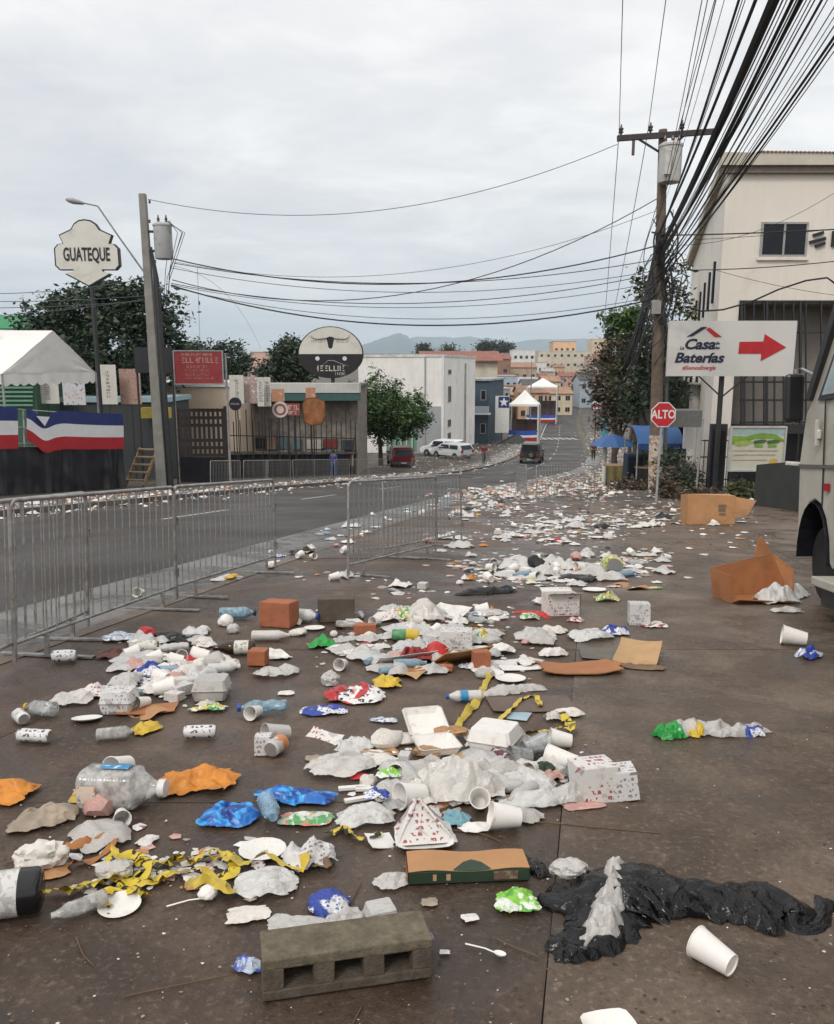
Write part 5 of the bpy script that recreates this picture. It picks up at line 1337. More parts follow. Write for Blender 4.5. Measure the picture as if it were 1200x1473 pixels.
# thin black railing in front of the annex
t = thing('railing', 'thin black railing left of the billboard', 'railing', at(1005, 690, 26.5))
zb_ = gz(26.5)-at(1005, 690, 26.5).z
for k in range(12):
    mb = MB(); mb.box(k*.13-.012, k*.13+.012, -.012, .012, zb_, 1.35); mb.build('bar', m_dsteel, t)
for z in (1.3, 0.75, 0.0):
    mb = MB(); mb.box(-.03, 12*.13, -.014, .014, z, z+.04); mb.v = [(x, y_+.028, z_) for x, y_, z_ in mb.v]; mb.build('rail', m_dsteel, t)
t = thing('gate_post', 'thick black steel post beside the sign post', 'post', onstreet(1035, 25.6))
mb = MB(); mb.box(-.26, .26, -.1, .1, 0, 2.3); mb.build('casing', m_dsteel, t, bev=0.02)
mb = MB(); mb.box(-.20, .20, -.115, -.102, 0.3, 2.1); mb.build('cover', m_black, t)
t = thing('thin_post', 'thin grey post in front of the awning', 'post', onstreet(1008, 24.5))
mb = MB(); mb.tube([(0, 0, 0), (0.08, 0, 2.4)], 0.03, 8); mb.build('shaft', m_steel, t, 60)

# ------------------------------------------------------------------ utility pole on the right
m_polewood = M('pole_brown', (0.17, 0.125, 0.095), 0.85, 0.3, 3, 0.01, dirt=0.3)
RPY = 28.0
def right_pole():
    Y = RPY; b_ = Vector((at(943, 690, Y).x, Y, gz(Y))); tp = at(954, 186, Y); H = tp.z-b_.z
    t = thing('wooden_utility_pole', 'tall utility pole with crossarm, white transformer and tangled cables', 'utility pole', b_)
    dx = tp.x-b_.x
    ax = lambda z: dx*z/H
    zv = lambda v: at(945, v, Y).z-b_.z
    hx = lambda u, v: at(u, v, Y).x-b_.x
    mb = MB(); mb.tube([(0, 0, -.2), (ax(H*.5), 0, H*.5), (dx, 0, H)], [.235, .19, .14], 12); mb.build('shaft', m_polewood, t, 60)
    mb = MB(); mb.tube([(0, 0, 0.02), (ax(2), 0, 2.0)], [.245, .236], 12, False); mb.build('bill_wrap', printed('pasted_bills', (0.46, 0.38, 0.30), [(0.30, 0.20, 0.14), (0.6, 0.5, 0.42)], 3.0, 0.8, 0.05, 0.5, 0.5), t, 60)
    mb = MB(); mb.tube([(0.36, 0.05, 0), (ax(zv(480))+.33, .05, zv(480))], .065, 8); mb.build('conduit', M('conduit_grey', (0.10, 0.10, 0.10), 0.6), t, 60)
    # crossarm, braces, insulators
    a = Vector((hx(886, 201), -.2, zv(201))); c = Vector((hx(1025, 191), -.2, zv(191)))
    mb = MB(); mb.beam(a, c, .13, .17); mb.build('crossarm', M('crossarm', (0.05, 0.045, 0.045), 0.7), t)
    for u in (912, 985):
        p = a.lerp(c, (u-886)/139); mb = MB(); mb.beam(p, (ax(zv(224)), -.16, zv(224)), .05, .06); mb.build('brace', m_dsteel, t)
    for u in (891, 933, 978):
        p = a.lerp(c, (u-886)/139); mb = MB(); z = p.z+.09
        mb.lathe([(0.03, z), (0.04, z+.05), (0.09, z+.09), (0.05, z+.13), (0.09, z+.19), (0.04, z+.24), (0.02, z+.33)], 10, mat=Matrix.Translation((p.x, -.2, 0))); mb.build('insulator', m_insul, t, 40)
    p = a.lerp(c, 0.17); mb = MB(); mb.tube([(p.x, -.2, p.z), (p.x, -.2, p.z-.55)], .05, 8); mb.build('fuse_cutout', m_insul, t, 60)
    # white transformer cluster
    xc = hx(958, 240); z0, z1 = zv(268), zv(212)
    mb = MB(); mb.lathe([(.05, z0), (.34, z0+.03), (.36, z0+.1), (.36, z1-.1), (.39, z1-.09), (.39, z1-.03), (.28, z1+.04), (.03, z1+.06)], 18, mat=Matrix.Translation((xc, -.45, 0))); tr = mb.build('transformer', M('transformer_white', (0.55, 0.54, 0.52), 0.45, 0.15, 3, dirt=0.3), t, 40)
    for x in (-.2, .05, .25):
        mb = MB(); mb.lathe([(.04, z1), (.06, z1+.07), (.035, z1+.1), (.06, z1+.16), (.02, z1+.26)], 8, mat=Matrix.Translation((xc+x, -.45, 0))); mb.build('bushing', m_insul, tr, 40)
    mb = MB(); mb.box(xc-.30, xc-.10, -.9, -.78, z0+.2, z1-.3); mb.build('cooling_fin', MATS['transformer_white'], tr)
    mb = MB(); mb.box(hx(934, 440), hx(947, 440), -.36, -.2, zv(452), zv(432)); mb.build('junction_box', M('box_grey', (0.30, 0.30, 0.29), 0.6), t, bev=.01)
    # tangle of service cables round the shaft
    rg = random.Random(9)
    for k in range(46):
        v0 = rg.uniform(300, 440); v1 = v0+rg.uniform(20, 110)
        p = Vector((ax(zv(v0))+rg.uniform(-.3, .35), rg.uniform(-.4, .1), zv(v0))); q = Vector((ax(zv(v1))+rg.uniform(-.5, .55), rg.uniform(-.4, .1), zv(v1)))
        mid = (p+q)/2+Vector((rg.uniform(-.7, .8), rg.uniform(-.3, .2), rg.uniform(-.5, .2)))
        pts = [p.lerp(mid, f).lerp(mid.lerp(q, f), f) for f in np.linspace(0, 1, 9)]
        mb = MB(); mb.tube(pts, rg.choice([.014, .018, .03]), 5); mb.build('service_cable', m_dsteel, t, 60)
    for k in range(7):
        v = rg.uniform(345, 425); cx = ax(zv(v))+rg.uniform(-.1, .7); r_ = rg.uniform(.22, .42)
        pts = [(cx+r_*math.cos(a_), -.3+.06*math.sin(a_*3), zv(v)+r_*1.15*math.sin(a_)) for a_ in np.linspace(0, 2*PI*1.9, 30)]
        mb = MB(); mb.tube(pts, .018, 5); mb.build('cable_coil', m_dsteel, t, 60)
    for k in range(26):   # cables that fall down and away behind the pole
        v0 = rg.uniform(330, 420)
        p = Vector((ax(zv(v0))-.05, .1, zv(v0))); q = at(rg.uniform(880, 892), rg.uniform(520, 585), 57.6)-b_
        pts = [p.lerp(q, f)-Vector((0, 0, .9*math.sin(PI*f))) for f in np.linspace(0, 1, 10)]
        mb = MB(); mb.tube(pts, .026, 5); mb.build('service_cable', m_dsteel, t, 60)
    return b_, tp
RPB, RPT = right_pole()
t2, p2b, p2t = street_pole('brown utility pole with short crossarm among the roadside trees', 886, 474, 58, 0.17, 1.1, m_polewood)

# roadside trees and undergrowth on the right
bs = at(915, 690, 46); bs = Vector((bs.x, 46, gz(46)))
tree('tree', 'tall dark tree behind the utility pole, thin at the top', bs, 8, blobs_px(bs, 46, [(925, 415, 14, 20, 0), (948, 435, 22, 34, 0), (978, 460, 16, 50, 0), (905, 470, 20, 22, 0), (930, 500, 34, 36, 0), (962, 550, 34, 44, 0), (900, 540, 26, 34, 0), (920, 585, 44, 22, 0), (982, 395, 9, 20, 0)]), 7000, 0.14, 21, lf_olive, 0.25, 0.3)
bs = at(885, 690, 55); bs = Vector((bs.x, 55, gz(55)))
tree('tree', 'brownish half bare tree beside the short crossarm pole', bs, 8, blobs_px(bs, 55, [(885, 510, 24, 30, 0), (878, 560, 26, 36, 0), (900, 590, 30, 26, 0), (868, 600, 16, 22, 0)]), 7000, 0.14, 22, lf_brown, 0.2, 0.3)
bs = at(935, 690, 38); bs = Vector((bs.x, 38, gz(38)))
tree('tree', 'dark bushy tree right behind the utility pole base', bs, 6, blobs_px(bs, 38, [(925, 555, 22, 34, 0), (965, 560, 18, 32, 0), (905, 580, 18, 20, 0), (940, 500, 16, 26, 0)]), 3200, 0.12, 23, lf_dark, 0.16, 0.3)
bs = at(915, 500, 44); bs = Vector((bs.x, 44, gz(44)))
tree('palm', 'bright green crown of leaves showing beside the tangled cables', bs, 7, blobs_px(bs, 43, [(902, 462, 18, 12, 0), (918, 455, 12, 10, 0)]), 1500, 0.16, 24, lf_mid, 0.1, 0.5)
for k, (u, v, a, b_, Y, lm, lab) in enumerate([(975, 672, 26, 30, 25.5, lf_dark, 'dark shrub behind the stop sign post'), (960, 700, 22, 16, 24.0, lf_brown, 'dry reddish shrub by the stop sign'), (990, 690, 22, 24, 26.5, lf_brown, 'dusty brown shrub in front of the railing'), (1070, 708, 22, 14, 23.0, lf_olive, 'low yellow green plants under the billboard'), (925, 650, 14, 24, 33, lf_mid, 'yellow green shrub by the blue umbrella'), (1000, 712, 30, 8, 22.5, lf_brown, 'flattened plants behind the cardboard box'), (905, 700, 26, 10, 30, lf_brown, 'heap of dry leaves and trash on the verge')]):
    p = at(u, v, Y); base = Vector((p.x, Y, gz(Y))); s = mppY(Y); h = max(0.15, p.z-base.z)
    tree('shrub', lab, base, h, [(0, 0, h, a*s, a*s, b_*s), (a*s*.4, 0, h*.6, a*s*.6, a*s*.6, b_*s*.6)], 1300, 0.06, 60+k, lm, 0.03, 0.4, cat='shrub')

# street stalls under blue canopies, parasol
m_bluec = M('canopy_blue', (0.035, 0.11, 0.29), 0.6, 0.15, 2)
def stall(label, u0, u1, v0, v1, Y):
    a = at(u0, v1, Y); b_ = at(u1, v0, Y); W = b_.x-a.x; zg = gz(Y)
    t = thing('market_stall', label, 'stall', (a.x, Y, zg)); h1 = b_.z-zg; h0 = a.z-zg
    mb = MB(); mb.grid(lambda u, v: (W*u, -0.2+2.2*v, h0+(h1-h0)*math.sin(PI*min(v, .5))-0.06*math.sin(PI*u)), 10, 8); mb.build('canopy', m_bluec, t, 60)
    mb = MB(); mb.grid(lambda u, v: (W*u, -0.21-0.02*math.sin(u*30), h0-.25*(1-v)), 20, 2); mb.build('valance', M('canopy_navy', (0.02, 0.06, 0.20), 0.6), t, 179)
    for x in (.05, W-.05):
        for y_ in (0, 1.9):
            mb = MB(); mb.tube([(x, y_, 0), (x, y_, h0+.05)], .03, 6); mb.build('leg', m_steel, t, 60)
    mb = MB(); mb.box(.1, W-.1, .2, 1.0, .75, .80); mb.build('table_top', m_wood, t)
    mb = MB(); mb.grid(lambda u, v: (.08+(W-.16)*u, .17+.03*math.sin(u*40), .74*v), 30, 3); mb.build('table_skirt', m_dkp, t, 179)
    return t
stall('blue canopied stall behind the stop sign', 916, 984, 615, 637, 31)
t = thing('parasol', 'blue market parasol on a white pole by the verge', 'parasol', onstreet(883, 38))
zz = at(883, 640, 38).z-gz(38)
mb = MB(); mb.lathe([(1.15, zz), (1.1, zz+.05), (.6, zz+.35), (.02, zz+.55)], 8); mb.build('canopy', m_bluec, t)
mb = MB(); mb.tube([(-.35, 0, 0), (-.35, 0, zz+.15)], .1, 8); mb.build('pole', wc['white'], t, 60)
t, W, H, h0 = board_on('banner', 'light blue upright banner on the right pavement', 'banner', 864, 876, 596, 632, 62, M('banner_cyan', (0.14, 0.42, 0.52), 0.5, 0.15, 2), None, (0.5,), thick=.05)
glyphs(t, [(0.55, 0.18, -0.3, 0.3)], W, h0, H, -.027, m_pale, 41)
t, W, H, h0 = board_on('banner', 'small red and white striped banner over the right pavement', 'banner', 852, 864, 577, 588, 80, fl_w, None, (0.5,), thick=.05)
mb = MB(); mb.box(-W/2, W/2, -.04, -.027, h0+.2, h0+.45); mb.build('stripe', fl_r, t)
person('person in dark clothes on the far right pavement', onstreet(856, 74), R(170), M('shirt_maroon', (0.14, 0.02, 0.025), 0.8), m_dkp, 1.7)
t = thing('market_stall', 'low stall with yellow cloth beside the parasol pole', 'stall', onstreet(901, 33))
mb = MB(); mb.box(-.7, .7, 0, .8, .8, .86); mb.build('table_top', m_wood, t)
mb = MB(); mb.grid(lambda u, v: (-.7+1.4*u, -.02+.03*math.sin(u*25), .2+.62*v), 20, 3); mb.build('cloth', M('cloth_yellow', (0.22, 0.18, 0.07), 0.7, 0.3, 3), t, 179)
for x in (-.6, .6): 
    mb = MB(); mb.tube([(x, .4, 0), (x, .4, .8)], .03, 6); mb.build('leg', m_dsteel, t, 60)
t = thing('chiller', 'dark blue drinks chiller beside the utility pole', 'chiller', onstreet(918, 31.5))
mb = MB(); mb.box(-.35, .35, 0, .6, .08, 1.35); mb.build('cabinet', M('chiller_navy', (0.02, 0.03, 0.06), 0.5), t, bev=.02)
mb = MB(); mb.box(-.28, .28, -.02, -.002, .3, 1.25); mb.build('door_glass', m_glass, t)
for x in (-.28, .28):
    mb = MB(); mb.box(x-.04, x+.04, .05, .15, 0, .08); mb.build('foot', m_dsteel, t)

# ------------------------------------------------------------------ truck at the right edge
def truck():
    fr = Vector((3.36, 6.85, gz(6.85)))
    t = thing('truck', 'dusty beige truck cab with black mirror at the edge of the lot', 'truck', fr, R(0), None, tiltM(7) @ Matrix.Rotation(R(-4), 3, 'Z'))
    m_b = M('truck_beige', (0.46, 0.435, 0.38), 0.5, 0.12, 2.6, dirt=0.5, dirtcol=(0.24, 0.20, 0.16))
    W = 1.95
    # local: x to the right (across), y negative towards the rear (towards the viewer), z up
    side = [(0.02, 0.55), (0.0, 0.62), (0.0, 1.22), (-0.10, 1.62), (-0.22, 1.75), (-0.60, 2.55), (-0.72, 2.66), (-2.35, 2.70), (-2.40, 0.42), (-0.85, 0.36)]
    arch = [(-0.98+0.0, 0.36)]
    for k in range(9):
        a = PI*k/8; arch.append((-0.34+0.31*math.cos(PI-a), 0.40+0.50*math.sin(a)))
    prof = side+[(-0.70, 0.36)]+arch[1:]+[(-0.01, 0.48)]
    n = len(prof)
    mb = MB()
    def ins(z): return 0.0 if z < 1.65 else (z-1.65)*0.10
    vs = [(ins(z), y_, z) for y_, z in prof]+[(W-ins(z), y_, z) for y_, z in prof]
    fs = [tuple(range(n))[::-1], tuple(range(n, 2*n))]+[(i, (i+1) % n, n+(i+1) % n, n+i) for i in range(n)]
    mb.add(vs, fs); mb.build('cab', m_b, t, bev=.035)
    # side window with black rubber, windscreen
    mb = MB(); mb.add([(ins(1.72)-.012, -.34, 1.72), (ins(1.72)-.012, -1.35, 1.72), (ins(2.5)-.012, -1.35, 2.50), (ins(2.5)-.012, -.74, 2.50)], [(3, 2, 1, 0)]); mb.build('window_seal', m_dsteel, t)
    mb = MB(); mb.add([(ins(1.76)-.018, -.42, 1.76), (ins(1.76)-.018, -1.30, 1.76), (ins(2.46)-.018, -1.30, 2.46), (ins(2.46)-.018, -.76, 2.46)], [(3, 2, 1, 0)]); mb.build('side_window', M('pale_glass', (0.30, 0.36, 0.38), 0.1), t)
    mb = MB(); mb.add([(.05, -.215, 1.80), (W-.05, -.215, 1.80), (W-.12, -.575, 2.54), (.12, -.575, 2.54)], [(0, 3, 2, 1)]); mb.v = [(x, y_+.03, z) for x, y_, z in mb.v]; mb.build('windscreen', m_glass, t)
    mb = MB(); mb.beam((-.004, -.195, 1.74), (.06, -.59, 2.56), .06, .06); mb.build('pillar_seal', m_dsteel, t)
    # swage line, door gap, hinge/handle, indicator
    mb = MB(); mb.box(-.012, 0.0, -2.3, -.01, 1.16, 1.19); mb.build('swage_line', M('truck_dark', (0.12, 0.11, 0.095), 0.6), t)
    mb = MB(); mb.box(-.008, -.001, -.50, -.485, 0.85, 1.72); mb.build('door_gap', m_dsteel, t)
    mb = MB(); mb.box(-.035, -.001, -.44, -.36, 1.40, 1.48); mb.build('side_lamp', M('lamp_white', (0.62, 0.60, 0.55), 0.3), t, bev=.012)
    mb = MB(); mb.box(-.045, -.012, -.42, -.39, 1.34, 1.56); mb.build('handle', M('handle_cream', (0.52, 0.50, 0.44), 0.4), t, bev=.008)
    mb = MB(); mb.box(-.02, -.001, -.62, -.55, .98, 1.04); mb.build('marker_lamp', m_lampred, t)
    mb = MB(); mb.tube([(.04, .02, 1.19), (-.10, .05, 1.20)], .02, 6); mb.build('corner_lamp', MATS['lamp_white'], t, 60)
    # wheel arch liner, wheel, mud flap, step
    mb = MB()
    for k in range(9):
        pass
    ar = [(-0.34+0.298*math.cos(PI-PI*k/12), 0.38+0.492*math.sin(PI*k/12)) for k in range(13)]
    for i in range(12):
        mb.add([(-.02, ar[i][0], ar[i][1]), (.55, ar[i][0], ar[i][1]), (.55, ar[i+1][0], ar[i+1][1]), (-.02, ar[i+1][0], ar[i+1][1])], [(0, 1, 2, 3)])
    mb.add([(.55, y_, z) for y_, z in ar]+[(.55, -.64, .2), (.55, -.04, .2)], [tuple(range(13))+(14, 13)])
    mb.build('wheel_arch', m_black, t)
    w_ = link('wheel', WH[0], t, (.24, -.34, .35)); w_.scale = (1.2, .86, 1.0); _h = link('rim', WH[1], w_); _h.material_slots[0].link = 'OBJECT'; _h.material_slots[0].material = m_tyre
    w_ = link('wheel', WH[0], t, (W-.22, -.42, .37)); w_.scale = (1.2, 1.08, 1.08); link('rim', WH[1], w_)
    mb = MB(); mb.box(.25, W-.1, .0, .12, .32, .56); mb.build('bumper', M('bumper_black', (0.03, 0.03, 0.03), 0.5), t, bev=.03)
    mb = MB(); mb.box(-.20, .35, -2.2, -.80, .25, .32); mb.build('step', m_b, t, bev=.01)
    mb = MB(); mb.box(-.14, .30, -2.1, -.86, .10, .247); mb.build('step_frame', m_dsteel, t)
    # mirror on its arm
    mb = MB(); mb.tube([(.05, -.30, 1.9), (.0, .02, 2.02), (-.04, .04, 2.02), (-.05, .04, 1.55)], .014, 6); mb.build('mirror_arm', m_steel, t, 60)
    mb = MB(); mb.box(-.13, .03, .0, .08, 1.56, 1.98); mb.build('mirror', M('mirror_black', (0.012, 0.012, 0.014), 0.35), t, bev=.03)
    # rear body of the truck
    mb = MB(); mb.box(.02, W-.02, -6.2, -2.46, .75, 2.45); mb.build('cargo_box', m_b, t, bev=.02)
    for x in (.22, W-.22):
        w_ = link('wheel', WH[0], t, (x, -5.0, .37)); w_.scale = (1.4, 1.08, 1.08); link('rim', WH[1], w_)
truck()

# ------------------------------------------------------------------ overhead lines
def wire_pts(a, b_, sag, n=18): return [a.lerp(b_, f)-Vector((0, 0, sag*4*f*(1-f))) for f in np.linspace(0, 1, n)]
m_wire = M('wire_black', (0.014, 0.014, 0.016), 0.55); m_wire2 = M('wire_grey', (0.10, 0.105, 0.115), 0.55)
def wire(name, pts, r_, label, group, mat=None):
    mb = MB(); mb.tube(pts, r_, 5)
    return tag(mb.build(name, mat or m_wire, None, 60), label, 'cable', group)
def cross(u0, v0, Y0, u1, v1, Y1, vm, r_, label, group='cables crossing the street between the two poles', um=None):
    """cable through a sagging middle point at picture height vm"""
    a = at(u0, v0, Y0); b_ = at(u1, v1, Y1); m_ = at((u0+u1)/2 if um is None else um, vm, (Y0+Y1)/2)
    s = ((a+b_)/2-m_).z
    wire('overhead_cable', wire_pts(a, b_, s, 26), r_, label, group, m_wire if r_ > .012 else m_wire2)
cl_ = 'thin black cable sagging across the street between the two main poles'
cross(213, 286, 30, 888, 207, 28, 303, .012, 'single high cable crossing the street from pole top to crossarm')
cross(250, 372, 30, 948, 352, 28, 408, .022, cl_); cross(250, 378, 30, 948, 372, 28, 407, .014, cl_)
cross(248, 385, 30, 948, 388, 28, 420, .012, cl_); cross(246, 407, 30, 948, 392, 28, 436, .014, cl_)
cross(246, 409, 30, 948, 405, 28, 442, .012, cl_); cross(246, 410, 30, 948, 428, 28, 467, .026, 'thickest low cable sagging across the street')
cross(246, 412, 30, 948, 425, 28, 458, .012, cl_); cross(248, 402, 30, 951, 282, 28, 422, .016, 'cable climbing from the left pole to below the white transformer', um=600)
cross(250, 376, 30, 951, 300, 28, 392, .009, 'faint cable rising to the pole with the white transformer')
cross(250, 382, 30, 375, 500, 60, 430, .008, 'thin drop wire from the left pole to the houses behind', 'drop wires'); cross(284, 383, 30, 288, 500, 33, 440, .007, 'thin wire hanging straight down beside the left pole', 'drop wires')
for k, (v0, v1) in enumerate(((438, 432), (455, 430), (415, 412), (428, 425))):
    cross(-120, v0+4, 26, 208, v1-12*(k == 2), 30, (v0+v1)/2+6, .012, 'cable running from the left pole past the dark tree', 'cables left of the concrete pole')
for k, (u0, v0) in enumerate(((891, 186), (933, 183), (978, 181))):
    a = at(u0, v0, RPY-.2); b_ = at((868, 876, 884)[k], 478, 58)
    wire('power_line', wire_pts(a, b_, 0.5), .014, ['high line from the outer insulator down to the short crossarm pole', 'high line from the middle insulator down to the short crossarm pole', 'high line from the inner insulator down to the short crossarm pole'][k], 'high lines on the crossarm', m_wire2)
    ut = (896, 958, 1028)[k]
    c = at(ut, 0, 19.5); d = (c-a)
    wire('power_line', [a+d*f for f in np.linspace(0, 4.6, 12)], .011, ['high line from the outer insulator back over the lot', 'high line from the middle insulator back over the lot', 'high line from the inner insulator back over the lot'][k], 'high lines on the crossarm', m_wire2)
rg = random.Random(4)
bund = [ # attach v, top crossing u (may lie right of the frame), radius
 (318, 1010, .008), (322, 1018, .008), (326, 1030, .010), (300, 1042, .006), (335, 1063, .022), (338, 1068, .008), (345, 1087, .030), (342, 1072, .008), (352, 1112, .075), (356, 1120, .020), (360, 1126, .014), (362, 1132, .010), (365, 1138, .012), (368, 1146, .014),
 (372, 1153, .030), (374, 1160, .010), (378, 1166, .010), (382, 1172, .012), (386, 1182, .022), (390, 1190, .010), (394, 1206, .010), (398, 1224, .012), (402, 1236, .026), (404, 1242, .020), (408, 1252, .010), (380, 1140, .028), (388, 1150, .020), (395, 1215, .008)]
for k, (v, ut, r_) in enumerate(bund):
    a = at(947+rg.uniform(-5, 6), v+rg.uniform(-3, 3), RPY-.25); c = at(ut, 0, 13.5); d = c-a
    pts = []
    for f in np.linspace(0, 2.6, 22):
        p = a+d*f; p.z -= 0.9*f*(1-f)*(0.5+0.5*rg.random() if False else .8); pts.append(p)
    lab = 'thick black trunk cable in the bundle above the lot' if r_ > .05 else ('heavy black cable in the bundle over the lot' if r_ > .018 else 'thin cable in the bundle over the lot')
    wire('overhead_cable', pts, r_, lab, 'cable bundle over the lot')
# lines over to the cream building
for (u0, v0, u1, v1, vm, r_, lab) in ((950, 338, 1260, 326, 334, .022, 'cable passing in front of the dark upper window'), (950, 388, 1260, 368, 384, .016, 'cable below the dark upper window'), (1000, 344, 1260, 322, 336, .009, 'thin cable crossing the cream wall'),
                                     (960, 352, 1240, 250, 330, .008, 'thin cable rising across the cream wall to the roof'), (1030, 388, 1260, 430, 415, .008, 'thin cable slanting down the cream wall')):
    a = at(u0, v0, 27.8); b_ = at(u1, v1, 27); m_ = at((u0+u1)/2, vm, 27.4)
    wire('overhead_cable', wire_pts(a, b_, ((a+b_)/2-m_).z, 12), r_, lab, 'cables to the cream building')
pts = [at(*q) for q in ((985, 440, 27.5), (1010, 447, 27), (1040, 445, 26.5), (1080, 434, 26), (1120, 416, 25.5), (1160, 403, 25), (1190, 399, 24.8), (1197, 404, 24.8), (1230, 430, 24.8))]
wire('overhead_cable', pts, .028, 'thick drooping cable curving past the caged terrace', 'cables to the cream building')
# the pole behind the viewer that carries the same lines
bp = Vector((-1.2, -24.0, gz(-24)))

# ------------------------------------------------------------------ litter: materials
m_foam = M('foam_white', (0.78, 0.75, 0.71), 0.6, 0.05, 30, 0.001, dirt=0.16, dirtcol=(0.45, 0.38, 0.30))
m_paper = M('paper_white', (0.72, 0.695, 0.66), 0.75, 0.14, 20, 0.002, dirt=0.42, dirtcol=(0.38, 0.31, 0.24))
m_napkin = M('napkin', (0.70, 0.66, 0.61), 0.85, 0.1, 30, 0.003, dirt=0.38, dirtcol=(0.42, 0.34, 0.26))
m_card = M('cardboard', (0.45, 0.235, 0.105), 0.8, 0.12, 6, 0.002, dirt=0.25, dirtcol=(0.24, 0.13, 0.07))
m_cardw = M('cardboard_wet', (0.38, 0.155, 0.06), 0.7, 0.15, 6, 0.002, dirt=0.35, dirtcol=(0.18, 0.08, 0.04))
m_kraft = M('kraft', (0.48, 0.30, 0.15), 0.8, 0.12, 8, 0.002, dirt=0.3, dirtcol=(0.28, 0.16, 0.08))
m_cardin = M('cardboard_dark', (0.20, 0.13, 0.08), 0.85)
m_blackbag, _t, _b = new_mat('black_bag')
_b.inputs['Base Color'].default_value = (0.005, 0.005, 0.006, 1); _b.inputs['Roughness'].default_value = 0.13; _b.inputs['Specular IOR Level'].default_value = 0.34
bump(_t, _b, nz(_t, coords(_t), 30, 3, 0.5, 2.0), 0.008, 0.6)
m_fwhite = film('film_white', (0.86, 0.845, 0.82), 0.88, 0.22, 0.25)
m_fclear = film('film_clear', (0.80, 0.77, 0.73), 0.72, 0.2, 0.2)
m_fgrey = film('film_grey', (0.76, 0.73, 0.69), 0.85, 0.25, 0.25)
m_fmilk = film('film_milk', (0.82, 0.78, 0.73), 0.88, 0.22, 0.22)
m_orange = M('orange_bag', (0.60, 0.22, 0.02), 0.42, 0.25, 14, 0.004, dirt=0.25, dirtcol=(0.22, 0.08, 0.02))
m_rust = M('orange_strap', (0.40, 0.15, 0.03), 0.5, 0.3, 14, 0.003, dirt=0.35, dirtcol=(0.15, 0.05, 0.02))
m_blueb = printed('blue_bag', (0.02, 0.15, 0.50), [(0.01, 0.05, 0.25), (0.05, 0.35, 0.75)], 14, 0.3, 0.05, 0.45, 0.1)
m_green = M('green_film', (0.02, 0.30, 0.05), 0.35, 0.3, 18, 0.004); m_lime = printed('lime_wrap', (0.22, 0.52, 0.05), [(0.70, 0.74, 0.66), (0.10, 0.34, 0.03)], 16, 0.35, 0.03, 0.42, 0.1)
m_red = M('red_plastic', (0.48, 0.02, 0.018), 0.4, 0.2, 10, dirt=0.15); m_yellow = M('yellow_wrap', (0.62, 0.42, 0.03), 0.4, 0.2, 10, 0.003, dirt=0.2)
m_chip = printed('chip_bag', (0.74, 0.72, 0.70), [(0.46, 0.03, 0.03)], 7, 0.3, 0.02, 0.46, 0.1, text=((0.05, 0.04, 0.06), 18, .5))
m_bluewhite = printed('blue_white_wrap', (0.72, 0.72, 0.74), [(0.02, 0.05, 0.30)], 9, 0.35, 0.03, 0.44, 0.15, text=((0.05, 0.08, 0.30), 60, .4))
m_redprint = printed('red_print_carton', (0.68, 0.65, 0.62), [(0.46, 0.43, 0.43)], 14, 0.6, 0.08, 0.36, 0.35, text=((0.34, 0.09, 0.09), 34, .2))
m_greyprint = printed('grey_print_carton', (0.62, 0.61, 0.60), [(0.42, 0.41, 0.42)], 13, 0.6, 0.06, 0.34, 0.35, text=((0.26, 0.20, 0.21), 42, .25))
m_silver = printed('foil_wrap', (0.55, 0.57, 0.60), [(0.10, 0.20, 0.36), (0.75, 0.75, 0.76)], 38, 0.28, 0.06, 0.45, 0.15)
m_flyer = printed('green_flyer', (0.55, 0.60, 0.48), [(0.10, 0.34, 0.12), (0.60, 0.22, 0.15), (0.66, 0.66, 0.62)], 16, 0.4, 0.05, 0.45, 0.15)
m_gy = printed('green_yellow_wrap', (0.62, 0.44, 0.03), [(0.03, 0.30, 0.08), (0.70, 0.68, 0.60)], 36, 0.35, 0.03, 0.45, 0.1)
m_tape = printed('caution_tape', (0.62, 0.46, 0.03), [(0.015, 0.013, 0.01)], 26, 0.4, 0.02, 0.40, 0.15)
m_tape2 = M('yellow_tape', (0.60, 0.44, 0.05), 0.45, 0.3, 12, dirt=0.3)
m_brick = M('clay_brick', (0.36, 0.125, 0.06), 0.85, 0.18, 12, 0.004, dirt=0.15, dirtcol=(0.22, 0.08, 0.04))
m_darkblock = M('dark_block', (0.10, 0.078, 0.06), 0.85, 0.3, 10, 0.004, dirt=0.3)
m_petc = pet('pet_clear', (0.86, 0.88, 0.88), 0.30); m_petb = pet('pet_blue', (0.50, 0.72, 0.86), 0.42); m_petg = pet('pet_green', (0.25, 0.60, 0.30), 0.4); m_petj = pet('pet_jug', (0.84, 0.83, 0.80), 0.42)
m_amber = M('amber_glass', (0.035, 0.015, 0.006), 0.1, 0.2, 5); m_blackglass = M('black_glass', (0.008, 0.008, 0.009), 0.16, 0.2, 5)
m_label = printed('bottle_label', (0.62, 0.60, 0.54), [(0.30, 0.26, 0.20)], 40, 0.5, 0.03, 0.4, 0.2); m_labelg = printed('grey_label', (0.44, 0.43, 0.42), [(0.62, 0.6, 0.58)], 24, 0.5, 0.03, 0.45, 0.2)
m_labelb = printed('blue_label', (0.04, 0.24, 0.46), [(0.6, 0.65, 0.7)], 30, 0.4, 0.03, 0.35, 0.1)
m_capw = M('cap_white', (0.68, 0.67, 0.64), 0.45); m_capb = M('cap_blue', (0.02, 0.07, 0.30), 0.4); m_capy = M('cap_yellow', (0.62, 0.36, 0.03), 0.4); m_capr = M('cap_red', (0.50, 0.02, 0.02), 0.4); m_capv = M('cap_violet', (0.10, 0.07, 0.36), 0.4)
m_food = M('food_scrap', (0.42, 0.24, 0.12), 0.8, 0.4, 30, 0.004); m_twig = M('twig', (0.14, 0.085, 0.05), 0.9, 0.3, 20)
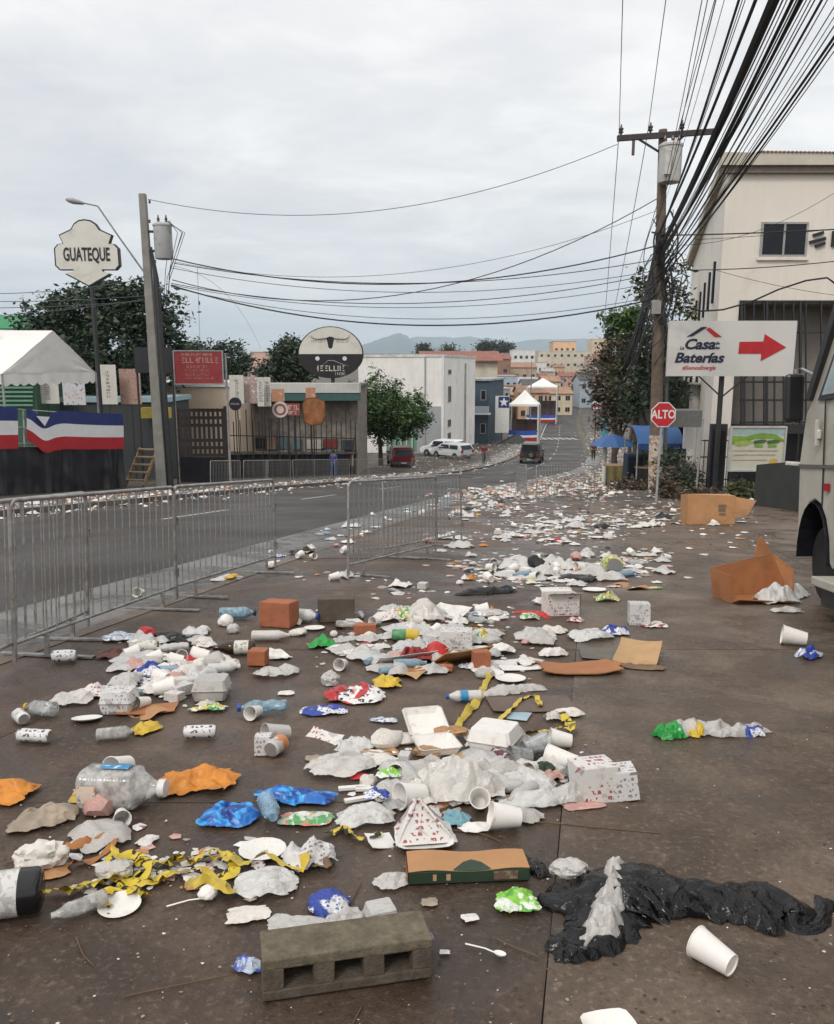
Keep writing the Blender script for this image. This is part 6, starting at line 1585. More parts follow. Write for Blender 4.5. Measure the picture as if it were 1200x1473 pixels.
m_can = printed('can_print', (0.68, 0.67, 0.66), [(0.50, 0.50, 0.52)], 18, 0.3, 0.05, 0.38, 0.1, text=((0.10, 0.10, 0.14), 30, .3)); m_alu = M('can_end', (0.55, 0.55, 0.55), 0.3, metal=0.8)
m_tealc = M('teal_wrap', (0.18, 0.36, 0.42), 0.4, 0.2, 14, 0.003); m_pink = M('pink_film', (0.55, 0.32, 0.28), 0.45, 0.25, 16, 0.003)
m_dkgreen = M('dark_green_print', (0.022, 0.045, 0.026), 0.6, 0.2, 8); m_ltblue = M('light_blue_card', (0.36, 0.47, 0.54), 0.6)
m_sock = M('dirty_bag', (0.36, 0.29, 0.22), 0.6, 0.35, 14, 0.004, dirt=0.3); m_brownp = M('brown_pouch', (0.10, 0.03, 0.02), 0.5, 0.3, 10)

# ------------------------------------------------------------------ litter: shapes
def crumple(w_, l_, h, seed, n=18, puff=0.0, edge=0.30, ragged=0.22, freq=2.2):
    """one creased sheet of film or paper: sharp folds in random directions, edges on the ground"""
    n = int(n*1.9) if n > 10 else int(n*1.4)
    mb = MB(); rg = random.Random(seed)
    folds = []
    for k in range(9):
        a = rg.uniform(0, PI); folds.append((math.cos(a), math.sin(a), rg.uniform(-1, 1), rg.uniform(.45, 1.5)*(1.5 if k < 4 else .8), rg.uniform(.5, 1.0)*(1.0 if k < 4 else .45)))
    for k in range(8):
        a = rg.uniform(0, PI); folds.append((math.cos(a), math.sin(a), rg.uniform(-1, 1), rg.uniform(2.2, 4.2), rg.uniform(.06, .15)))
    tot = sum(f[4] for f in folds)
    def tri(x): return abs((x % 2)-1)
    def f(u, v):
        a, b_ = 2*u-1, 2*v-1
        r_ = (abs(a)**3+abs(b_)**3)**(1/3)
        k = 1-0.16*(a*a*b_*b_)
        x = a*k*(1+ragged*fbm((a*1.3, b_*1.3, 0.5), seed, 4)); y_ = b_*k*(1+ragged*fbm((a*1.3, b_*1.3, 7.5), seed+3, 4))
        wx = a+.18*fbm((a*2, b_*2, 3), seed+5, 2); wy = b_+.18*fbm((a*2, b_*2, 9), seed+6, 2)
        cr = sum(w*tri((cx*wx+sy*wy+o)*fr*freq*.62) for cx, sy, o, fr, w in folds)/tot
        cr = max(0.0, (cr-.24)*2.2)
        fall = max(0.0, 1-min(1.0, r_/1.02)**2)**.8
        z = h*(cr*(edge+(1-edge)*fall)*(1-puff*.55)+puff*fall*(0.62+.2*fbm((a*1.5, b_*1.5, 2), seed+8, 2)))
        x += 0.07*fbm((a*3, b_*3, cr), seed+9, 2)-.10*(cr-.5)*a; y_ += 0.07*fbm((a*3, b_*3, cr+5), seed+11, 2)-.10*(cr-.5)*b_
        return (x*w_/2, y_*l_/2, max(0.0025, z))
    mb.grid(f, n, n)
    return mb
_ico = {}
def ico(sub):
    if sub not in _ico:
        b_ = bmesh.new(); bmesh.ops.create_icosphere(b_, subdivisions=sub, radius=1.0)
        b_.verts.ensure_lookup_table()
        _ico[sub] = ([v.co.copy() for v in b_.verts], [tuple(v.index for v in f.verts) for f in b_.faces]); b_.free()
    return _ico[sub]
def lump(rx, ry, rz_, seed, sub=4, amp=0.4, freq=1.6, flat=0.55):
    """closed crumpled body: wad of paper, stuffed bag"""
    vs, fs = ico(sub); mb = MB(); o = []
    for c in vs:
        k = 1+amp*(ridge(c*1.0, seed, 4, freq)-0.25)+0.16*fbm(c, seed+2, 2, 1.3)+amp*.14*(ridge(c*1.0, seed+5, 2, freq*2.6)-.3)
        p = Vector((c.x*rx*k, c.y*ry*k, c.z*rz_*k))
        if p.z < -flat*rz_: p.z = -flat*rz_+(p.z+flat*rz_)*0.05
        o.append(p)
    zmin = min(p.z for p in o)
    mb.add([(p.x, p.y, p.z-zmin+0.001) for p in o], fs)
    return mb
def cup_mb(L_, r_top, r_bot, n=28, dent=0.0, seed=1):
    """open cup on its side: mouth towards +x, lying on the ground"""
    mb = MB(); t = L_*0.03
    prof = [(0.001, L_*.035), (r_bot*.86, L_*.035), (r_bot*.9, 0), (r_bot, 0), (r_bot+(r_top-r_bot)*.5, L_*.5), (r_top, L_*.965), (r_top*1.045, L_*.97), (r_top*1.055, L_*.985), (r_top*1.04, L_), (r_top*.985, L_), (r_top-t, L_*.97), (r_bot-t+(r_top-r_bot)*.45, L_*.45), (r_bot-t, L_*.07), (0.001, L_*.065)]
    mb.lathe(prof, n, cap0=False, cap1=False)
    a = math.atan2(r_top*1.05-r_bot, L_)
    m_ = Matrix.Rotation(PI/2-a, 4, 'Y')
    vs = [m_ @ Vector(v) for v in mb.v]
    if dent:
        vs = [v*(1+dent*fbm(v/L_, seed, 2, 1.6)) for v in vs]
    zm = min(v.z for v in vs); cx = sum(v.x for v in vs)/len(vs)
    mb.v = [(v.x-cx, v.y, v.z-zm) for v in vs]
    return mb
def setobj(o, u, v, rz=0.0, dz=0.0, pitch=0.0, roll=0.0, p=None):
    q = gp(u, v) if p is None else p
    m = tiltM(q.y) @ Matrix.Rotation(rz, 3, 'Z') @ Matrix.Rotation(pitch, 3, 'Y') @ Matrix.Rotation(roll, 3, 'X')
    o.matrix_basis = Matrix.Translation(q+Vector((0, 0, dz+0.004))) @ m.to_4x4()
    return o
def item(mb, name, label, cat, mat, u, v, rz=0.0, dz=0.0, smooth=38, group=None, pitch=0.0, roll=0.0):
    o = mb.build(name, mat, None, smooth)
    setobj(o, u, v, R(rz), dz, R(pitch), R(roll))
    return tag(o, label, cat, group)
seedc = [100]
def S():
    seedc[0] += 1; return seedc[0]
def sheet(u, v, wpx, dpx, hpx, mat, name, label, cat='wrapper', rz=0, dz=0.0, n=18, puff=0.0, **k):
    """crumpled sheet: width px across, dpx depth seen as metres factor of the width"""
    s = mpp(u, v); hpx *= .68
    return item(crumple(wpx*s, dpx*s, hpx*s, S(), n, puff, **k), name, label, cat, mat, u, v, rz, dz)
def wad(u, v, wpx, dpx, hpx, mat, name, label, cat='bag', rz=0, dz=0.0, sub=4, amp=0.4, freq=1.6):
    s = mpp(u, v)
    return item(lump(wpx*s/2, dpx*s/2, hpx*s/2.0, S(), sub, amp, freq), name, label, cat, mat, u, v, rz, dz)
def cup(u, v, lpx, rz, label, dz=0.0, dent=0.0, ratio=0.43, name='foam_cup', mat=None, pitch=0.0):
    s = mpp(u, v); L_ = lpx*s*.74
    o = item(cup_mb(L_, L_*ratio, L_*ratio*.70, dent=dent, seed=S()), name, label, 'cup', mat or m_foam, u, v, rz, dz, 40, pitch=pitch)
    return o
def revolve_lying(prof, n=20, crush=0.0, seed=1, ribs=0):
    """profile (r, x) turned about x and laid on the ground"""
    mb = MB(); mb.lathe(prof, n, mat=Matrix.Rotation(PI/2, 4, 'Y'))
    L_ = prof[-1][1]-prof[0][1]; rm = max(p[0] for p in prof)
    vs = []
    for v in mb.v:
        v = Vector(v)
        if crush:
            k = 1-crush*max(0, 0.5+ridge((v.x/L_*3, v.y/rm*.7, v.z/rm*.7), seed, 3))*0.8
            v = Vector((v.x, v.y*k+crush*rm*.5*fbm((v.x/L_*2, 0, 0), seed, 2), v.z*(k-crush*.35)))
        vs.append(v)
    zm = min(v.z for v in vs); cx = (min(v.x for v in vs)+max(v.x for v in vs))/2
    mb.v = [(v.x-cx, v.y, v.z-zm) for v in vs]
    return mb, cx, zm
def bottle(u, v, lpx, rz, label, mat, cap=None, lab=None, crush=0.0, fat=0.155, dz=0.0, name='plastic_bottle', ribs=True, neck=0.32, labspan=(0.40, 0.62)):
    s = mpp(u, v); L_ = lpx*s; r_ = L_*fat
    prof = [(0.002, 0.0), (r_*.7, 0.0), (r_*.95, L_*.02), (r_, L_*.05)]
    body_end = 1-neck
    nrib = 13
    for k in range(nrib):
        x = 0.07+(body_end-0.09)*k/(nrib-1)
        prof.append((r_*(1-(0.05 if ribs and k % 2 else 0)), L_*x))
    prof += [(r_*.96, L_*(body_end+.02)), (r_*.72, L_*(body_end+neck*.35)), (r_*.45, L_*(body_end+neck*.62)), (r_*.38, L_*(body_end+neck*.72)), (r_*.38, L_*.985), (r_*.34, L_*.99)]
    sd = S()
    mb, cx, zm = revolve_lying(prof, 20, crush, sd)
    o = item(mb, name, label, 'bottle', mat, u, v, rz, dz, 50)
    if cap:
        c = MB(); c.lathe([(0.001, L_*.93), (r_*.46, L_*.93), (r_*.46, L_*.995), (r_*.42, L_*1.005), (0.001, L_*1.005)], 14, mat=Matrix.Translation((-cx, 0, -zm)) @ Matrix.Rotation(PI/2, 4, 'Y')); c.build('cap', cap, o, 40)
    if lab:
        a, b_ = labspan
        q = [(r_*1.015, L_*(a+(b_-a)*k/5)) for k in range(6)]
        c, _, _ = None, 0, 0
        c = MB(); c.lathe(q, 20, cap0=False, cap1=False, mat=Matrix.Rotation(PI/2, 4, 'Y'))
        vs = []
        for w_ in c.v:
            w_ = Vector(w_)
            if crush:
                k = 1-crush*max(0, 0.5+ridge((w_.x/L_*3, w_.y/r_*.7, w_.z/r_*.7), sd, 3))*0.8+.01
                w_ = Vector((w_.x, w_.y*k+crush*r_*.5*fbm((w_.x/L_*2, 0, 0), sd, 2), w_.z*(k-crush*.35)))
            vs.append((w_.x-cx, w_.y, w_.z-zm))
        c.v = vs; c.build('label', lab, o, 50)
    return o
def can(u, v, lpx, rz, label, mat=None, fat=0.25, crush=0.1, dz=0.0, name='drink_can'):
    s = mpp(u, v); L_ = lpx*s; r_ = L_*fat
    prof = [(r_*.80, 0), (r_*.82, L_*.02), (r_, L_*.08)]+[(r_, L_*(.08+.84*k/6)) for k in range(1, 7)]+[(r_*.82, L_*.985), (r_*.80, L_)]
    mb, cx, zm = revolve_lying(prof, 18, crush, S())
    o = item(mb, name, label, 'can', mat or m_can, u, v, rz, dz, 40)
    for x in (-0.002, L_+.001):
        c = MB(); c.lathe([(0.001, x-.0006), (r_*.76*(1-crush*.6), x-.0006), (r_*.76*(1-crush*.6), x+.0006), (0.001, x+.0006)], 16, mat=Matrix.Translation((-cx, 0, -zm)) @ Matrix.Rotation(PI/2, 4, 'Y')); c.build('end', m_alu, o, 40)
    return o
def plate(u, v, wpx, label, mat=None, rz=0, dz=0.0, pitch=0.0, roll=0.0, deep=0.10, sq=False, name='foam_plate'):
    s = mpp(u, v); r_ = wpx*s/2
    mb = MB(); t = r_*.02
    prof = [(0.001, t*2), (r_*.62, t*2), (r_*.72, r_*deep*.6), (r_*.96, r_*deep*1.6), (r_, r_*deep*1.62), (r_*.99, r_*deep*1.4), (r_*.74, r_*deep*.35), (r_*.64, 0), (0.001, 0)]
    mb.lathe(prof, 28, cap0=False, cap1=False)
    if sq:
        vs = []
        for x, y_, z in mb.v:
            a = math.atan2(y_, x); k = 1/max(abs(math.cos(a)), abs(math.sin(a)))**.72; vs.append((x*k*.86, y_*k*.72, z))
        mb.v = vs
    return item(mb, name, label, 'plate', mat or m_foam, u, v, rz, dz, 60, pitch=pitch, roll=roll)
def clamshell(u, v, wpx, label, rz=0, mat=None, openang=None, dz=0.0, hpx=None):
    """hinged foam takeaway box"""
    s = mpp(u, v); w_ = wpx*s; h = (hpx or wpx*.30)*s
    t = thing('takeaway_box', label, 'takeaway box'); setobj(t, u, v, R(rz), dz)
    def tray():
        mb = MB(); a = w_/2; b_ = a*.82
        ring = lambda k, z: [(x*k, y_*k, z) for x, y_ in ((-a, -a*.85), (-a*.85, -a), (a*.85, -a), (a, -a*.85), (a, a*.85), (a*.85, a), (-a*.85, a), (-a, a*.85))]
        vs = ring(.84, 0)+ring(.98, h*.5)+ring(1.03, h*.5)+ring(.95, h*.5)+ring(.82, .006)
        fs = [tuple(range(8))[::-1]]
        for q in range(4):
            fs += [(q*8+i, q*8+(i+1) % 8, q*8+8+(i+1) % 8, q*8+8+i) for i in range(8)]
        fs.append(tuple(range(32, 40)))
        mb.add(vs, fs); return mb
    tray().build('tray', mat or m_foam, t, 30)
    lid = tray(); a = w_/2
    if openang is None:
        lid.v = [(x, y_, h*1.02-z) for x, y_, z in lid.v]
    else:
        mm = Matrix.Translation((0, a, h*.5)) @ Matrix.Rotation(R(openang), 4, 'X') @ Matrix.Translation((0, -a, 0))
        lid.v = [tuple(mm @ Vector((x, y_, h*.5-z))) for x, y_, z in lid.v]
    lid.f = [f[::-1] for f in lid.f]
    lid.build('lid', mat or m_foam, t, 30)
    return t
def carton(u, v, wpx, dm, hpx, label, mat, rz=0, flaps=True, name='carton', cat='box', inner=None, dz=0.0, skew=0.0, pitch=0.0, roll=0.0, flapang=40):
    """open box of thin board with flaps"""
    s = mpp(u, v); w_ = wpx*s; h = hpx*s; d = dm*s; t_ = max(.002, w_*.012)
    t = thing(name, label, cat); setobj(t, u, v, R(rz), dz, R(pitch), R(roll))
    hw, hd = w_/2, d/2
    def pan(a, b_, c, e, nm, m_=None):
        mb = MB(); q = [Vector(a), Vector(b_), Vector(c), Vector(e)]; nrm = (q[1]-q[0]).cross(q[3]-q[0]).normalized()*t_
        q = [p+Vector((skew*p.z, 0, 0)) for p in q]
        mb.add([tuple(p) for p in q]+[tuple(p+nrm) for p in q], [(0, 1, 2, 3)[::-1], (4, 5, 6, 7), (0, 1, 5, 4), (1, 2, 6, 5), (2, 3, 7, 6), (3, 0, 4, 7)])
        return mb.build(nm, m_ or mat, t)
    pan((-hw, -hd, 0), (hw, -hd, 0), (hw, -hd, h), (-hw, -hd, h), 'side'); pan((hw, hd, 0), (-hw, hd, 0), (-hw, hd, h), (hw, hd, h), 'side')
    pan((-hw, hd, 0), (-hw, -hd, 0), (-hw, -hd, h), (-hw, hd, h), 'side', inner); pan((hw, -hd, 0), (hw, hd, 0), (hw, hd, h), (hw, -hd, h), 'side', inner)
    pan((-hw, -hd, .001), (-hw, hd, .001), (hw, hd, .001), (hw, -hd, .001), 'base')
    if flaps:
        a = R(flapang); fl_ = d*.42
        pan((-hw, -hd, h), (hw, -hd, h), (hw, -hd-fl_*math.sin(a), h+fl_*math.cos(a)), (-hw, -hd-fl_*math.sin(a), h+fl_*math.cos(a)), 'flap')
        pan((hw, hd, h), (-hw, hd, h), (-hw, hd+fl_*math.sin(a), h+fl_*math.cos(a)), (hw, hd+fl_*math.sin(a), h+fl_*math.cos(a)), 'flap')
    else:
        pan((-hw, hd, h), (-hw, -hd, h), (hw, -hd, h), (hw, hd, h), 'lid')
    return t
def card(u, v, wpx, dpx, mat, label, rz=0, dz=0.0, bend=0.06, pitch=0.0, roll=0.0, name='card', cat='card', ragged=0.06, thick=.0025):
    s = mpp(u, v); w_ = wpx*s; d = dpx*s; sd = S(); n = 10
    mb = MB(); vs = []
    for lay in (0, 1):
        for j in range(n):
            for i in range(n):
                a, b_ = 2*i/(n-1)-1, 2*j/(n-1)-1
                x = a*(1+ragged*fbm((a, b_, 1), sd, 2)); y_ = b_*(1+ragged*fbm((a, b_, 4), sd, 2))
                z = bend*w_*(a*a*.6+.4*fbm((a*.8, b_*.8, 2), sd, 2)+.3*b_*b_)
                vs.append((x*w_/2, y_*d/2, max(0, z)+lay*thick))
    N_ = n*n; fs = []
    for j in range(n-1):
        for i in range(n-1):
            q = j*n+i; fs.append((q, q+n, q+n+1, q+1)); fs.append((N_+q, N_+q+1, N_+q+n+1, N_+q+n))
    edge = [i for i in range(n)]+[j*n+n-1 for j in range(1, n)]+[(n-1)*n+i for i in range(n-2, -1, -1)]+[j*n for j in range(n-2, 0, -1)]
    fs += [(edge[k], edge[(k+1) % len(edge)], N_+edge[(k+1) % len(edge)], N_+edge[k]) for k in range(len(edge))]
    mb.add(vs, fs)
    return item(mb, name, label, cat, mat, u, v, rz, dz, 40, pitch=pitch, roll=roll)
def path3(pts, dz=0.006, sub=6, lift=0.0, seed=1):
    P = [gp(u, v)+Vector((0, 0, dz)) for u, v in pts]
    o = []
    for i in range(len(P)-1):
        p0, p1, p2, p3 = P[max(i-1, 0)], P[i], P[i+1], P[min(i+2, len(P)-1)]
        for k in range(sub):
            t_ = k/sub
            o.append(0.5*((2*p1)+(p2-p0)*t_+(2*p0-5*p1+4*p2-p3)*t_*t_+(3*p1-p0-3*p2+p3)*t_**3))
    o.append(P[-1])
    return [p+Vector((0, 0, lift*abs(fbm((p.x*9, p.y*9, 0), seed, 2)))) for p in o]
def tape(pts, wd, mat, label, name='caution_tape', cat='tape', lift=0.03, group=None, sub=7):
    """plastic ribbon lying twisted along picture points"""
    sd = S(); P = path3(pts, 0.006, sub, lift, sd); mb = MB(); vs = []
    for i, p in enumerate(P):
        d = (P[min(i+1, len(P)-1)]-P[max(i-1, 0)]).normalized(); sdv = d.cross(Vector((0, 0, 1))).normalized()
        a = 1.5*fbm((i*.21, 3, 1), sd, 3)
        o = sdv*math.cos(a)+Vector((0, 0, 1))*abs(math.sin(a))
        w_ = wd*(.75+.4*fbm((i*.33, 1, 1), sd+1, 2))/2
        c = p+Vector((0, 0, w_*abs(math.sin(a))))
        q1, q2 = c-o*w_, c+o*w_
        mid = c+Vector((0, 0, .25*w_))
        vs += [q1, mid, q2]
    fs = []
    for i in range(len(P)-1):
        fs += [(3*i, 3*i+1, 3*i+4, 3*i+3), (3*i+1, 3*i+2, 3*i+5, 3*i+4)]
    b_ = gp(*pts[len(pts)//2])
    mb.add([tuple(Vector(v)-b_) for v in vs], fs)
    o = mb.build(name, mat, None, 60); o.location = b_
    return tag(o, label, cat, group)
def stick(pts, r_, mat, label, name='stick', cat='stick', lift=0.0, group=None):
    P = path3(pts, r_+.002, 4, lift, S()); b_ = P[0].copy(); mb = MB(); n = len(P)
    mb.tube([p-b_ for p in P], [r_*(1-.4*i/n) for i in range(n)], 6)
    o = mb.build(name, mat, None, 60); o.location = b_
    return tag(o, label, cat, group)
def spoon(u, v, lpx, rz, label, fork=False):
    s = mpp(u, v); L_ = lpx*s; w_ = L_*.055
    mb = MB(); mb.tube([(-L_/2, 0, .004), (0, 0, .008), (L_*.25, 0, .005)], [w_*.55, w_*.45, w_*.5], 6, flat=.45)
    o = item(mb, 'plastic_fork' if fork else 'plastic_spoon', label, 'cutlery', m_foam, u, v, rz, 0, 60)
    mb = MB()
    if fork:
        mb.obox(Matrix.Translation((L_*.31, 0, .005)), L_*.14, L_*.12, .003)
        for k in (-1, 0, 1): mb.obox(Matrix.Translation((L_*.435, k*L_*.045, .005)), L_*.13, L_*.022, .003)
        mb.build('tines', m_foam, o)
    else:
        mb.lathe([(.001, 0), (L_*.08, .001), (L_*.10, .006), (L_*.09, .006), (.001, .002)], 16, mat=Matrix.Translation((L_*.37, 0, .002)) @ Matrix.Scale(1.5, 4, (1, 0, 0))); mb.build('bowl', m_foam, o, 60)
    return o
def scrap(u, v, wpx, mat, name, label, cat='scrap', rz=0, group=None):
    s = mpp(u, v)
    return item(crumple(wpx*s, wpx*s*rnd.uniform(.6, 1.1), wpx*s*.18, S(), 7), name, label, cat, mat, u, v, rz, group=group)

# ------------------------------------------------------------------ litter nearest the viewer
# concrete block on its side, three cores facing the viewer
def cinder_block():
    s = mpp(497, 1405); Lb, Hb, Db = 0.405, 0.100, 0.125
    t = thing('concrete_block', 'weathered hollow concrete block lying on its side, cores facing out', 'concrete block')
    setobj(t, 498, 1402, R(13), 0)
    mc = M('block_concrete', (0.105, 0.083, 0.062), 0.95, 0.35, 30, 0.008, dirt=0.4, dirtcol=(0.045, 0.035, 0.026)); mm = M('block_mossy', (0.165, 0.138, 0.095), 0.95, 0.4, 34, 0.012, dirt=0.5, dirtcol=(0.07, 0.062, 0.036))
    th = .026; wb = .050; n = 3
    def slab_(x0, x1, y0, y1, z0, z1, nm, mt, sd):
        mb = MB(); k = 14
        mb.box(x0, x1, y0, y1, z0, z1)
        b_ = bmesh.new(); me = mb.mesh('t', mt); b_.from_mesh(me)
        bmesh.ops.subdivide_edges(b_, edges=[e for e in b_.edges if e.calc_length() > .06], cuts=5, use_grid_fill=True)
        for v in b_.verts:
            v.co += Vector((fbm(v.co*22, sd, 3), fbm(v.co*22, sd+1, 3), fbm(v.co*22, sd+2, 3)))*.0016
        b_.to_mesh(me); b_.free(); me.name = nm
        o = link(nm, me, t); q = o.modifiers.new('b', 'BEVEL'); q.width = .004; q.segments = 2; q.limit_method = 'ANGLE'
        return o
    slab_(-Lb/2, Lb/2, -Db/2, Db/2, Hb-th, Hb, 'shell', mm, 1); slab_(-Lb/2, Lb/2, -Db/2, Db/2, 0, th, 'shell', mc, 2)
    for k in range(n+1):
        x = -Lb/2+wb/2+(Lb-wb)*k/n
        slab_(x-wb/2, x+wb/2, -Db/2+.001, Db/2-.003, th-.002, Hb-th+.002, 'web', mc, 3+k)
    mb = MB(); mb.box(-Lb/2+.02, Lb/2-.02, Db/2-.03, Db/2-.004, th-.001, Hb-th+.001); mb.build('core_end', mc, t)
cinder_block()
cup(1026, 1392, 78, 128, 'white foam cup lying alone below the black bag', ratio=.40)
plate(878, 1490, 90, 'white foam tray with a hole at the very front of the lot', rz=12, sq=True, name='foam_tray', deep=.2)
# black rubbish bag: a long creased tube of film
def drape(pts, wid, hgt, seed, n=22, sub=12, freq=1.0):
    """thin film lying along a path: flat, sharply folded, ragged at its edges"""
    P = path3(pts, 0.0, sub, 0, seed); k = len(P); rg = random.Random(seed)
    W_ = np.interp(np.linspace(0, 1, k), np.linspace(0, 1, len(wid)), wid); H_ = np.interp(np.linspace(0, 1, k), np.linspace(0, 1, len(hgt)), hgt)
    wm = sum(W_)/k; folds = []
    for q in range(11):
        a = rg.gauss(PI/2, .75); folds.append((math.cos(a), math.sin(a), rg.uniform(-1, 1), rg.uniform(.5, 1.6)*(1.1 if q < 5 else 2.3), rg.uniform(.5, 1)*(1 if q < 5 else .35)))
    for q in range(9): a = rg.gauss(PI/2, 1.0); folds.append((math.cos(a), math.sin(a), rg.uniform(-1, 1), rg.uniform(3, 6), rg.uniform(.05, .12)))
    tot = sum(f[4] for f in folds); b_ = P[k//2].copy(); vs = []; arc = 0.0
    for i, p in enumerate(P):
        if i: arc += (p-P[i-1]).length
        d = (P[min(i+1, k-1)]-P[max(i-1, 0)]).normalized(); x = d.cross(Vector((0, 0, 1))).normalized(); S_ = arc/wm
        end = min(1.0, min(i, k-1-i)/(k*.12)+.15)
        for j in range(n):
            t_ = 2*j/(n-1)-1
            wx = S_+.25*fbm((S_, t_, 1), seed, 3); wy = t_+.3*fbm((S_, t_, 6), seed+1, 3)
            cr = max(0, (sum(w*abs(((cx*wx+sy*wy+o)*fr*freq % 2)-1) for cx, sy, o, fr, w in folds)/tot-.27)*2.3)
            fall = max(0, 1-abs(t_)**2.4)**.8*end
            q = p+x*t_*W_[i]*(1+.30*fbm((S_*1.6, t_, 9), seed+2, 3))+d*wm*.25*fbm((S_*1.5, t_*1.5, 4), seed+3, 3)
            q.z = gz(q.y)+max(.003, H_[i]*(cr*(.25+.75*fall)+.42*fall))
            vs.append(tuple(q-b_))
    mb = MB(); mb.add(vs, [(i*n+j, i*n+j+1, (i+1)*n+j+1, (i+1)*n+j) for i in range(k-1) for j in range(n-1)])
    return mb, b_
def hull(pts, rad, mat, name, label, cat='bag', parent=None, base=None, hs=.62, ws=1.2, n=22, sub=12, fq=1.0, **k):
    mb, b_ = drape(pts, [r_*ws for r_ in rad], [r_*hs for r_ in rad], S(), max(n, 28), max(sub, 16), fq)
    o = mb.build(name, mat, None, 40)
    o.location = b_
    if parent is not None:
        o.parent = parent; o.location = b_-parent.location
        return o
    return tag(o, label, cat)
bb = hull([(868, 1352), (875, 1310), (915, 1285), (960, 1292), (1010, 1300), (1060, 1305), (1105, 1312), (1128, 1318), (1150, 1338), (1178, 1330), (1186, 1305), (1192, 1296)],
     [.05, .085, .105, .085, .065, .075, .085, .06, .018, .016, .02, .03], m_blackbag, 'rubbish_bag', 'torn black rubbish bag stretched out with a twisted tail', n=52, sub=26, hs=.66, ws=1.45, fq=1.0)
hull([(790, 1372), (830, 1365), (870, 1350), (905, 1325)], [.03, .06, .05, .02], m_blackbag, 'bag_flap', '', parent=bb, n=22, amp=.6, freq=13)
hull([(785, 1285), (815, 1300), (850, 1305), (880, 1300)], [.03, .06, .065, .04], m_blackbag, 'bag_flap', '', parent=bb, n=22, amp=.6, freq=13)
hull([(918, 1245), (930, 1258), (940, 1280)], [.015, .045, .04], m_blackbag, 'bag_flap', '', parent=bb, n=18, amp=.6, freq=13)
hull([(888, 1240), (882, 1280), (875, 1315), (862, 1350), (835, 1368)], [.028, .05, .055, .055, .02], m_fgrey, 'clear_plastic_strip', 'crinkled clear plastic draped over the black rubbish bag', 'plastic sheet', hs=1.25, ws=.85)
wad(818, 1268, 50, 30, 26, m_fgrey, 'plastic_bag', 'small clear plastic bag tucked beside the black rubbish bag', dz=.02)
hull([(748, 1232), (765, 1245), (785, 1262)], [.012, .03, .02], m_blackbag, 'black_film', 'black film shred at the end of the cardboard box', n=14, amp=.7, freq=15)
# long cardboard box with green side
def long_box():
    t = thing('cardboard_box', 'long flat cardboard box with dark green printed side, open at one end', 'box'); setobj(t, 672, 1258, R(4))
    s = mpp(672, 1258); L_, d, h = 172*s, .105, .042
    mb = MB(); mb.box(-L_/2, L_/2, -d/2, d/2, 0, h*.92); mb.build('tray', m_dkgreen, t, bev=.003)
    mb = MB(); mb.grid(lambda u, v: (-L_/2+L_*u, -d/2-.001+(d+.002)*v, h*.925+.010*v*(1-.7*u)+.004*math.sin(u*9)), 14, 4); mb.build('top_flap', m_card, t, 60)
    mb = MB(); mb.add([(-L_/2-.002, -d/2, 0), (-L_/2-.002, d/2, 0), (-L_/2-.002, d/2, h*.9), (-L_/2-.002, -d/2, h*.9)], [(3, 2, 1, 0)]); mb.build('end_flap', m_cardw, t)
    for x, w_ in ((-.30, .03), (-.19, .035)):
        mb = MB(); mb.box(L_*x, L_*(x+w_), -d/2-.002, -d/2-.0008, h*.25, h*.7); mb.build('printed_mark', m_kraft, t)
    mb = MB(); mb.box(L_*.20, L_*.40, -d/2-.002, -d/2-.0008, h*.2, h*.8); mb.build('printed_panel', printed('brown_panel', (0.14, 0.09, 0.06), [(0.25, 0.18, 0.12)], 60, .7, .03, .4, 0), t)
long_box()
sheet(744, 1302, 64, 52, 34, m_lime, 'snack_wrapper', 'lime green and white snack wrapper beside the black bag', 'wrapper', 10, n=20, puff=.3)
sheet(473, 1306, 58, 54, 44, m_bluewhite, 'snack_bag', 'blue and white crumpled snack bag behind the concrete block', 'wrapper', 20, n=20, puff=.6)
sheet(565, 1270, 52, 44, 16, m_fgrey, 'plastic_bag', 'small stained clear bag before the long cardboard box', 'bag', 30)
sheet(358, 1317, 66, 42, 7, m_napkin, 'napkin', 'white paper napkin with torn corner left of the concrete block', 'napkin', 15, n=12)
sheet(440, 1338, 120, 60, 24, m_fclear, 'plastic_sheet', 'clear creased plastic sheet behind the concrete block', 'plastic sheet', -10)
sheet(500, 1328, 60, 50, 22, m_fclear, 'plastic_film', 'clear film bunched under the blue and white snack bag', 'plastic sheet', 30)
clamshell(548, 1330, 44, 'small clear plastic tub with lid behind the concrete block', 20, m_fgrey, hpx=26)
sheet(357, 1392, 36, 46, 22, printed('blue_clear', (0.45, 0.52, 0.62), [(0.06, 0.10, 0.40)], 20, .3, .05, .45, .1), 'plastic_scrap', 'blue and clear plastic scrap at the end of the concrete block', 'scrap', 70)
can(612, 1362, 18, 30, 'small violet bottle cap beside the concrete block', m_capv, .5, 0, 0, 'plastic_cap_piece'); 
spoon(698, 1370, 62, -28, 'white plastic spoon lying on the bare lot', False)
stick([(715, 1352), (735, 1362), (775, 1378)], .0022, m_twig, 'thin bent twig next to the plastic spoon', 'twig')
scrap(676, 1322, 26, m_paper, 'paper_scrap', 'torn paper scrap beyond the plastic spoon', rz=20); scrap(640, 1372, 16, m_paper, 'paper_scrap', 'tiny white scrap between block and spoon'); scrap(618, 1300, 24, m_sock, 'rag_scrap', 'dull brown scrap below the cardboard box')
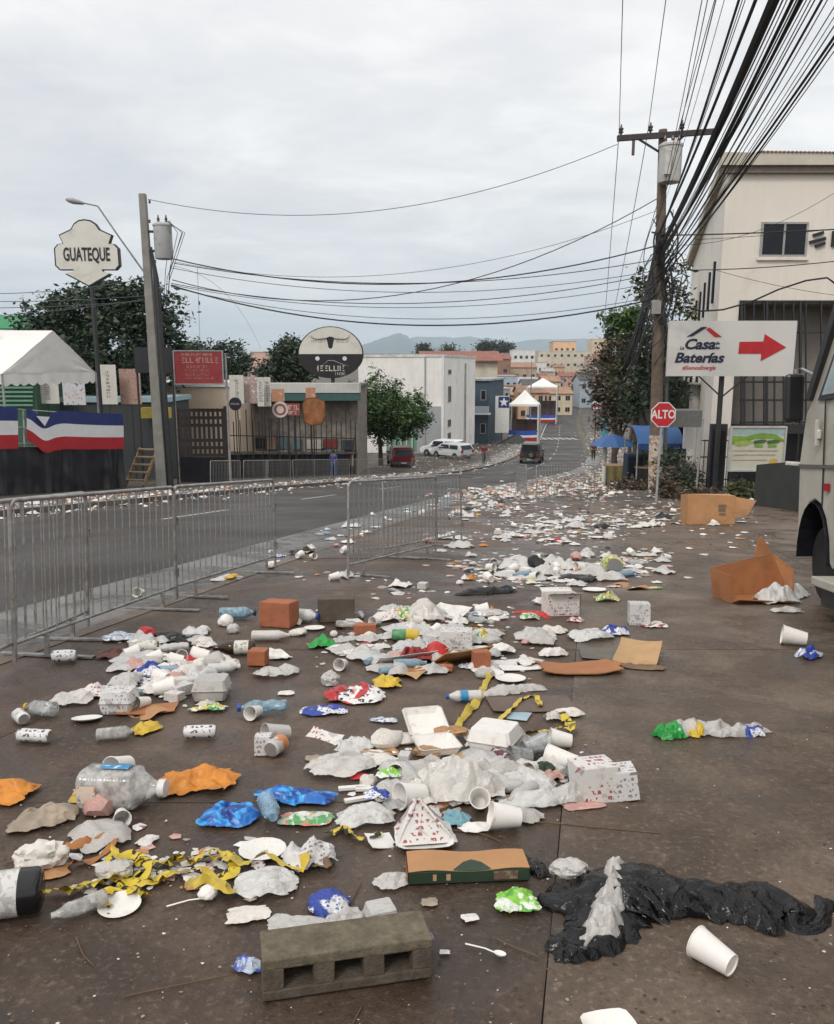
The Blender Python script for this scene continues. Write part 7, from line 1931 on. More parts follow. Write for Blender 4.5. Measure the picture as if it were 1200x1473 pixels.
# left front: black bottle, tape tangle, cutlery
bottle(-18, 1322, 150, 196, 'black glass bottle with silver label at the left front', m_blackglass, None, m_labelg, 0, .215, name='glass_bottle', ribs=False, neck=.34, labspan=(.20, .52))
bottle(115, 1318, 78, 218, 'squashed milky plastic bottle among the yellow tape', m_petj, None, None, .30, .22, ribs=True)
plate(172, 1306, 60, 'broken foam plate half under the yellow tape', rz=20, roll=6)
spoon(272, 1300, 62, 24, 'foam lollipop shaped spoon with round head by the tape')
wad(299, 1292, 26, 24, 20, m_foam, 'foam_ball', 'small ribbed white ball at the end of the spoon', 'scrap', amp=.12)
tape([(60, 1290), (100, 1288), (150, 1280), (190, 1262), (235, 1248), (290, 1242), (330, 1240)], .044, m_tape, 'yellow caution tape running from the black bottle to the white bag')
tape([(150, 1296), (185, 1278), (215, 1258), (190, 1240), (160, 1262), (200, 1290), (215, 1296)], .046, m_tape, 'knotted yellow caution tape in the middle of the tangle', lift=.06)
tape([(215, 1276), (255, 1262), (300, 1266), (330, 1285), (325, 1296), (300, 1280), (270, 1276)], .046, m_tape2, 'yellow tape loop around the spoon head', lift=.05)
tape([(125, 1186), (150, 1196), (163, 1225), (170, 1245)], .034, m_tape2, 'yellow tape end beside the orange strap', lift=.03)
tape([(200, 1296), (170, 1288), (140, 1300), (160, 1310)], .03, m_tape, 'short yellow tape curl over the broken plate', lift=.03)
tape([(255, 1250), (290, 1240), (330, 1238), (335, 1262), (300, 1270)], .045, m_tape, 'yellow caution tape bent round the white bag end', lift=.05)
tape([(95, 1292), (130, 1276), (175, 1270), (220, 1275), (240, 1262)], .042, m_tape2, 'pale yellow tape lying across the milky bottle', lift=.04)
tape([(140, 1262), (170, 1252), (205, 1244), (250, 1256)], .04, m_tape, 'black lettered tape strand above the tangle', lift=.03)
tape([(322, 1245), (360, 1248), (400, 1252), (430, 1256), (440, 1250)], .046, m_tape2, 'yellow tape band lying across the white bag', lift=.10)
tape([(470, 1205), (495, 1195), (505, 1205), (530, 1210), (545, 1204)], .045, m_tape, 'caution tape scrap with black letters by the foil carton', lift=.02)
tape([(8, 1245), (35, 1232), (60, 1215), (85, 1222), (110, 1222)], .03, m_rust, 'brown orange strap beneath the crumpled paper', 'strap', 'strap', .02)
tape([(100, 1250), (135, 1240), (165, 1218), (120, 1222), (95, 1226)], .045, m_rust, 'folded orange strap by the crumpled tissue', 'strap', 'strap', .03)
sheet(62, 1258, 74, 46, 10, m_card, 'paper_tray', 'brown paper tray under a wad of tissue', 'tray', 15, n=12)
wad(60, 1250, 62, 40, 36, m_napkin, 'tissue_wad', 'wad of white tissue in the brown paper tray', 'tissue', 10, dz=.012, amp=.5)
wad(165, 1262, 46, 40, 26, m_fclear, 'plastic_bag', 'clear plastic bag scrap between strap and tape', amp=.5)
sheet(65, 1180, 88, 66, 34, m_sock, 'soiled_bag', 'soiled grey brown bag like a sock left of the water jug', 'bag', 35, puff=.4)
# water jug, cup, orange bags, blue bag
def jug():
    s = mpp(180, 1160); L_ = 118*s; w_ = 62*s
    t = thing('water_jug', 'large ribbed clear plastic water jug with blue label and white neck', 'jug'); setobj(t, 178, 1160, R(-4))
    mb = MB(); n = 24
    xs_ = np.linspace(0, 1, 34); 
    def f(u, v):
        x = v; a = 2*PI*u
        r_ = 1.0 if x < .68 else max(.30, 1-(x-.68)/.26*.74)
        if x > .93: r_ = .30
        if x < .05: r_ = .80+.2*math.sin(x/.05*PI/2)
        if .10 < x < .64: r_ *= 1-.045*(0.5+0.5*math.cos((x-.10)/.54*2*PI*7))
        k = 1/(abs(math.cos(a))**4+abs(math.sin(a))**4)**.25 if x < .7 else 1.0
        r_ *= 1+.05*fbm((math.cos(a), math.sin(a), x*3), 77, 2)
        return (-L_/2+L_*x, math.cos(a)*r_*k*w_/2*.95, w_/2*.9+math.sin(a)*r_*k*w_/2*.9)
    mb.grid(f, n, 44, wrap=True); mb.build('body', m_petj, t, 60)
    mb = MB(); mb.lathe([(w_*.15, L_*.44), (w_*.19, L_*.45), (w_*.20, L_*.49), (w_*.20, L_*.535), (w_*.15, L_*.54)], 18, cap0=False, mat=Matrix.Translation((0, 0, w_*.45)) @ Matrix.Rotation(PI/2, 4, 'Y')); mb.build('neck', m_capw, t, 40)
    mb = MB(); mb.grid(lambda u, v: (-L_*.26+L_*.36*u, -w_*.15+w_*.4*v, w_*.935-.10*w_*(v-.35)**2+.0015), 8, 5); mb.build('label', m_labelb, t, 60)
    mb = MB(); mb.grid(lambda u, v: (-L_*.44+L_*.22*u, -w_*.492-.002-.02*w_*math.sin(v*3), w_*(.25+.4*v)), 5, 4); mb.build('label', printed('jug_label', (0.62, 0.52, 0.42), [(0.5, 0.2, 0.08), (0.1, 0.15, 0.3)], 22, .5, .05, .4, .1), t, 60)
jug()
card(118, 1148, 30, 40, printed('jug_card', (0.62, 0.40, 0.04), [(0.10, 0.12, 0.2), (0.7, 0.7, 0.68)], 18, .5, .03, .35, .1), 'yellow and white card pressed behind the water jug', 10)
cup(173, 1118, 50, 250, 'white foam cup standing mouth down behind the water jug', ratio=.46)
sheet(284, 1128, 118, 84, 34, m_orange, 'orange_bag', 'crumpled orange plastic bag next to the water jug neck', 'bag', 18, n=26, freq=3)
sheet(-5, 1142, 110, 70, 34, m_orange, 'orange_bag', 'smooth orange plastic bag at the left edge', 'bag', -15, n=22, puff=.3)
sheet(330, 1178, 84, 64, 36, m_blueb, 'blue_bag', 'bright blue crumpled plastic bag beside the small water bottle', 'bag', 10, n=24, puff=.3)
sheet(425, 1150, 116, 50, 30, m_blueb, 'blue_bag', 'flattened blue bag with red and green print above the green flyer', 'bag', -6, n=24)
bottle(388, 1180, 66, 290, 'small clear blue water bottle lying on the blue bag', m_petb, m_petb, None, .1, .22, dz=.012)
sheet(440, 1180, 78, 46, 12, m_flyer, 'flyer', 'green printed plastic flyer below the flattened blue bag', 'flyer', 4, n=16)
sheet(492, 1105, 104, 74, 34, m_fmilk, 'plastic_bag', 'knotted whitish plastic bag with torn handles', 'bag', 22, n=28, freq=3)
sheet(510, 1078, 60, 50, 30, m_fwhite, 'bag_handles', 'twisted white bag handles above the whitish bag', 'bag', 60, n=18, freq=3)
card(468, 1062, 62, 22, m_redprint, 'narrow white paper strip with red letters by the whitish bag', -38, roll=28, bend=.05, cat='paper')
scrap(454, 1092, 30, m_sock, 'paper_scrap', 'dull paper scrap left of the whitish bag'); scrap(517, 1118, 26, m_red, 'red_scrap', 'small red plastic scrap below the whitish bag')
sheet(446, 1238, 78, 62, 56, m_greyprint, 'foil_pack', 'torn grey printed foil pack standing crumpled by the white bag', 'wrapper', 24, n=16, puff=.15); sheet(462, 1246, 34, 26, 30, m_cardin, 'dark_sheet', 'dark crumpled sheet inside the torn foil pack', 'scrap', 0, n=10)  # second sheet is a darker crumple set inside the torn pack
sheet(382, 1275, 92, 72, 34, m_fwhite, 'plastic_bag', 'white plastic bag tied with a yellow tape band', 'bag', 0, n=24, puff=.35)
sheet(525, 1180, 80, 62, 36, m_fwhite, 'plastic_bag', 'white plastic bag with blue print left of the printed carton', 'bag', 12, n=22, puff=.35)
sheet(542, 1160, 36, 30, 24, m_bluewhite, 'blue_wrapper', 'dark blue wrapper on the white bag', 'wrapper', 0, dz=.035, n=14)
card(548, 1212, 40, 36, m_foam, 'plain white card square left of the printed carton', 25, roll=8, pitch=10)
# printed food carton on foam plate
plate(610, 1212, 98, 'white foam plate under the printed food carton', rz=6, sq=True, name='foam_plate')
def food_carton():
    t = thing('food_carton', 'pyramid folded paper food carton printed in red on a foam plate', 'carton'); setobj(t, 610, 1207, R(8), .012)
    s = mpp(610, 1205); a = 44*s; h = 52*s
    tip = (-.22*a, .15*a, h); pts = [(-a, -a*.62, 0), (a, -a*.62, 0), (a*.95, a*.7, 0), (-a*.9, a*.7, 0)]
    for i in range(4):
        p, q = Vector(pts[i]), Vector(pts[(i+1) % 4]); tp = Vector(tip)
        mb = MB()
        def f(u, v):
            b_ = p.lerp(q, u); r_ = b_.lerp(tp+(q-p)*(u-.5)*.12, v)
            nn = (q-p).cross(tp-p).normalized()
            return tuple(r_+nn*(.004*fbm((u*4, v*4, i), 60+i, 3)-.006*math.sin(PI*v)))
        mb.grid(f, 12, 10); mb.build('panel', m_redprint if i in (0, 3) else m_greyprint, t, 40)
food_carton()
# central heap
sheet(668, 1140, 128, 90, 84, m_fmilk, 'plastic_bag', 'big milky plastic bag standing up in the middle heap', 'bag', 10, n=34, puff=.45, freq=2.6)
cup(592, 1160, 58, 215, 'foam cup partly under the big milky bag')
cup(690, 1168, 46, 268, 'foam cup with its base turned up below the milky bag', dz=.004, pitch=-28)
cup(726, 1192, 60, 188, 'dented foam cup lying at the front of the middle heap', dent=.10)
sheet(684, 1192, 48, 30, 12, m_foam, 'broken_cup', 'broken foam cup shell beside the dented cup', 'cup', 10, n=12, puff=.5)
sheet(655, 1182, 44, 40, 28, m_tealc, 'teal_wrapper', 'pale teal wrapper between the cups and the carton', 'wrapper', 60, n=16)
clamshell(712, 1078, 66, 'closed white foam takeaway box at the top of the middle heap', -24, hpx=34)
clamshell(628, 1078, 62, 'open white foam takeaway box with food beside the milky bag', 14, hpx=22, openang=-158)
wad(648, 1060, 44, 26, 12, m_food, 'food_scrap', 'brown bread crust in the open takeaway box', 'food', dz=.012); wad(616, 1085, 40, 24, 12, m_food, 'food_scrap', 'pale food leftover in front of the open takeaway box', 'food')
cup(808, 1106, 62, 152, 'long foam cup on the far side of the middle heap', ratio=.34)
cup(806, 1076, 42, 178, 'short foam cup below the coiled tape', ratio=.44)
cup(770, 1086, 52, 20, 'clear plastic cup in the middle heap', mat=m_petc, name='plastic_cup', ratio=.42, dent=.1); cup(748, 1100, 46, 200, 'second clear plastic cup half buried in the heap', mat=m_petc, name='plastic_cup', ratio=.42, dent=.15)
can(722, 1096, 36, 120, 'dark crushed can between foam box and cups', printed('can_dark', (0.10, 0.03, 0.04), [(0.55, 0.5, 0.5)], 20, .3, .03, .4, .1), .28, .25)
bottle(826, 1122, 46, 260, 'clear blue bottle base sticking out of the heap', m_petb, None, None, .15, .28)
sheet(757, 1132, 92, 54, 36, m_fwhite, 'plastic_bag', 'white plastic bag heaped right of the milky bag', 'bag', -12, n=22, puff=.3)
sheet(770, 1158, 100, 40, 34, m_fwhite, 'plastic_bag', 'white plastic bag at the front of the heap', 'bag', 12, n=22, puff=.3); sheet(818, 1152, 58, 44, 36, m_fclear, 'plastic_bag', 'clear bag against the red printed carton', 'bag', 0, n=20, puff=.4)
sheet(745, 1162, 50, 24, 18, m_lime, 'lime_wrapper', 'lime yellow wrapper tucked in the front of the heap', 'wrapper', 5, n=12)
sheet(792, 1120, 42, 28, 22, m_pink, 'pink_wrapper', 'pinkish wrapper between the bags of the heap', 'wrapper', 30, n=12); wad(780, 1112, 30, 22, 18, m_dkgreen, 'green_scrap', 'dark green scrap in the heap', 'scrap'); sheet(700, 1125, 56, 40, 30, m_fwhite, 'paper_wad', 'white paper between milky bag and cups', 'paper', 20, n=16)
carton(858, 1146, 58, 46, 50, 'white carton with red stripes at the end of the heap', m_redprint, 14, False, skew=-.12)
carton(896, 1146, 40, 40, 40, 'small grey white carton leaning on the red striped carton', m_greyprint, -4, False, pitch=-8, dz=.004)
sheet(840, 1160, 60, 30, 10, m_pink, 'pink_film', 'torn pink film under the red striped carton', 'scrap', 12, n=12)
sheet(566, 1140, 60, 46, 30, m_fclear, 'plastic_cup_crushed', 'crushed clear cup with green print left of the milky bag', 'cup', 20, n=18, puff=.4); sheet(560, 1128, 34, 26, 22, m_lime, 'green_print', 'green printed film on the crushed clear cup', 'wrapper', 0, dz=.03, n=12)
for (u, v, l_, rz, lab) in ((510, 1136, 46, 10, 'white foam stick beside the white bag'), (518, 1152, 46, 22, 'foam strip above the white and blue bag'), (532, 1138, 40, 0, 'broken foam strip near the green cup')):
    s = mpp(u, v); mb = MB(); mb.obox(Matrix.Translation((0, 0, .006)), l_*s, 9*s, .010); item(mb, 'foam_strip', lab, 'scrap', m_foam, u, v, rz)
spoon(536, 1102, 36, 30, 'small plastic fork right of the whitish bag', True)
for (u, v, w_, lab) in ((540, 1083, 22, 'white scrap near the small fork'), (525, 1082, 26, 'longish white scrap by the whitish bag'), (577, 1092, 15, 'square white crumb left of the open takeaway box'), (592, 1100, 20, 'pale crumb below the open takeaway box'), (595, 1043, 18, 'small orange crumb near the foil wrapper'), (550, 1050, 6, 'tiny dark bottle cap fragment')):
    scrap(u, v, w_, m_foam if 'orange' not in lab else m_food, 'scrap', lab, rz=rnd.uniform(0, 90))
sheet(553, 1037, 38, 20, 8, m_silver, 'foil_wrapper', 'small silver foil wrapper lying apart', 'wrapper', -4, n=12)
stick([(735, 1182), (800, 1186), (860, 1192), (950, 1200)], .003, m_twig, 'long thin reed lying right of the heap', 'reed'); stick([(640, 1195), (690, 1200), (720, 1212)], .0025, m_twig, 'thin twig before the printed carton', 'twig')
stick([(500, 1310), (512, 1285), (520, 1270)], .0025, m_twig, 'short twig by the blue and white bag', 'twig'); stick([(180, 1435), (260, 1418), (330, 1404)], .002, m_twig, 'thin stalk left of the concrete block', 'twig'); stick([(505, 1480), (520, 1450)], .002, m_twig, 'short stalk in front of the concrete block', 'twig'); stick([(110, 1350), (120, 1375), (135, 1390)], .002, m_twig, 'short curved stalk at the left front', 'twig')
# right open lot
def green_bag():
    o = hull([(948, 1060), (975, 1056), (1000, 1052), (1030, 1054), (1060, 1056), (1085, 1052), (1108, 1052)], [.035, .05, .05, .055, .04, .04, .012], m_fclear, 'crushed_bottle', 'flattened clear bottle with green base and blue print on the open lot', 'bottle', hs=1.0)
    hull([(946, 1062), (960, 1059), (978, 1057)], [.035, .052, .050], m_green, 'green_base', '', parent=o, hs=1.1)
    hull([(985, 1055), (1000, 1054), (1008, 1054)], [.050, .053, .052], m_yellow, 'yellow_band', '', parent=o, hs=1.05)
    hull([(1068, 1057), (1082, 1056), (1094, 1055)], [.040, .041, .03], m_bluewhite, 'blue_print', '', parent=o, hs=1.05)
green_bag()
cup(1142, 928, 44, 160, 'white foam cup standing out on the lot by the truck', ratio=.42)
sheet(1164, 945, 50, 28, 26, m_bluewhite, 'blue_wrapper', 'dark blue and white wrapper beside the cup near the truck', 'wrapper', 40, n=16)
# cardboard pieces in the centre
card(830, 964, 112, 62, m_cardw, 'oval torn piece of brown cardboard beside the kraft bag', 4, bend=.07, ragged=.35, thick=.006)
card(918, 948, 60, 74, m_kraft, 'squashed kraft paper bag with a dark open mouth', -24, bend=.10, roll=14, dz=.022, name='kraft_bag', cat='paper bag', thick=.012); sheet(924, 962, 64, 20, 14, m_cardin, 'dark_sheet', 'dark sheet standing in for the shaded mouth of the squashed kraft bag', 'paper bag', -14, n=10)  # the dark crumpled sheet stands in for shade inside the bag's mouth
card(868, 942, 66, 70, M('card_grey', (0.15, 0.135, 0.115), .8, .2, 10), 'grey wet cardboard behind the oval piece', -8, bend=.05)
card(765, 1014, 120, 70, M('card_wetbrown', (0.14, 0.10, 0.08), .7, .2, 8), 'flat wet brown cardboard under the yellow tape', 4, bend=.02)
carton(919, 897, 28, 26, 30, 'small upright white carton with red print on the open lot', m_greyprint, -8, False)
scrap(940, 900, 36, m_chip, 'printed_scrap', 'red and white shreds beside the small upright carton')
sheet(848, 918, 66, 46, 30, m_fwhite, 'plastic_bag', 'white bag with knotted end beyond the oval cardboard', 'bag', 15, n=20, puff=.3); sheet(884, 912, 40, 36, 26, m_bluewhite, 'blue_wrapper', 'white wrapper with blue end by the white bag', 'wrapper', 0, n=16)
card(747, 1031, 30, 36, m_ltblue, 'square pale blue card on the wet lot', -20, bend=.02)
bottle(668, 1010, 52, 186, 'white bottle with blue label lying by the yellow tape', m_fwhite, m_capb, m_labelb, .05, .17)
hull([(692, 1000), (720, 996), (750, 992), (785, 990)], [.03, .05, .045, .03], m_fclear, 'plastic_sleeve', 'long clear plastic sleeve beside the blue labelled bottle', 'plastic sheet', n=16, amp=.45, freq=12)
tape([(705, 975), (696, 990), (688, 1010), (672, 1030), (658, 1048)], .05, m_tape2, 'yellow tape stretched down past the blue labelled bottle', lift=.02)
tape([(715, 1042), (735, 1025), (748, 1010), (770, 1005), (778, 1020), (772, 1005)], .035, m_tape2, 'thin yellow tape bent across the wet cardboard', lift=.03)
tape([(740, 1062), (775, 1060), (800, 1055), (822, 1062), (815, 1042), (805, 1032)], .05, m_tape, 'coiled yellow tape above the middle heap', lift=.05)
tape([(560, 902), (600, 903), (640, 902), (690, 905), (730, 912)], .04, m_tape2, 'yellow tape lying behind the red container', lift=.02)
sheet(815, 1030, 46, 34, 22, m_napkin, 'paper_scrap', 'white torn tissue beside the coiled tape', 'tissue', 20, n=14); sheet(797, 1035, 28, 24, 24, m_fmilk, 'plastic_scrap', 'small milky plastic scrap beside the coiled tape', 'scrap', 0, n=12)
# cluster by the chips bag
sheet(512, 1004, 88, 66, 34, m_chip, 'chips_bag', 'white and red chips bag with dark print', 'wrapper', -6, n=22, puff=.5); sheet(556, 985, 44, 44, 26, m_yellow, 'yellow_wrapper', 'crumpled yellow wrapper stuck to the chips bag', 'wrapper', 0, n=14)
sheet(466, 1025, 62, 34, 18, m_bluewhite, 'white_bag', 'flat white bag with dark blue print left of the chips bag', 'wrapper', 8, n=16)
wad(476, 985, 24, 20, 22, m_fclear, 'plastic_cup', 'small clear cup by the chips bag', 'cup')
card(590, 952, 110, 46, m_paper, 'long slanting white board in front of the red container', 30, roll=-35, bend=.04)
hull([(570, 962), (595, 968), (630, 962), (650, 955)], [.03, .05, .045, .02], m_rust, 'orange_cloth', 'orange brown cloth below the red container', 'cloth', n=16, amp=.5, freq=9)
sheet(602, 950, 66, 50, 34, M('dull_red', (0.26, 0.025, 0.022), .5, .3, 12, dirt=.2), 'red_wrapper', 'crumpled dark red packet in front of the grey carton', 'wrapper', 20, n=18)
wad(628, 948, 34, 30, 30, m_red, 'red_ball', 'bright red round plastic lid', 'lid', amp=.08)
card(662, 952, 84, 60, m_card, 'cardboard panel propped over a brick', 32, roll=-32, dz=.02, bend=.03, thick=.006)
def brick(u, v, wpx, hpx, dep, mat, label, rz=0, name='brick', holes=False, ragged=.003):
    s = mpp(u, v); w_, h = wpx*s, hpx*s; mb = MB(); mb.box(-w_/2, w_/2, -dep/2, dep/2, 0, h)
    me = mb.mesh('b', mat); b_ = bmesh.new(); b_.from_mesh(me)
    bmesh.ops.subdivide_edges(b_, edges=b_.edges[:], cuts=4, use_grid_fill=True)
    sd = S()
    for q in b_.verts: q.co += Vector((fbm(q.co*18, sd, 3), fbm(q.co*18, sd+1, 3), fbm(q.co*18, sd+2, 3)))*ragged
    b_.to_mesh(me); b_.free(); me.name = name
    o = link(name, me); setobj(o, u, v, R(rz)); q = o.modifiers.new('b', 'BEVEL'); q.width = .006; q.segments = 2; q.limit_method = 'ANGLE'; q.angle_limit = R(50)
    return tag(o, label, 'brick' if name == 'brick' else 'block')
brick(402, 900, 48, 36, .16, m_brick, 'orange clay brick lying near the gap in the barricades', -18)
brick(484, 893, 52, 34, .15, m_darkblock, 'dark brown block right of the orange brick', 3, 'dark_block')
brick(372, 956, 26, 22, .10, m_brick, 'broken half brick beside the brown bottle', -6); brick(692, 962, 24, 26, .09, m_brick, 'broken brick under the propped cardboard', 10); brick(525, 912, 30, 14, .08, m_brick, 'flat brick chip below the dark block', 15); brick(640, 966, 22, 9, .05, m_brick, 'small brick chip in front of the red lid', 4)
# left cluster under the barricade
bottle(337, 942, 60, 184, 'brown glass bottle with cream label', m_amber, None, m_label, 0, .17, name='glass_bottle', ribs=False, neck=.42, labspan=(.14, .48)); bottle(390, 922, 56, 4, 'pale yellow plastic bottle behind the brown glass bottle', m_fmilk, None, None, .08, .15)
bottle(342, 890, 52, 4, 'clear blue bottle with black cap near the orange brick', m_petb, m_dsteel, None, .15, .19)
wad(325, 900, 22, 20, 20, m_foam, 'foam_scrap', 'white foam cup bottom near the blue bottle', 'cup', amp=.1); wad(336, 910, 18, 16, 16, m_fclear, 'plastic_wad', 'clear plastic lid near the blue bottle', 'lid', amp=.1)
sheet(282, 912, 40, 36, 24, m_fwhite, 'plastic_bag', 'white clear bag right of the black bag under the barricade', 'bag', 0, n=16, puff=.3)
hull([(215, 915), (240, 918), (262, 924), (275, 930)], [.03, .07, .07, .03], m_blackbag, 'rubbish_bag', 'black rubbish bag behind the nearest full barricade', n=18, amp=.5, freq=9)
wad(210, 918, 26, 22, 20, m_red, 'red_ball', 'red bottle top with white ring under the barricade', 'cap', amp=.08); can(212, 938, 30, 2, 'pale cream can beneath the red bottle top', m_label, .3, .05)
bottle(248, 938, 46, 200, 'greyish crushed plastic bottle before the black bag', m_fgrey, None, None, .3, .2)
sheet(172, 920, 50, 40, 20, m_silver, 'silver_wrapper', 'silver wrapper at the foot of the barricade', 'wrapper', 12, n=14); sheet(165, 945, 44, 36, 22, m_brownp, 'brown_pouch', 'dark brown wrapper left in the cluster under the barricade', 'wrapper', 0, n=14)
can(93, 952, 32, 8, 'white can with blue end under the barricade', m_can, .27, 0)
cup(289, 952, 34, 178, 'upright looking foam cup in the left cluster', ratio=.44); cup(236, 1000, 40, 22, 'foam cup pointing to the tray in the left cluster', ratio=.42)
bottle(322, 968, 46, 18, 'white plastic bottle lying over the left cluster', m_fwhite, m_capw, None, .05, .17); bottle(262, 985, 60, 8, 'flattened white bottle across the left cluster', m_fwhite, None, None, .25, .14)
sheet(252, 968, 60, 40, 26, m_redprint, 'paper_pack', 'red printed paper pack in the left cluster', 'carton', 10, n=14); sheet(215, 970, 44, 40, 28, m_bluewhite, 'blue_pack', 'blue and white pack in the left cluster', 'wrapper', 0, n=14); sheet(290, 975, 46, 36, 34, m_fwhite, 'plastic_bag', 'white bag standing in the left cluster', 'bag', 40, n=16, puff=.3)
sheet(180, 985, 46, 44, 34, m_fclear, 'plastic_bag', 'clear bag at the left of the cluster', 'bag', 0, n=16, puff=.3); sheet(195, 962, 40, 36, 26, m_pink, 'pink_wrapper', 'pinkish wrapper in the left cluster', 'wrapper', 30, n=14)
clamshell(305, 1003, 50, 'clear square food tub with red print', 4, m_fgrey, hpx=28); sheet(300, 1022, 52, 26, 18, m_gy, 'snack_wrapper', 'green and yellow snack wrapper below the clear tub', 'wrapper', 6, n=16)
clamshell(172, 1022, 46, 'grey foam box on brown cardboard in the left cluster', 3, m_greyprint, hpx=30); card(212, 1022, 80, 44, m_cardw, 'brown cardboard sheet under the left cluster', 10, bend=.04)
sheet(105, 1010, 66, 50, 30, m_fmilk, 'plastic_bag', 'pinkish white crumpled bag in the left cluster', 'bag', 20, n=20, puff=.2); sheet(140, 1000, 50, 44, 28, m_redprint, 'paper_scrap', 'crumpled paper with red print in the left cluster', 'paper', 0, n=18)
bottle(58, 1030, 50, 165, 'clear bottle with yellow cap at the left cluster', m_petc, m_capy, None, .08, .24); plate(125, 1036, 42, 'white foam plate shard in front of the left cluster', rz=10, roll=-8)
cup(205, 1018, 30, 240, 'small cup mouth up on the cardboard of the left cluster', ratio=.4)
can(30, 1040, 34, 130, 'white and blue can at the left', m_can, .28, .05); can(50, 1068, 48, -8, 'dented pale can with a dark slot', m_can, .25, .2); bottle(165, 1064, 50, 18, 'small clear bottle without cap lying alone', m_petj, None, None, .05, .19, neck=.2); can(288, 1062, 44, 6, 'white can with dark print lying alone', m_can, .22, .05)
cup(398, 1068, 50, 215, 'milky plastic cup beside the orange can', mat=m_fgrey, name='plastic_cup', ratio=.4); can(398, 1085, 34, 250, 'orange topped can standing between cup and carton', printed('can_orange', (0.55, 0.20, 0.06), [(0.5, 0.48, 0.45)], 14, .3, .03, .45, .1), .36, 0); carton(379, 1084, 22, 20, 26, 'small white box left of the orange can', m_greyprint, 5, False)
bottle(378, 1027, 70, 190, 'crushed clear blue bottle on the open ground', m_petb, m_capb, None, .35, .19)
sheet(398, 970, 62, 44, 26, m_fclear, 'plastic_bag', 'clear crumpled film below the half brick', 'bag', 25, n=20); sheet(392, 945, 60, 30, 20, m_paper, 'paper_sheet', 'white paper flap behind the half brick', 'paper', -25, n=12)
scrap(412, 998, 24, m_paper, 'paper_scrap', 'white paper shred right of the blue bottle')
# centre band
sheet(612, 892, 62, 46, 50, m_fmilk, 'plastic_bag', 'stuffed white bag with crumpled top in the centre', 'bag', 0, n=24, puff=.35); card(640, 886, 60, 60, m_paper, 'folded white sheet right of the stuffed bag', -40, roll=18, bend=.06); sheet(560, 892, 50, 34, 26, m_redprint, 'paper_pack', 'white and red pack left of the stuffed bag', 'carton', 0, n=14); sheet(585, 892, 36, 36, 40, m_gy, 'green_wrapper', 'yellow and green wrapper beside the stuffed bag', 'wrapper', 80, n=16)
bottle(438, 895, 46, 340, 'white bottle with dark blue open neck', m_fwhite, m_capb, None, .05, .22); sheet(416, 898, 36, 30, 24, m_fmilk, 'plastic_wad', 'pale wad right of the orange brick', 'bag', 0, n=14)
sheet(464, 930, 40, 34, 26, m_green, 'green_bag', 'bright green plastic bag end', 'bag', 10, n=16, puff=.3); hull([(478, 924), (500, 920), (520, 918)], [.03, .035, .03], m_fclear, 'plastic_film', 'clear film trailing from the green bag', 'bag', n=14, amp=.5, freq=12)
hull([(540, 918), (560, 915), (580, 915), (600, 918)], [.035, .045, .045, .03], m_fclear, 'crushed_bottle', 'crushed clear bottle with green and yellow end', 'bottle', n=16, amp=.4, freq=12); can(592, 922, 22, 0, 'yellow bottle end beside green plastic', m_yellow, .38, 0, name='bottle_end'); can(575, 922, 22, 0, 'green bottle piece beside the yellow end', m_petg, .42, .1, name='bottle_piece')
carton(657, 932, 44, 34, 26, 'grey white carton with dented lid in the centre', m_greyprint, -4, False)
sheet(692, 922, 34, 30, 26, m_gy, 'yellow_wrapper', 'yellow snack wrapper right of the grey carton', 'wrapper', 0, n=14); sheet(715, 938, 50, 36, 24, m_paper, 'paper_wad', 'crumpled white paper below the yellow wrapper', 'paper', 10, n=18); card(720, 958, 50, 30, m_greyprint, 'flattened white carton board', 5, bend=.04, roll=10); card(750, 962, 60, 26, m_foam, 'white foam lid beside the oval cardboard', 8, bend=.03)
sheet(770, 918, 64, 44, 26, m_fgrey, 'plastic_bag', 'pale bag with dark hollow left of the white bag', 'bag', 0, n=18, puff=.2); sheet(795, 942, 42, 30, 18, m_paper, 'paper_wad', 'oval white wad behind the oval cardboard', 'paper', 20, n=14, puff=.4)
hull([(655, 856), (690, 853), (725, 851), (742, 850)], [.03, .085, .085, .04], m_blackbag, 'rubbish_bag', 'flat black rubbish bag in the middle of the lot', n=18, amp=.35, freq=6, squash=.4)
carton(806, 883, 46, 30, 30, 'tilted white carton with red lettering', m_redprint, 8, True, inner=m_paper, flapang=70); sheet(782, 868, 30, 26, 22, m_paper, 'paper_wad', 'white wad beside the tilted carton', 'paper', 0, n=12)
hull([(668, 886), (690, 884), (712, 882), (732, 884)], [.02, .05, .055, .02], m_silver, 'foil_bag', 'silver and blue foil bag lying flat', 'wrapper', n=16, amp=.3, freq=8); hull([(738, 882), (758, 881), (778, 884), (790, 890)], [.015, .035, .04, .02], m_red, 'red_wrapper', 'long red wrapper left of the tilted carton', 'wrapper', n=14, amp=.4, freq=10); sheet(762, 890, 30, 22, 16, m_flyer, 'small_wrapper', 'small greenish wrapper under the red one', 'wrapper', 0, n=12)
can(880, 826, 28, 90, 'yellow over green plastic tub', m_gy, .5, 0, name='plastic_tub'); sheet(872, 864, 34, 26, 24, m_gy, 'green_wrapper', 'green and yellow wrapper below the foam lid', 'wrapper', 0, n=14); plate(855, 850, 34, 'white foam lid lying flat'); scrap(942, 846, 22, m_gy, 'yellow_scrap', 'yellow scrap lying alone on the lot'); scrap(945, 838, 16, m_paper, 'paper_scrap', 'white scrap above the yellow one')
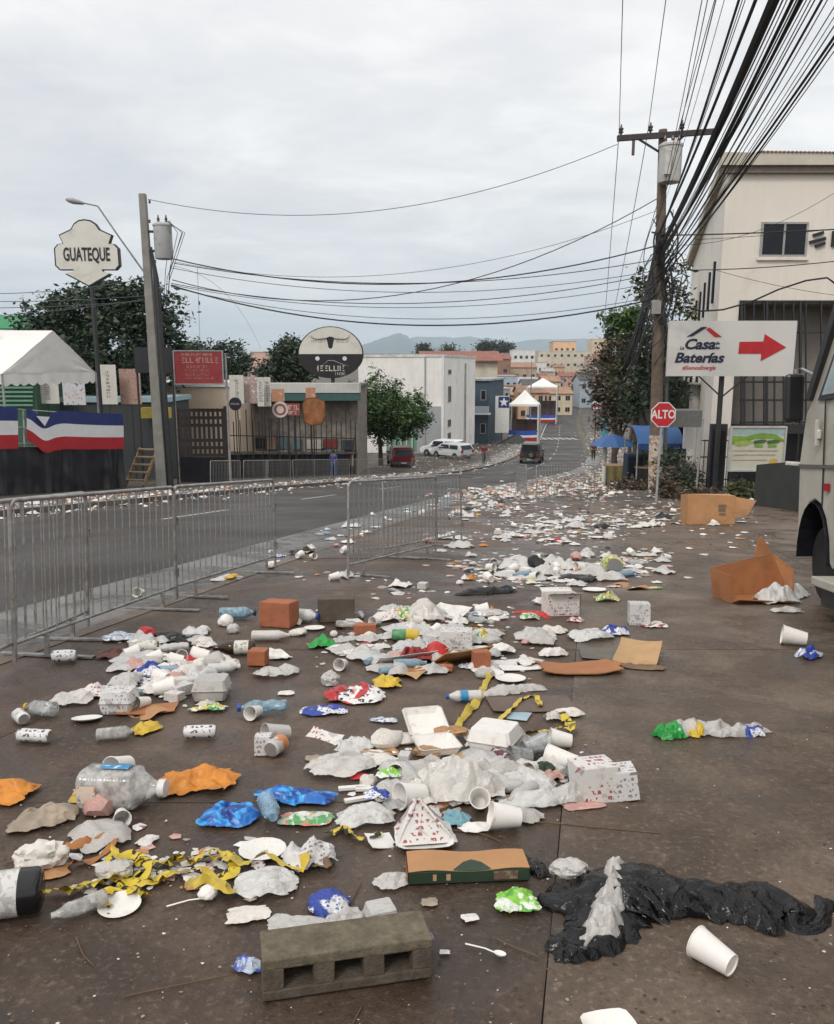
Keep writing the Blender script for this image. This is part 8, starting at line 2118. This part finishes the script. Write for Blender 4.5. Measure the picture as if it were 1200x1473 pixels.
# open cardboard boxes on the right
def open_box(u, v, rz, w_, d, h, label, mat, parts, inner=None):
    t = thing('cardboard_box', label, 'box'); setobj(t, u, v, R(rz))
    for nm, q in parts:
        mb = MB(); n = (Vector(q[1])-Vector(q[0])).cross(Vector(q[3])-Vector(q[0])).normalized()*.005
        mb.add([tuple(Vector(p)) for p in q]+[tuple(Vector(p)+n) for p in q], [(0, 1, 2, 3)[::-1], (4, 5, 6, 7), (0, 1, 5, 4), (1, 2, 6, 5), (2, 3, 7, 6), (3, 0, 4, 7)])
        mb.build(nm, mat, t)
    return t
W_, D_, H_ = .56, .34, .30
b1 = open_box(1082, 862, 6, W_, D_, H_, 'wet orange brown cardboard box open towards the truck, flap raised', m_cardw, [
    ('base', ((-W_/2, -D_/2, 0), (W_/2, -D_/2, 0), (W_/2, D_/2, .005), (-W_/2, D_/2, .005))), ('back', ((-W_/2, D_/2, 0), (W_/2, D_/2, 0), (W_/2+.02, D_/2+.05, H_*1.25), (-W_/2-.02, D_/2+.02, H_*.85))),
    ('side', ((-W_/2, -D_/2, 0), (-W_/2, D_/2, 0), (-W_/2-.02, D_/2+.02, H_*.85), (-W_/2-.02, -D_/2, H_*.80))), ('side', ((W_/2, D_/2, 0), (W_/2, -D_/2, 0), (W_/2+.06, -D_/2+.1, H_*.9), (W_/2+.02, D_/2+.05, H_*1.25))),
    ('flap', ((W_*.22, D_/2+.05, H_*1.16), (W_/2+.02, D_/2+.055, H_*1.25), (W_*.40, D_/2+.10, H_*1.75), (W_*.34, D_/2+.10, H_*1.7))), ('front_flap', ((-W_/2, -D_/2, .012), (W_*.42, -D_/2, .012), (W_*.40, -D_/2-.10, .02), (-W_/2+.02, -D_/2-.10, .05)))])
sheet(1118, 866, 60, 44, 44, m_fwhite, 'plastic_bag', 'clear white bags bunched in front of the open wet box', 'bag', 0, n=22, puff=.4); sheet(1140, 858, 40, 40, 34, m_fwhite, 'plastic_bag', 'white bag by the truck wheel', 'bag', 40, n=18, puff=.4); sheet(1132, 880, 44, 26, 14, m_fclear, 'plastic_film', 'flat clear film under the truck step', 'plastic sheet', 0, n=14)
W_, D_, H_ = .92, .55, .52
b2 = open_box(1020, 752, -6, W_, D_, H_, 'big brown cardboard box with printed side and folded flap before the shrubs', m_card, [
    ('front', ((-W_/2, -D_/2, 0), (W_*.42, -D_/2, 0), (W_*.42, -D_/2, H_), (-W_/2, -D_/2, H_*1.08))), ('side', ((W_*.42, -D_/2, 0), (W_*.5, D_/2, 0), (W_*.5, D_/2, H_), (W_*.42, -D_/2, H_))), ('back', ((W_*.5, D_/2, 0), (-W_/2, D_/2, 0), (-W_/2, D_/2, H_), (W_*.5, D_/2, H_))),
    ('side', ((-W_/2, D_/2, 0), (-W_/2, -D_/2, 0), (-W_/2, -D_/2, H_*1.08), (-W_/2, D_/2, H_))), ('flap', ((W_*.42, -D_/2-.001, H_*.25), (W_*.42, -D_/2-.001, H_*.98), (W_*.80, -D_/2-.10, H_*.86), (W_*.62, -D_/2-.10, H_*.3))), ('lid', ((-W_/2, -D_/2, H_*1.07), (W_*.42, -D_/2, H_*1.0), (W_*.45, D_/2, H_*1.02), (-W_/2, D_/2, H_*1.0)))])
for k, (x, z, w_, h) in enumerate(((.10, .60, .16, .05), (.10, .44, .14, .07), (.12, .30, .12, .05))):
    mb = MB(); mb.box(x*W_, (x+w_)*W_, -D_/2-.010, -D_/2-.006, z*H_, (z+h*2)*H_); mb.build('printed_mark', m_cardin, b2)

# ------------------------------------------------------------------ litter spread over the middle and far ground
lib = {}
def variants():
    rr = 1.0
    lib['crumple'] = [crumple(1, rnd.uniform(.6, 1), rnd.uniform(.22, .5), 300+k, 9, rnd.choice([0, .3])).mesh('litter', m_paper, 38) for k in range(12)]
    lib['wad'] = [lump(.5, rnd.uniform(.35, .5), rnd.uniform(.22, .4), 340+k, 2, .5).mesh('litter', m_paper, 38) for k in range(8)]
    lib['cup'] = [cup_mb(1, .42, .30, 14).mesh('litter', m_foam, 40)]
    def bt(sd, cr):
        mb, _, _ = revolve_lying([(.01, 0), (.14, 0), (.16, .04), (.16, .3), (.15, .5), (.16, .66), (.11, .8), (.06, .88), (.06, 1)], 12, cr, sd); return mb.mesh('litter', m_petc, 50)
    lib['bottle'] = [bt(5, .1), bt(6, .35)]
    p = MB(); p.lathe([(.01, .02), (.32, .02), (.48, .08), (.5, .08), (.34, 0), (.01, 0)], 16, cap0=False, cap1=False); lib['plate'] = [p.mesh('litter', m_foam, 60)]
    c = MB(); c.box(-.5, .5, -.35, .35, 0, .45); lib['box'] = [c.mesh('litter', m_paper)]
    d = MB(); d.grid(lambda u, v: (u-.5+.05*math.sin(v*5), (v-.5)*.7, .03+.07*math.sin(u*4+v*3)), 6, 6); lib['card'] = [d.mesh('litter', m_paper, 60)]
variants()
KIND = [ # name, label stem, category, shape, materials, size range m, weight
 ('paper_scrap', 'crumpled white paper', 'paper', 'crumple', [m_paper, m_napkin], (.10, .26), 22), ('plastic_bag', 'crumpled white plastic bag', 'bag', 'crumple', [m_fwhite, m_fmilk], (.16, .40), 24), ('foam_cup', 'white foam cup', 'cup', 'cup', [m_foam], (.10, .12), 10), ('foam_plate', 'white foam plate', 'plate', 'plate', [m_foam], (.18, .24), 9),
 ('plastic_bottle', 'empty clear plastic bottle', 'bottle', 'bottle', [m_petc, m_petb, m_fwhite], (.18, .26), 9), ('red_wrapper', 'red snack wrapper', 'wrapper', 'crumple', [m_red, m_chip, m_chip], (.08, .18), 3), ('food_box', 'small white food box', 'box', 'box', [m_greyprint, m_greyprint, m_redprint, m_foam], (.09, .15), 2), ('cardboard_scrap', 'brown cardboard scrap', 'cardboard', 'card', [m_card, m_cardw, m_kraft], (.16, .40), 6),
 ('black_film', 'black plastic scrap', 'bag', 'crumple', [m_blackbag], (.18, .45), 4), ('tissue_wad', 'wad of pale tissue', 'tissue', 'wad', [m_napkin, m_pink, m_fmilk], (.08, .2), 14), ('blue_wrapper', 'blue printed wrapper', 'wrapper', 'crumple', [m_bluewhite, m_silver], (.10, .2), 4), ('yellow_wrapper', 'yellow or orange wrapper', 'wrapper', 'crumple', [m_gy, m_orange, m_yellow], (.10, .2), 3)]
wts = [k[6] for k in KIND]
def litter(p, where, group, scale=1.0, rr=rnd):
    while 1:
        nm, lab, cat, shp, mats, (s0, s1), _ = rr.choices(KIND, wts)[0]
        if scale > .8 or nm != 'black_film': break
    me = rr.choice(lib[shp]); o = bpy.data.objects.new(nm, me); COL.objects.link(o)
    s = rr.uniform(s0, s1)*scale
    m = tiltM(p.y) @ Matrix.Rotation(rr.uniform(0, 2*PI), 3, 'Z')
    z = (1.0 if shp not in ('crumple', 'wad') else rr.uniform(.45, 1.05))
    o.matrix_basis = Matrix.Translation(p) @ m.to_4x4() @ Matrix.Diagonal((s, s, s*z, 1))
    mt = rr.choice(mats); o.material_slots[0].link = 'OBJECT'; o.material_slots[0].material = mt
    q = (s/scale-s0)/(s1-s0+1e-6); sz = 'small ' if q < .33 else ('large ' if q > .7 else '')
    hue = {'napkin': 'beige stained ', 'film_milk': 'milky ', 'pet_blue': 'blue tinted ', 'cardboard_wet': 'wet ', 'kraft': 'tan ', 'pink_film': 'pinkish ', 'foil_wrap': 'silvery ', 'orange_bag': 'bright orange ', 'chip_bag': 'white patched ', 'red_print_carton': 'red lettered ', 'grey_print_carton': 'grey lettered ', 'green_yellow_wrap': 'green patched '}.get(mt.name, '')
    return tag(o, sz+hue+lab+' '+where, cat, group+': '+nm.replace('_', ' '))
r2 = random.Random(77)
def dens(u, v): # how thickly litter lies at a picture position in the middle distance
    d = 0.0
    if 700 < v < 722: d = 0.55 if 640 < u < 1110 else 0
    if 722 <= v < 760: d = 1.0 if 640+ (760-v)*.3 < u < 960 else (.35 if 960 <= u < 1110 and v < 756 else 0)
    if 760 <= v < 790: d = .45 if 640 < u < 900 else .06
    if 790 <= v < 835: d = .95 if 640 < u < 935 else (.12 if u < 640 else .05)
    if 835 <= v < 900: d = .10 if 520 < u < 820 else .02
    return d
CL = []
while len(CL) < 70:     # litter gathers in clumps
    u = r2.uniform(430, 1130); v = 700+200*(r2.random()**1.25)
    if r2.random() < dens(u, v): CL.append((u, v))
cnt = 0
while cnt < 290:
    cu, cv = CL[r2.randrange(len(CL))]; u = r2.gauss(cu, 26); v = r2.gauss(cv, 6.5)
    if dens(u, v) <= 0.03 or r2.random() > dens(u, v)+.35: continue
    p = gp(u, v); p.z += .004
    litter(p, 'in the litter field past the flat black bag', 'litter field', 1.0, r2); cnt += 1
for k in range(130):     # along the far kerb
    y = 15+52*r2.random()**1.3; x = roadL(y)+r2.choice([r2.gauss(-.9, .5), r2.gauss(-.5, .35), r2.gauss(.35, .3)])
    dz = .098 if x < roadL(y) else -.026
    litter(Vector((x, y, gz(y)+dz)), 'along the far kerb below the stage and shops', 'kerb litter', 1.15, r2)
for k in range(90):      # gutter and road edge by the barricades, open lot crumbs
    y = r2.uniform(7, 34); x = kerbR(y)+r2.gauss(-.1, .5)
    if x < roadR(y)-.3: continue
    litter(Vector((x, y, gz(y)+(-.022 if x < kerbR(y) else .012))), 'in the gutter behind the barricades', 'gutter litter', .9, r2)
for k in range(70):      # right verge
    y = r2.uniform(23, 60); x = kerbR(y)+r2.uniform(.5, 4.2)
    litter(Vector((x, y, gz(y))), 'on the verge before the stalls', 'verge litter', 1.2, r2)
# smaller pieces packed between the larger ones in the near clusters
for (n_, u0, u1, v0, v1, where, grp) in ((60, 140, 340, 915, 1030, 'in the cluster under the nearest barricade', 'left cluster litter'), (96, 390, 850, 870, 985, 'between the bricks and the tilted carton', 'centre band litter'), (60, 490, 850, 1050, 1185, 'in the middle heap round the milky bag', 'middle heap litter'), (40, 640, 960, 795, 850, 'around the flat black rubbish bag', 'lot edge litter'), (9, 20, 430, 1030, 1300, 'scattered between jug and tape', 'front litter')):
    for k in range(n_):
        u = r2.triangular(u0, u1); v = r2.triangular(v0, v1); p = gp(u, v); p.z += .004
        litter(p, where, grp, .70 if v > 1000 else .78, r2)
# uncountable crumbs of rubbish: small flecks on the lot and far drifts along both kerbs
def flecks(name, label, n, fn, size, mats, hz=.5):
    rg = random.Random(n); mb = MB()
    for k in range(n):
        p = fn(rg); s = rg.uniform(*size); a = rg.uniform(0, PI); c_, s_ = math.cos(a)*s, math.sin(a)*s; h = s*hz*rg.random()
        mi = rg.randrange(len(mats)); m_ = rg.randint(5, 7); vs = []
        for i in range(m_):
            b_ = a+2*PI*i/m_; q = s*rg.uniform(.45, 1.15)
            vs.append((p.x+math.cos(b_)*q, p.y+math.sin(b_)*q*.8, p.z+h*.7*rg.random()))
        vs.append((p.x+rg.uniform(-.2, .2)*s, p.y+rg.uniform(-.2, .2)*s, p.z+h+.001))
        mb.add(vs, [(i, (i+1) % m_, m_) for i in range(m_)], mi)
    return tag(mb.build(name, mats), label, 'litter', kind='stuff')
def f_lot(rg):
    while 1:
        u = rg.uniform(-20, 1220); v = 850+640*rg.random()**.8; p = gp(u, v)
        if p.x > kerbR(p.y)+.2: p.z += .004; return p
flecks('litter_crumbs', 'tiny pale crumbs and grit over the wet lot', 420, f_lot, (.0015, .006), [m_sock, m_paper, m_twig, m_sock])
flecks('lot_leaves', 'small dark leaf bits over the wet lot', 700, f_lot, (.002, .007), [m_twig, m_darkblock, m_joint], .25)
def f_near(rg):
    z = rg.choice(((150, 340, 910, 1030), (400, 840, 865, 985), (480, 860, 1045, 1190), (640, 950, 795, 850), (60, 440, 1190, 1300)))
    p = gp(rg.triangular(z[0], z[1]), rg.triangular(z[2], z[3])); p.z += .004; return p
flecks('litter_shreds', 'torn bits of paper, foam and film between the larger rubbish', 520, f_near, (.008, .034), [m_paper, m_foam, m_fwhite, m_fclear, m_napkin, m_sock, m_pink, m_card, m_fclear, m_redprint], .4)
def f_field(rg):
    while 1:
        cu, cv = CL[rg.randrange(len(CL))]; u = rg.gauss(cu, 30); v = max(703, rg.gauss(cv, 8))
        if dens(u, v) > .03 and rg.random() < dens(u, v)+.3: p = gp(u, v); p.z += .004; return p
flecks('litter_shreds', 'shreds of paper and plastic filling the litter field', 1700, f_field, (.02, .075), [m_paper, m_foam, m_fwhite, m_pink, m_fmilk, m_card, m_blackbag, m_napkin, m_sock, m_fclear], .45)
def f_kerb(rg):
    y = 14+120*rg.random()**1.4; x = roadL(y)-.7+rg.gauss(0, .8); return Vector((x, y, gz(y)+(.098 if x < roadL(y) else -.026)))
flecks('kerb_shreds', 'shreds of white litter drifted along the far kerb', 2200, f_kerb, (.03, .10), [m_paper, m_foam, m_fwhite, m_pink, m_card, m_napkin], .8)
def f_verge(rg):
    y = 24+110*rg.random()**1.5; x = kerbR(y)+1.8+rg.gauss(0, 1.5)
    return Vector((max(x, roadR(y)-.5), y, gz(y)+.004))
flecks('verge_shreds', 'litter drifted along the right hand verge far down the street', 1600, f_verge, (.05, .16), [m_paper, m_foam, m_fwhite, m_pink, m_card, m_napkin, m_sock], .9)
def f_leftfar(rg):
    y = 60+50*rg.random(); x = roadL(y)-rg.uniform(.5, 9); return Vector((x, y, gz(y)+.09))
flecks('pavement_shreds', 'litter strewn over the pavement before the peaked tent', 420, f_leftfar, (.06, .18), [m_paper, m_foam, m_fwhite, m_pink, m_card], .9)

# ------------------------------------------------------------------ haze over the distance
HAZE = 0.00013
if HAZE:
    mb = MB(); mb.box(-11000, 11000, -120, 13500, gz(300)-30, 640)
    m = bpy.data.materials.new('haze_air'); m.use_nodes = True; t = m.node_tree; t.nodes.remove(t.nodes['Principled BSDF'])
    pv = t.nodes.new('ShaderNodeVolumePrincipled'); pv.inputs['Color'].default_value = (0.74, 0.87, 1.0, 1); pv.inputs['Density'].default_value = HAZE; pv.inputs['Anisotropy'].default_value = 0.2
    t.links.new(pv.outputs[0], t.nodes['Material Output'].inputs['Volume'])
    tag(mb.build('haze', m), kind='stuff')
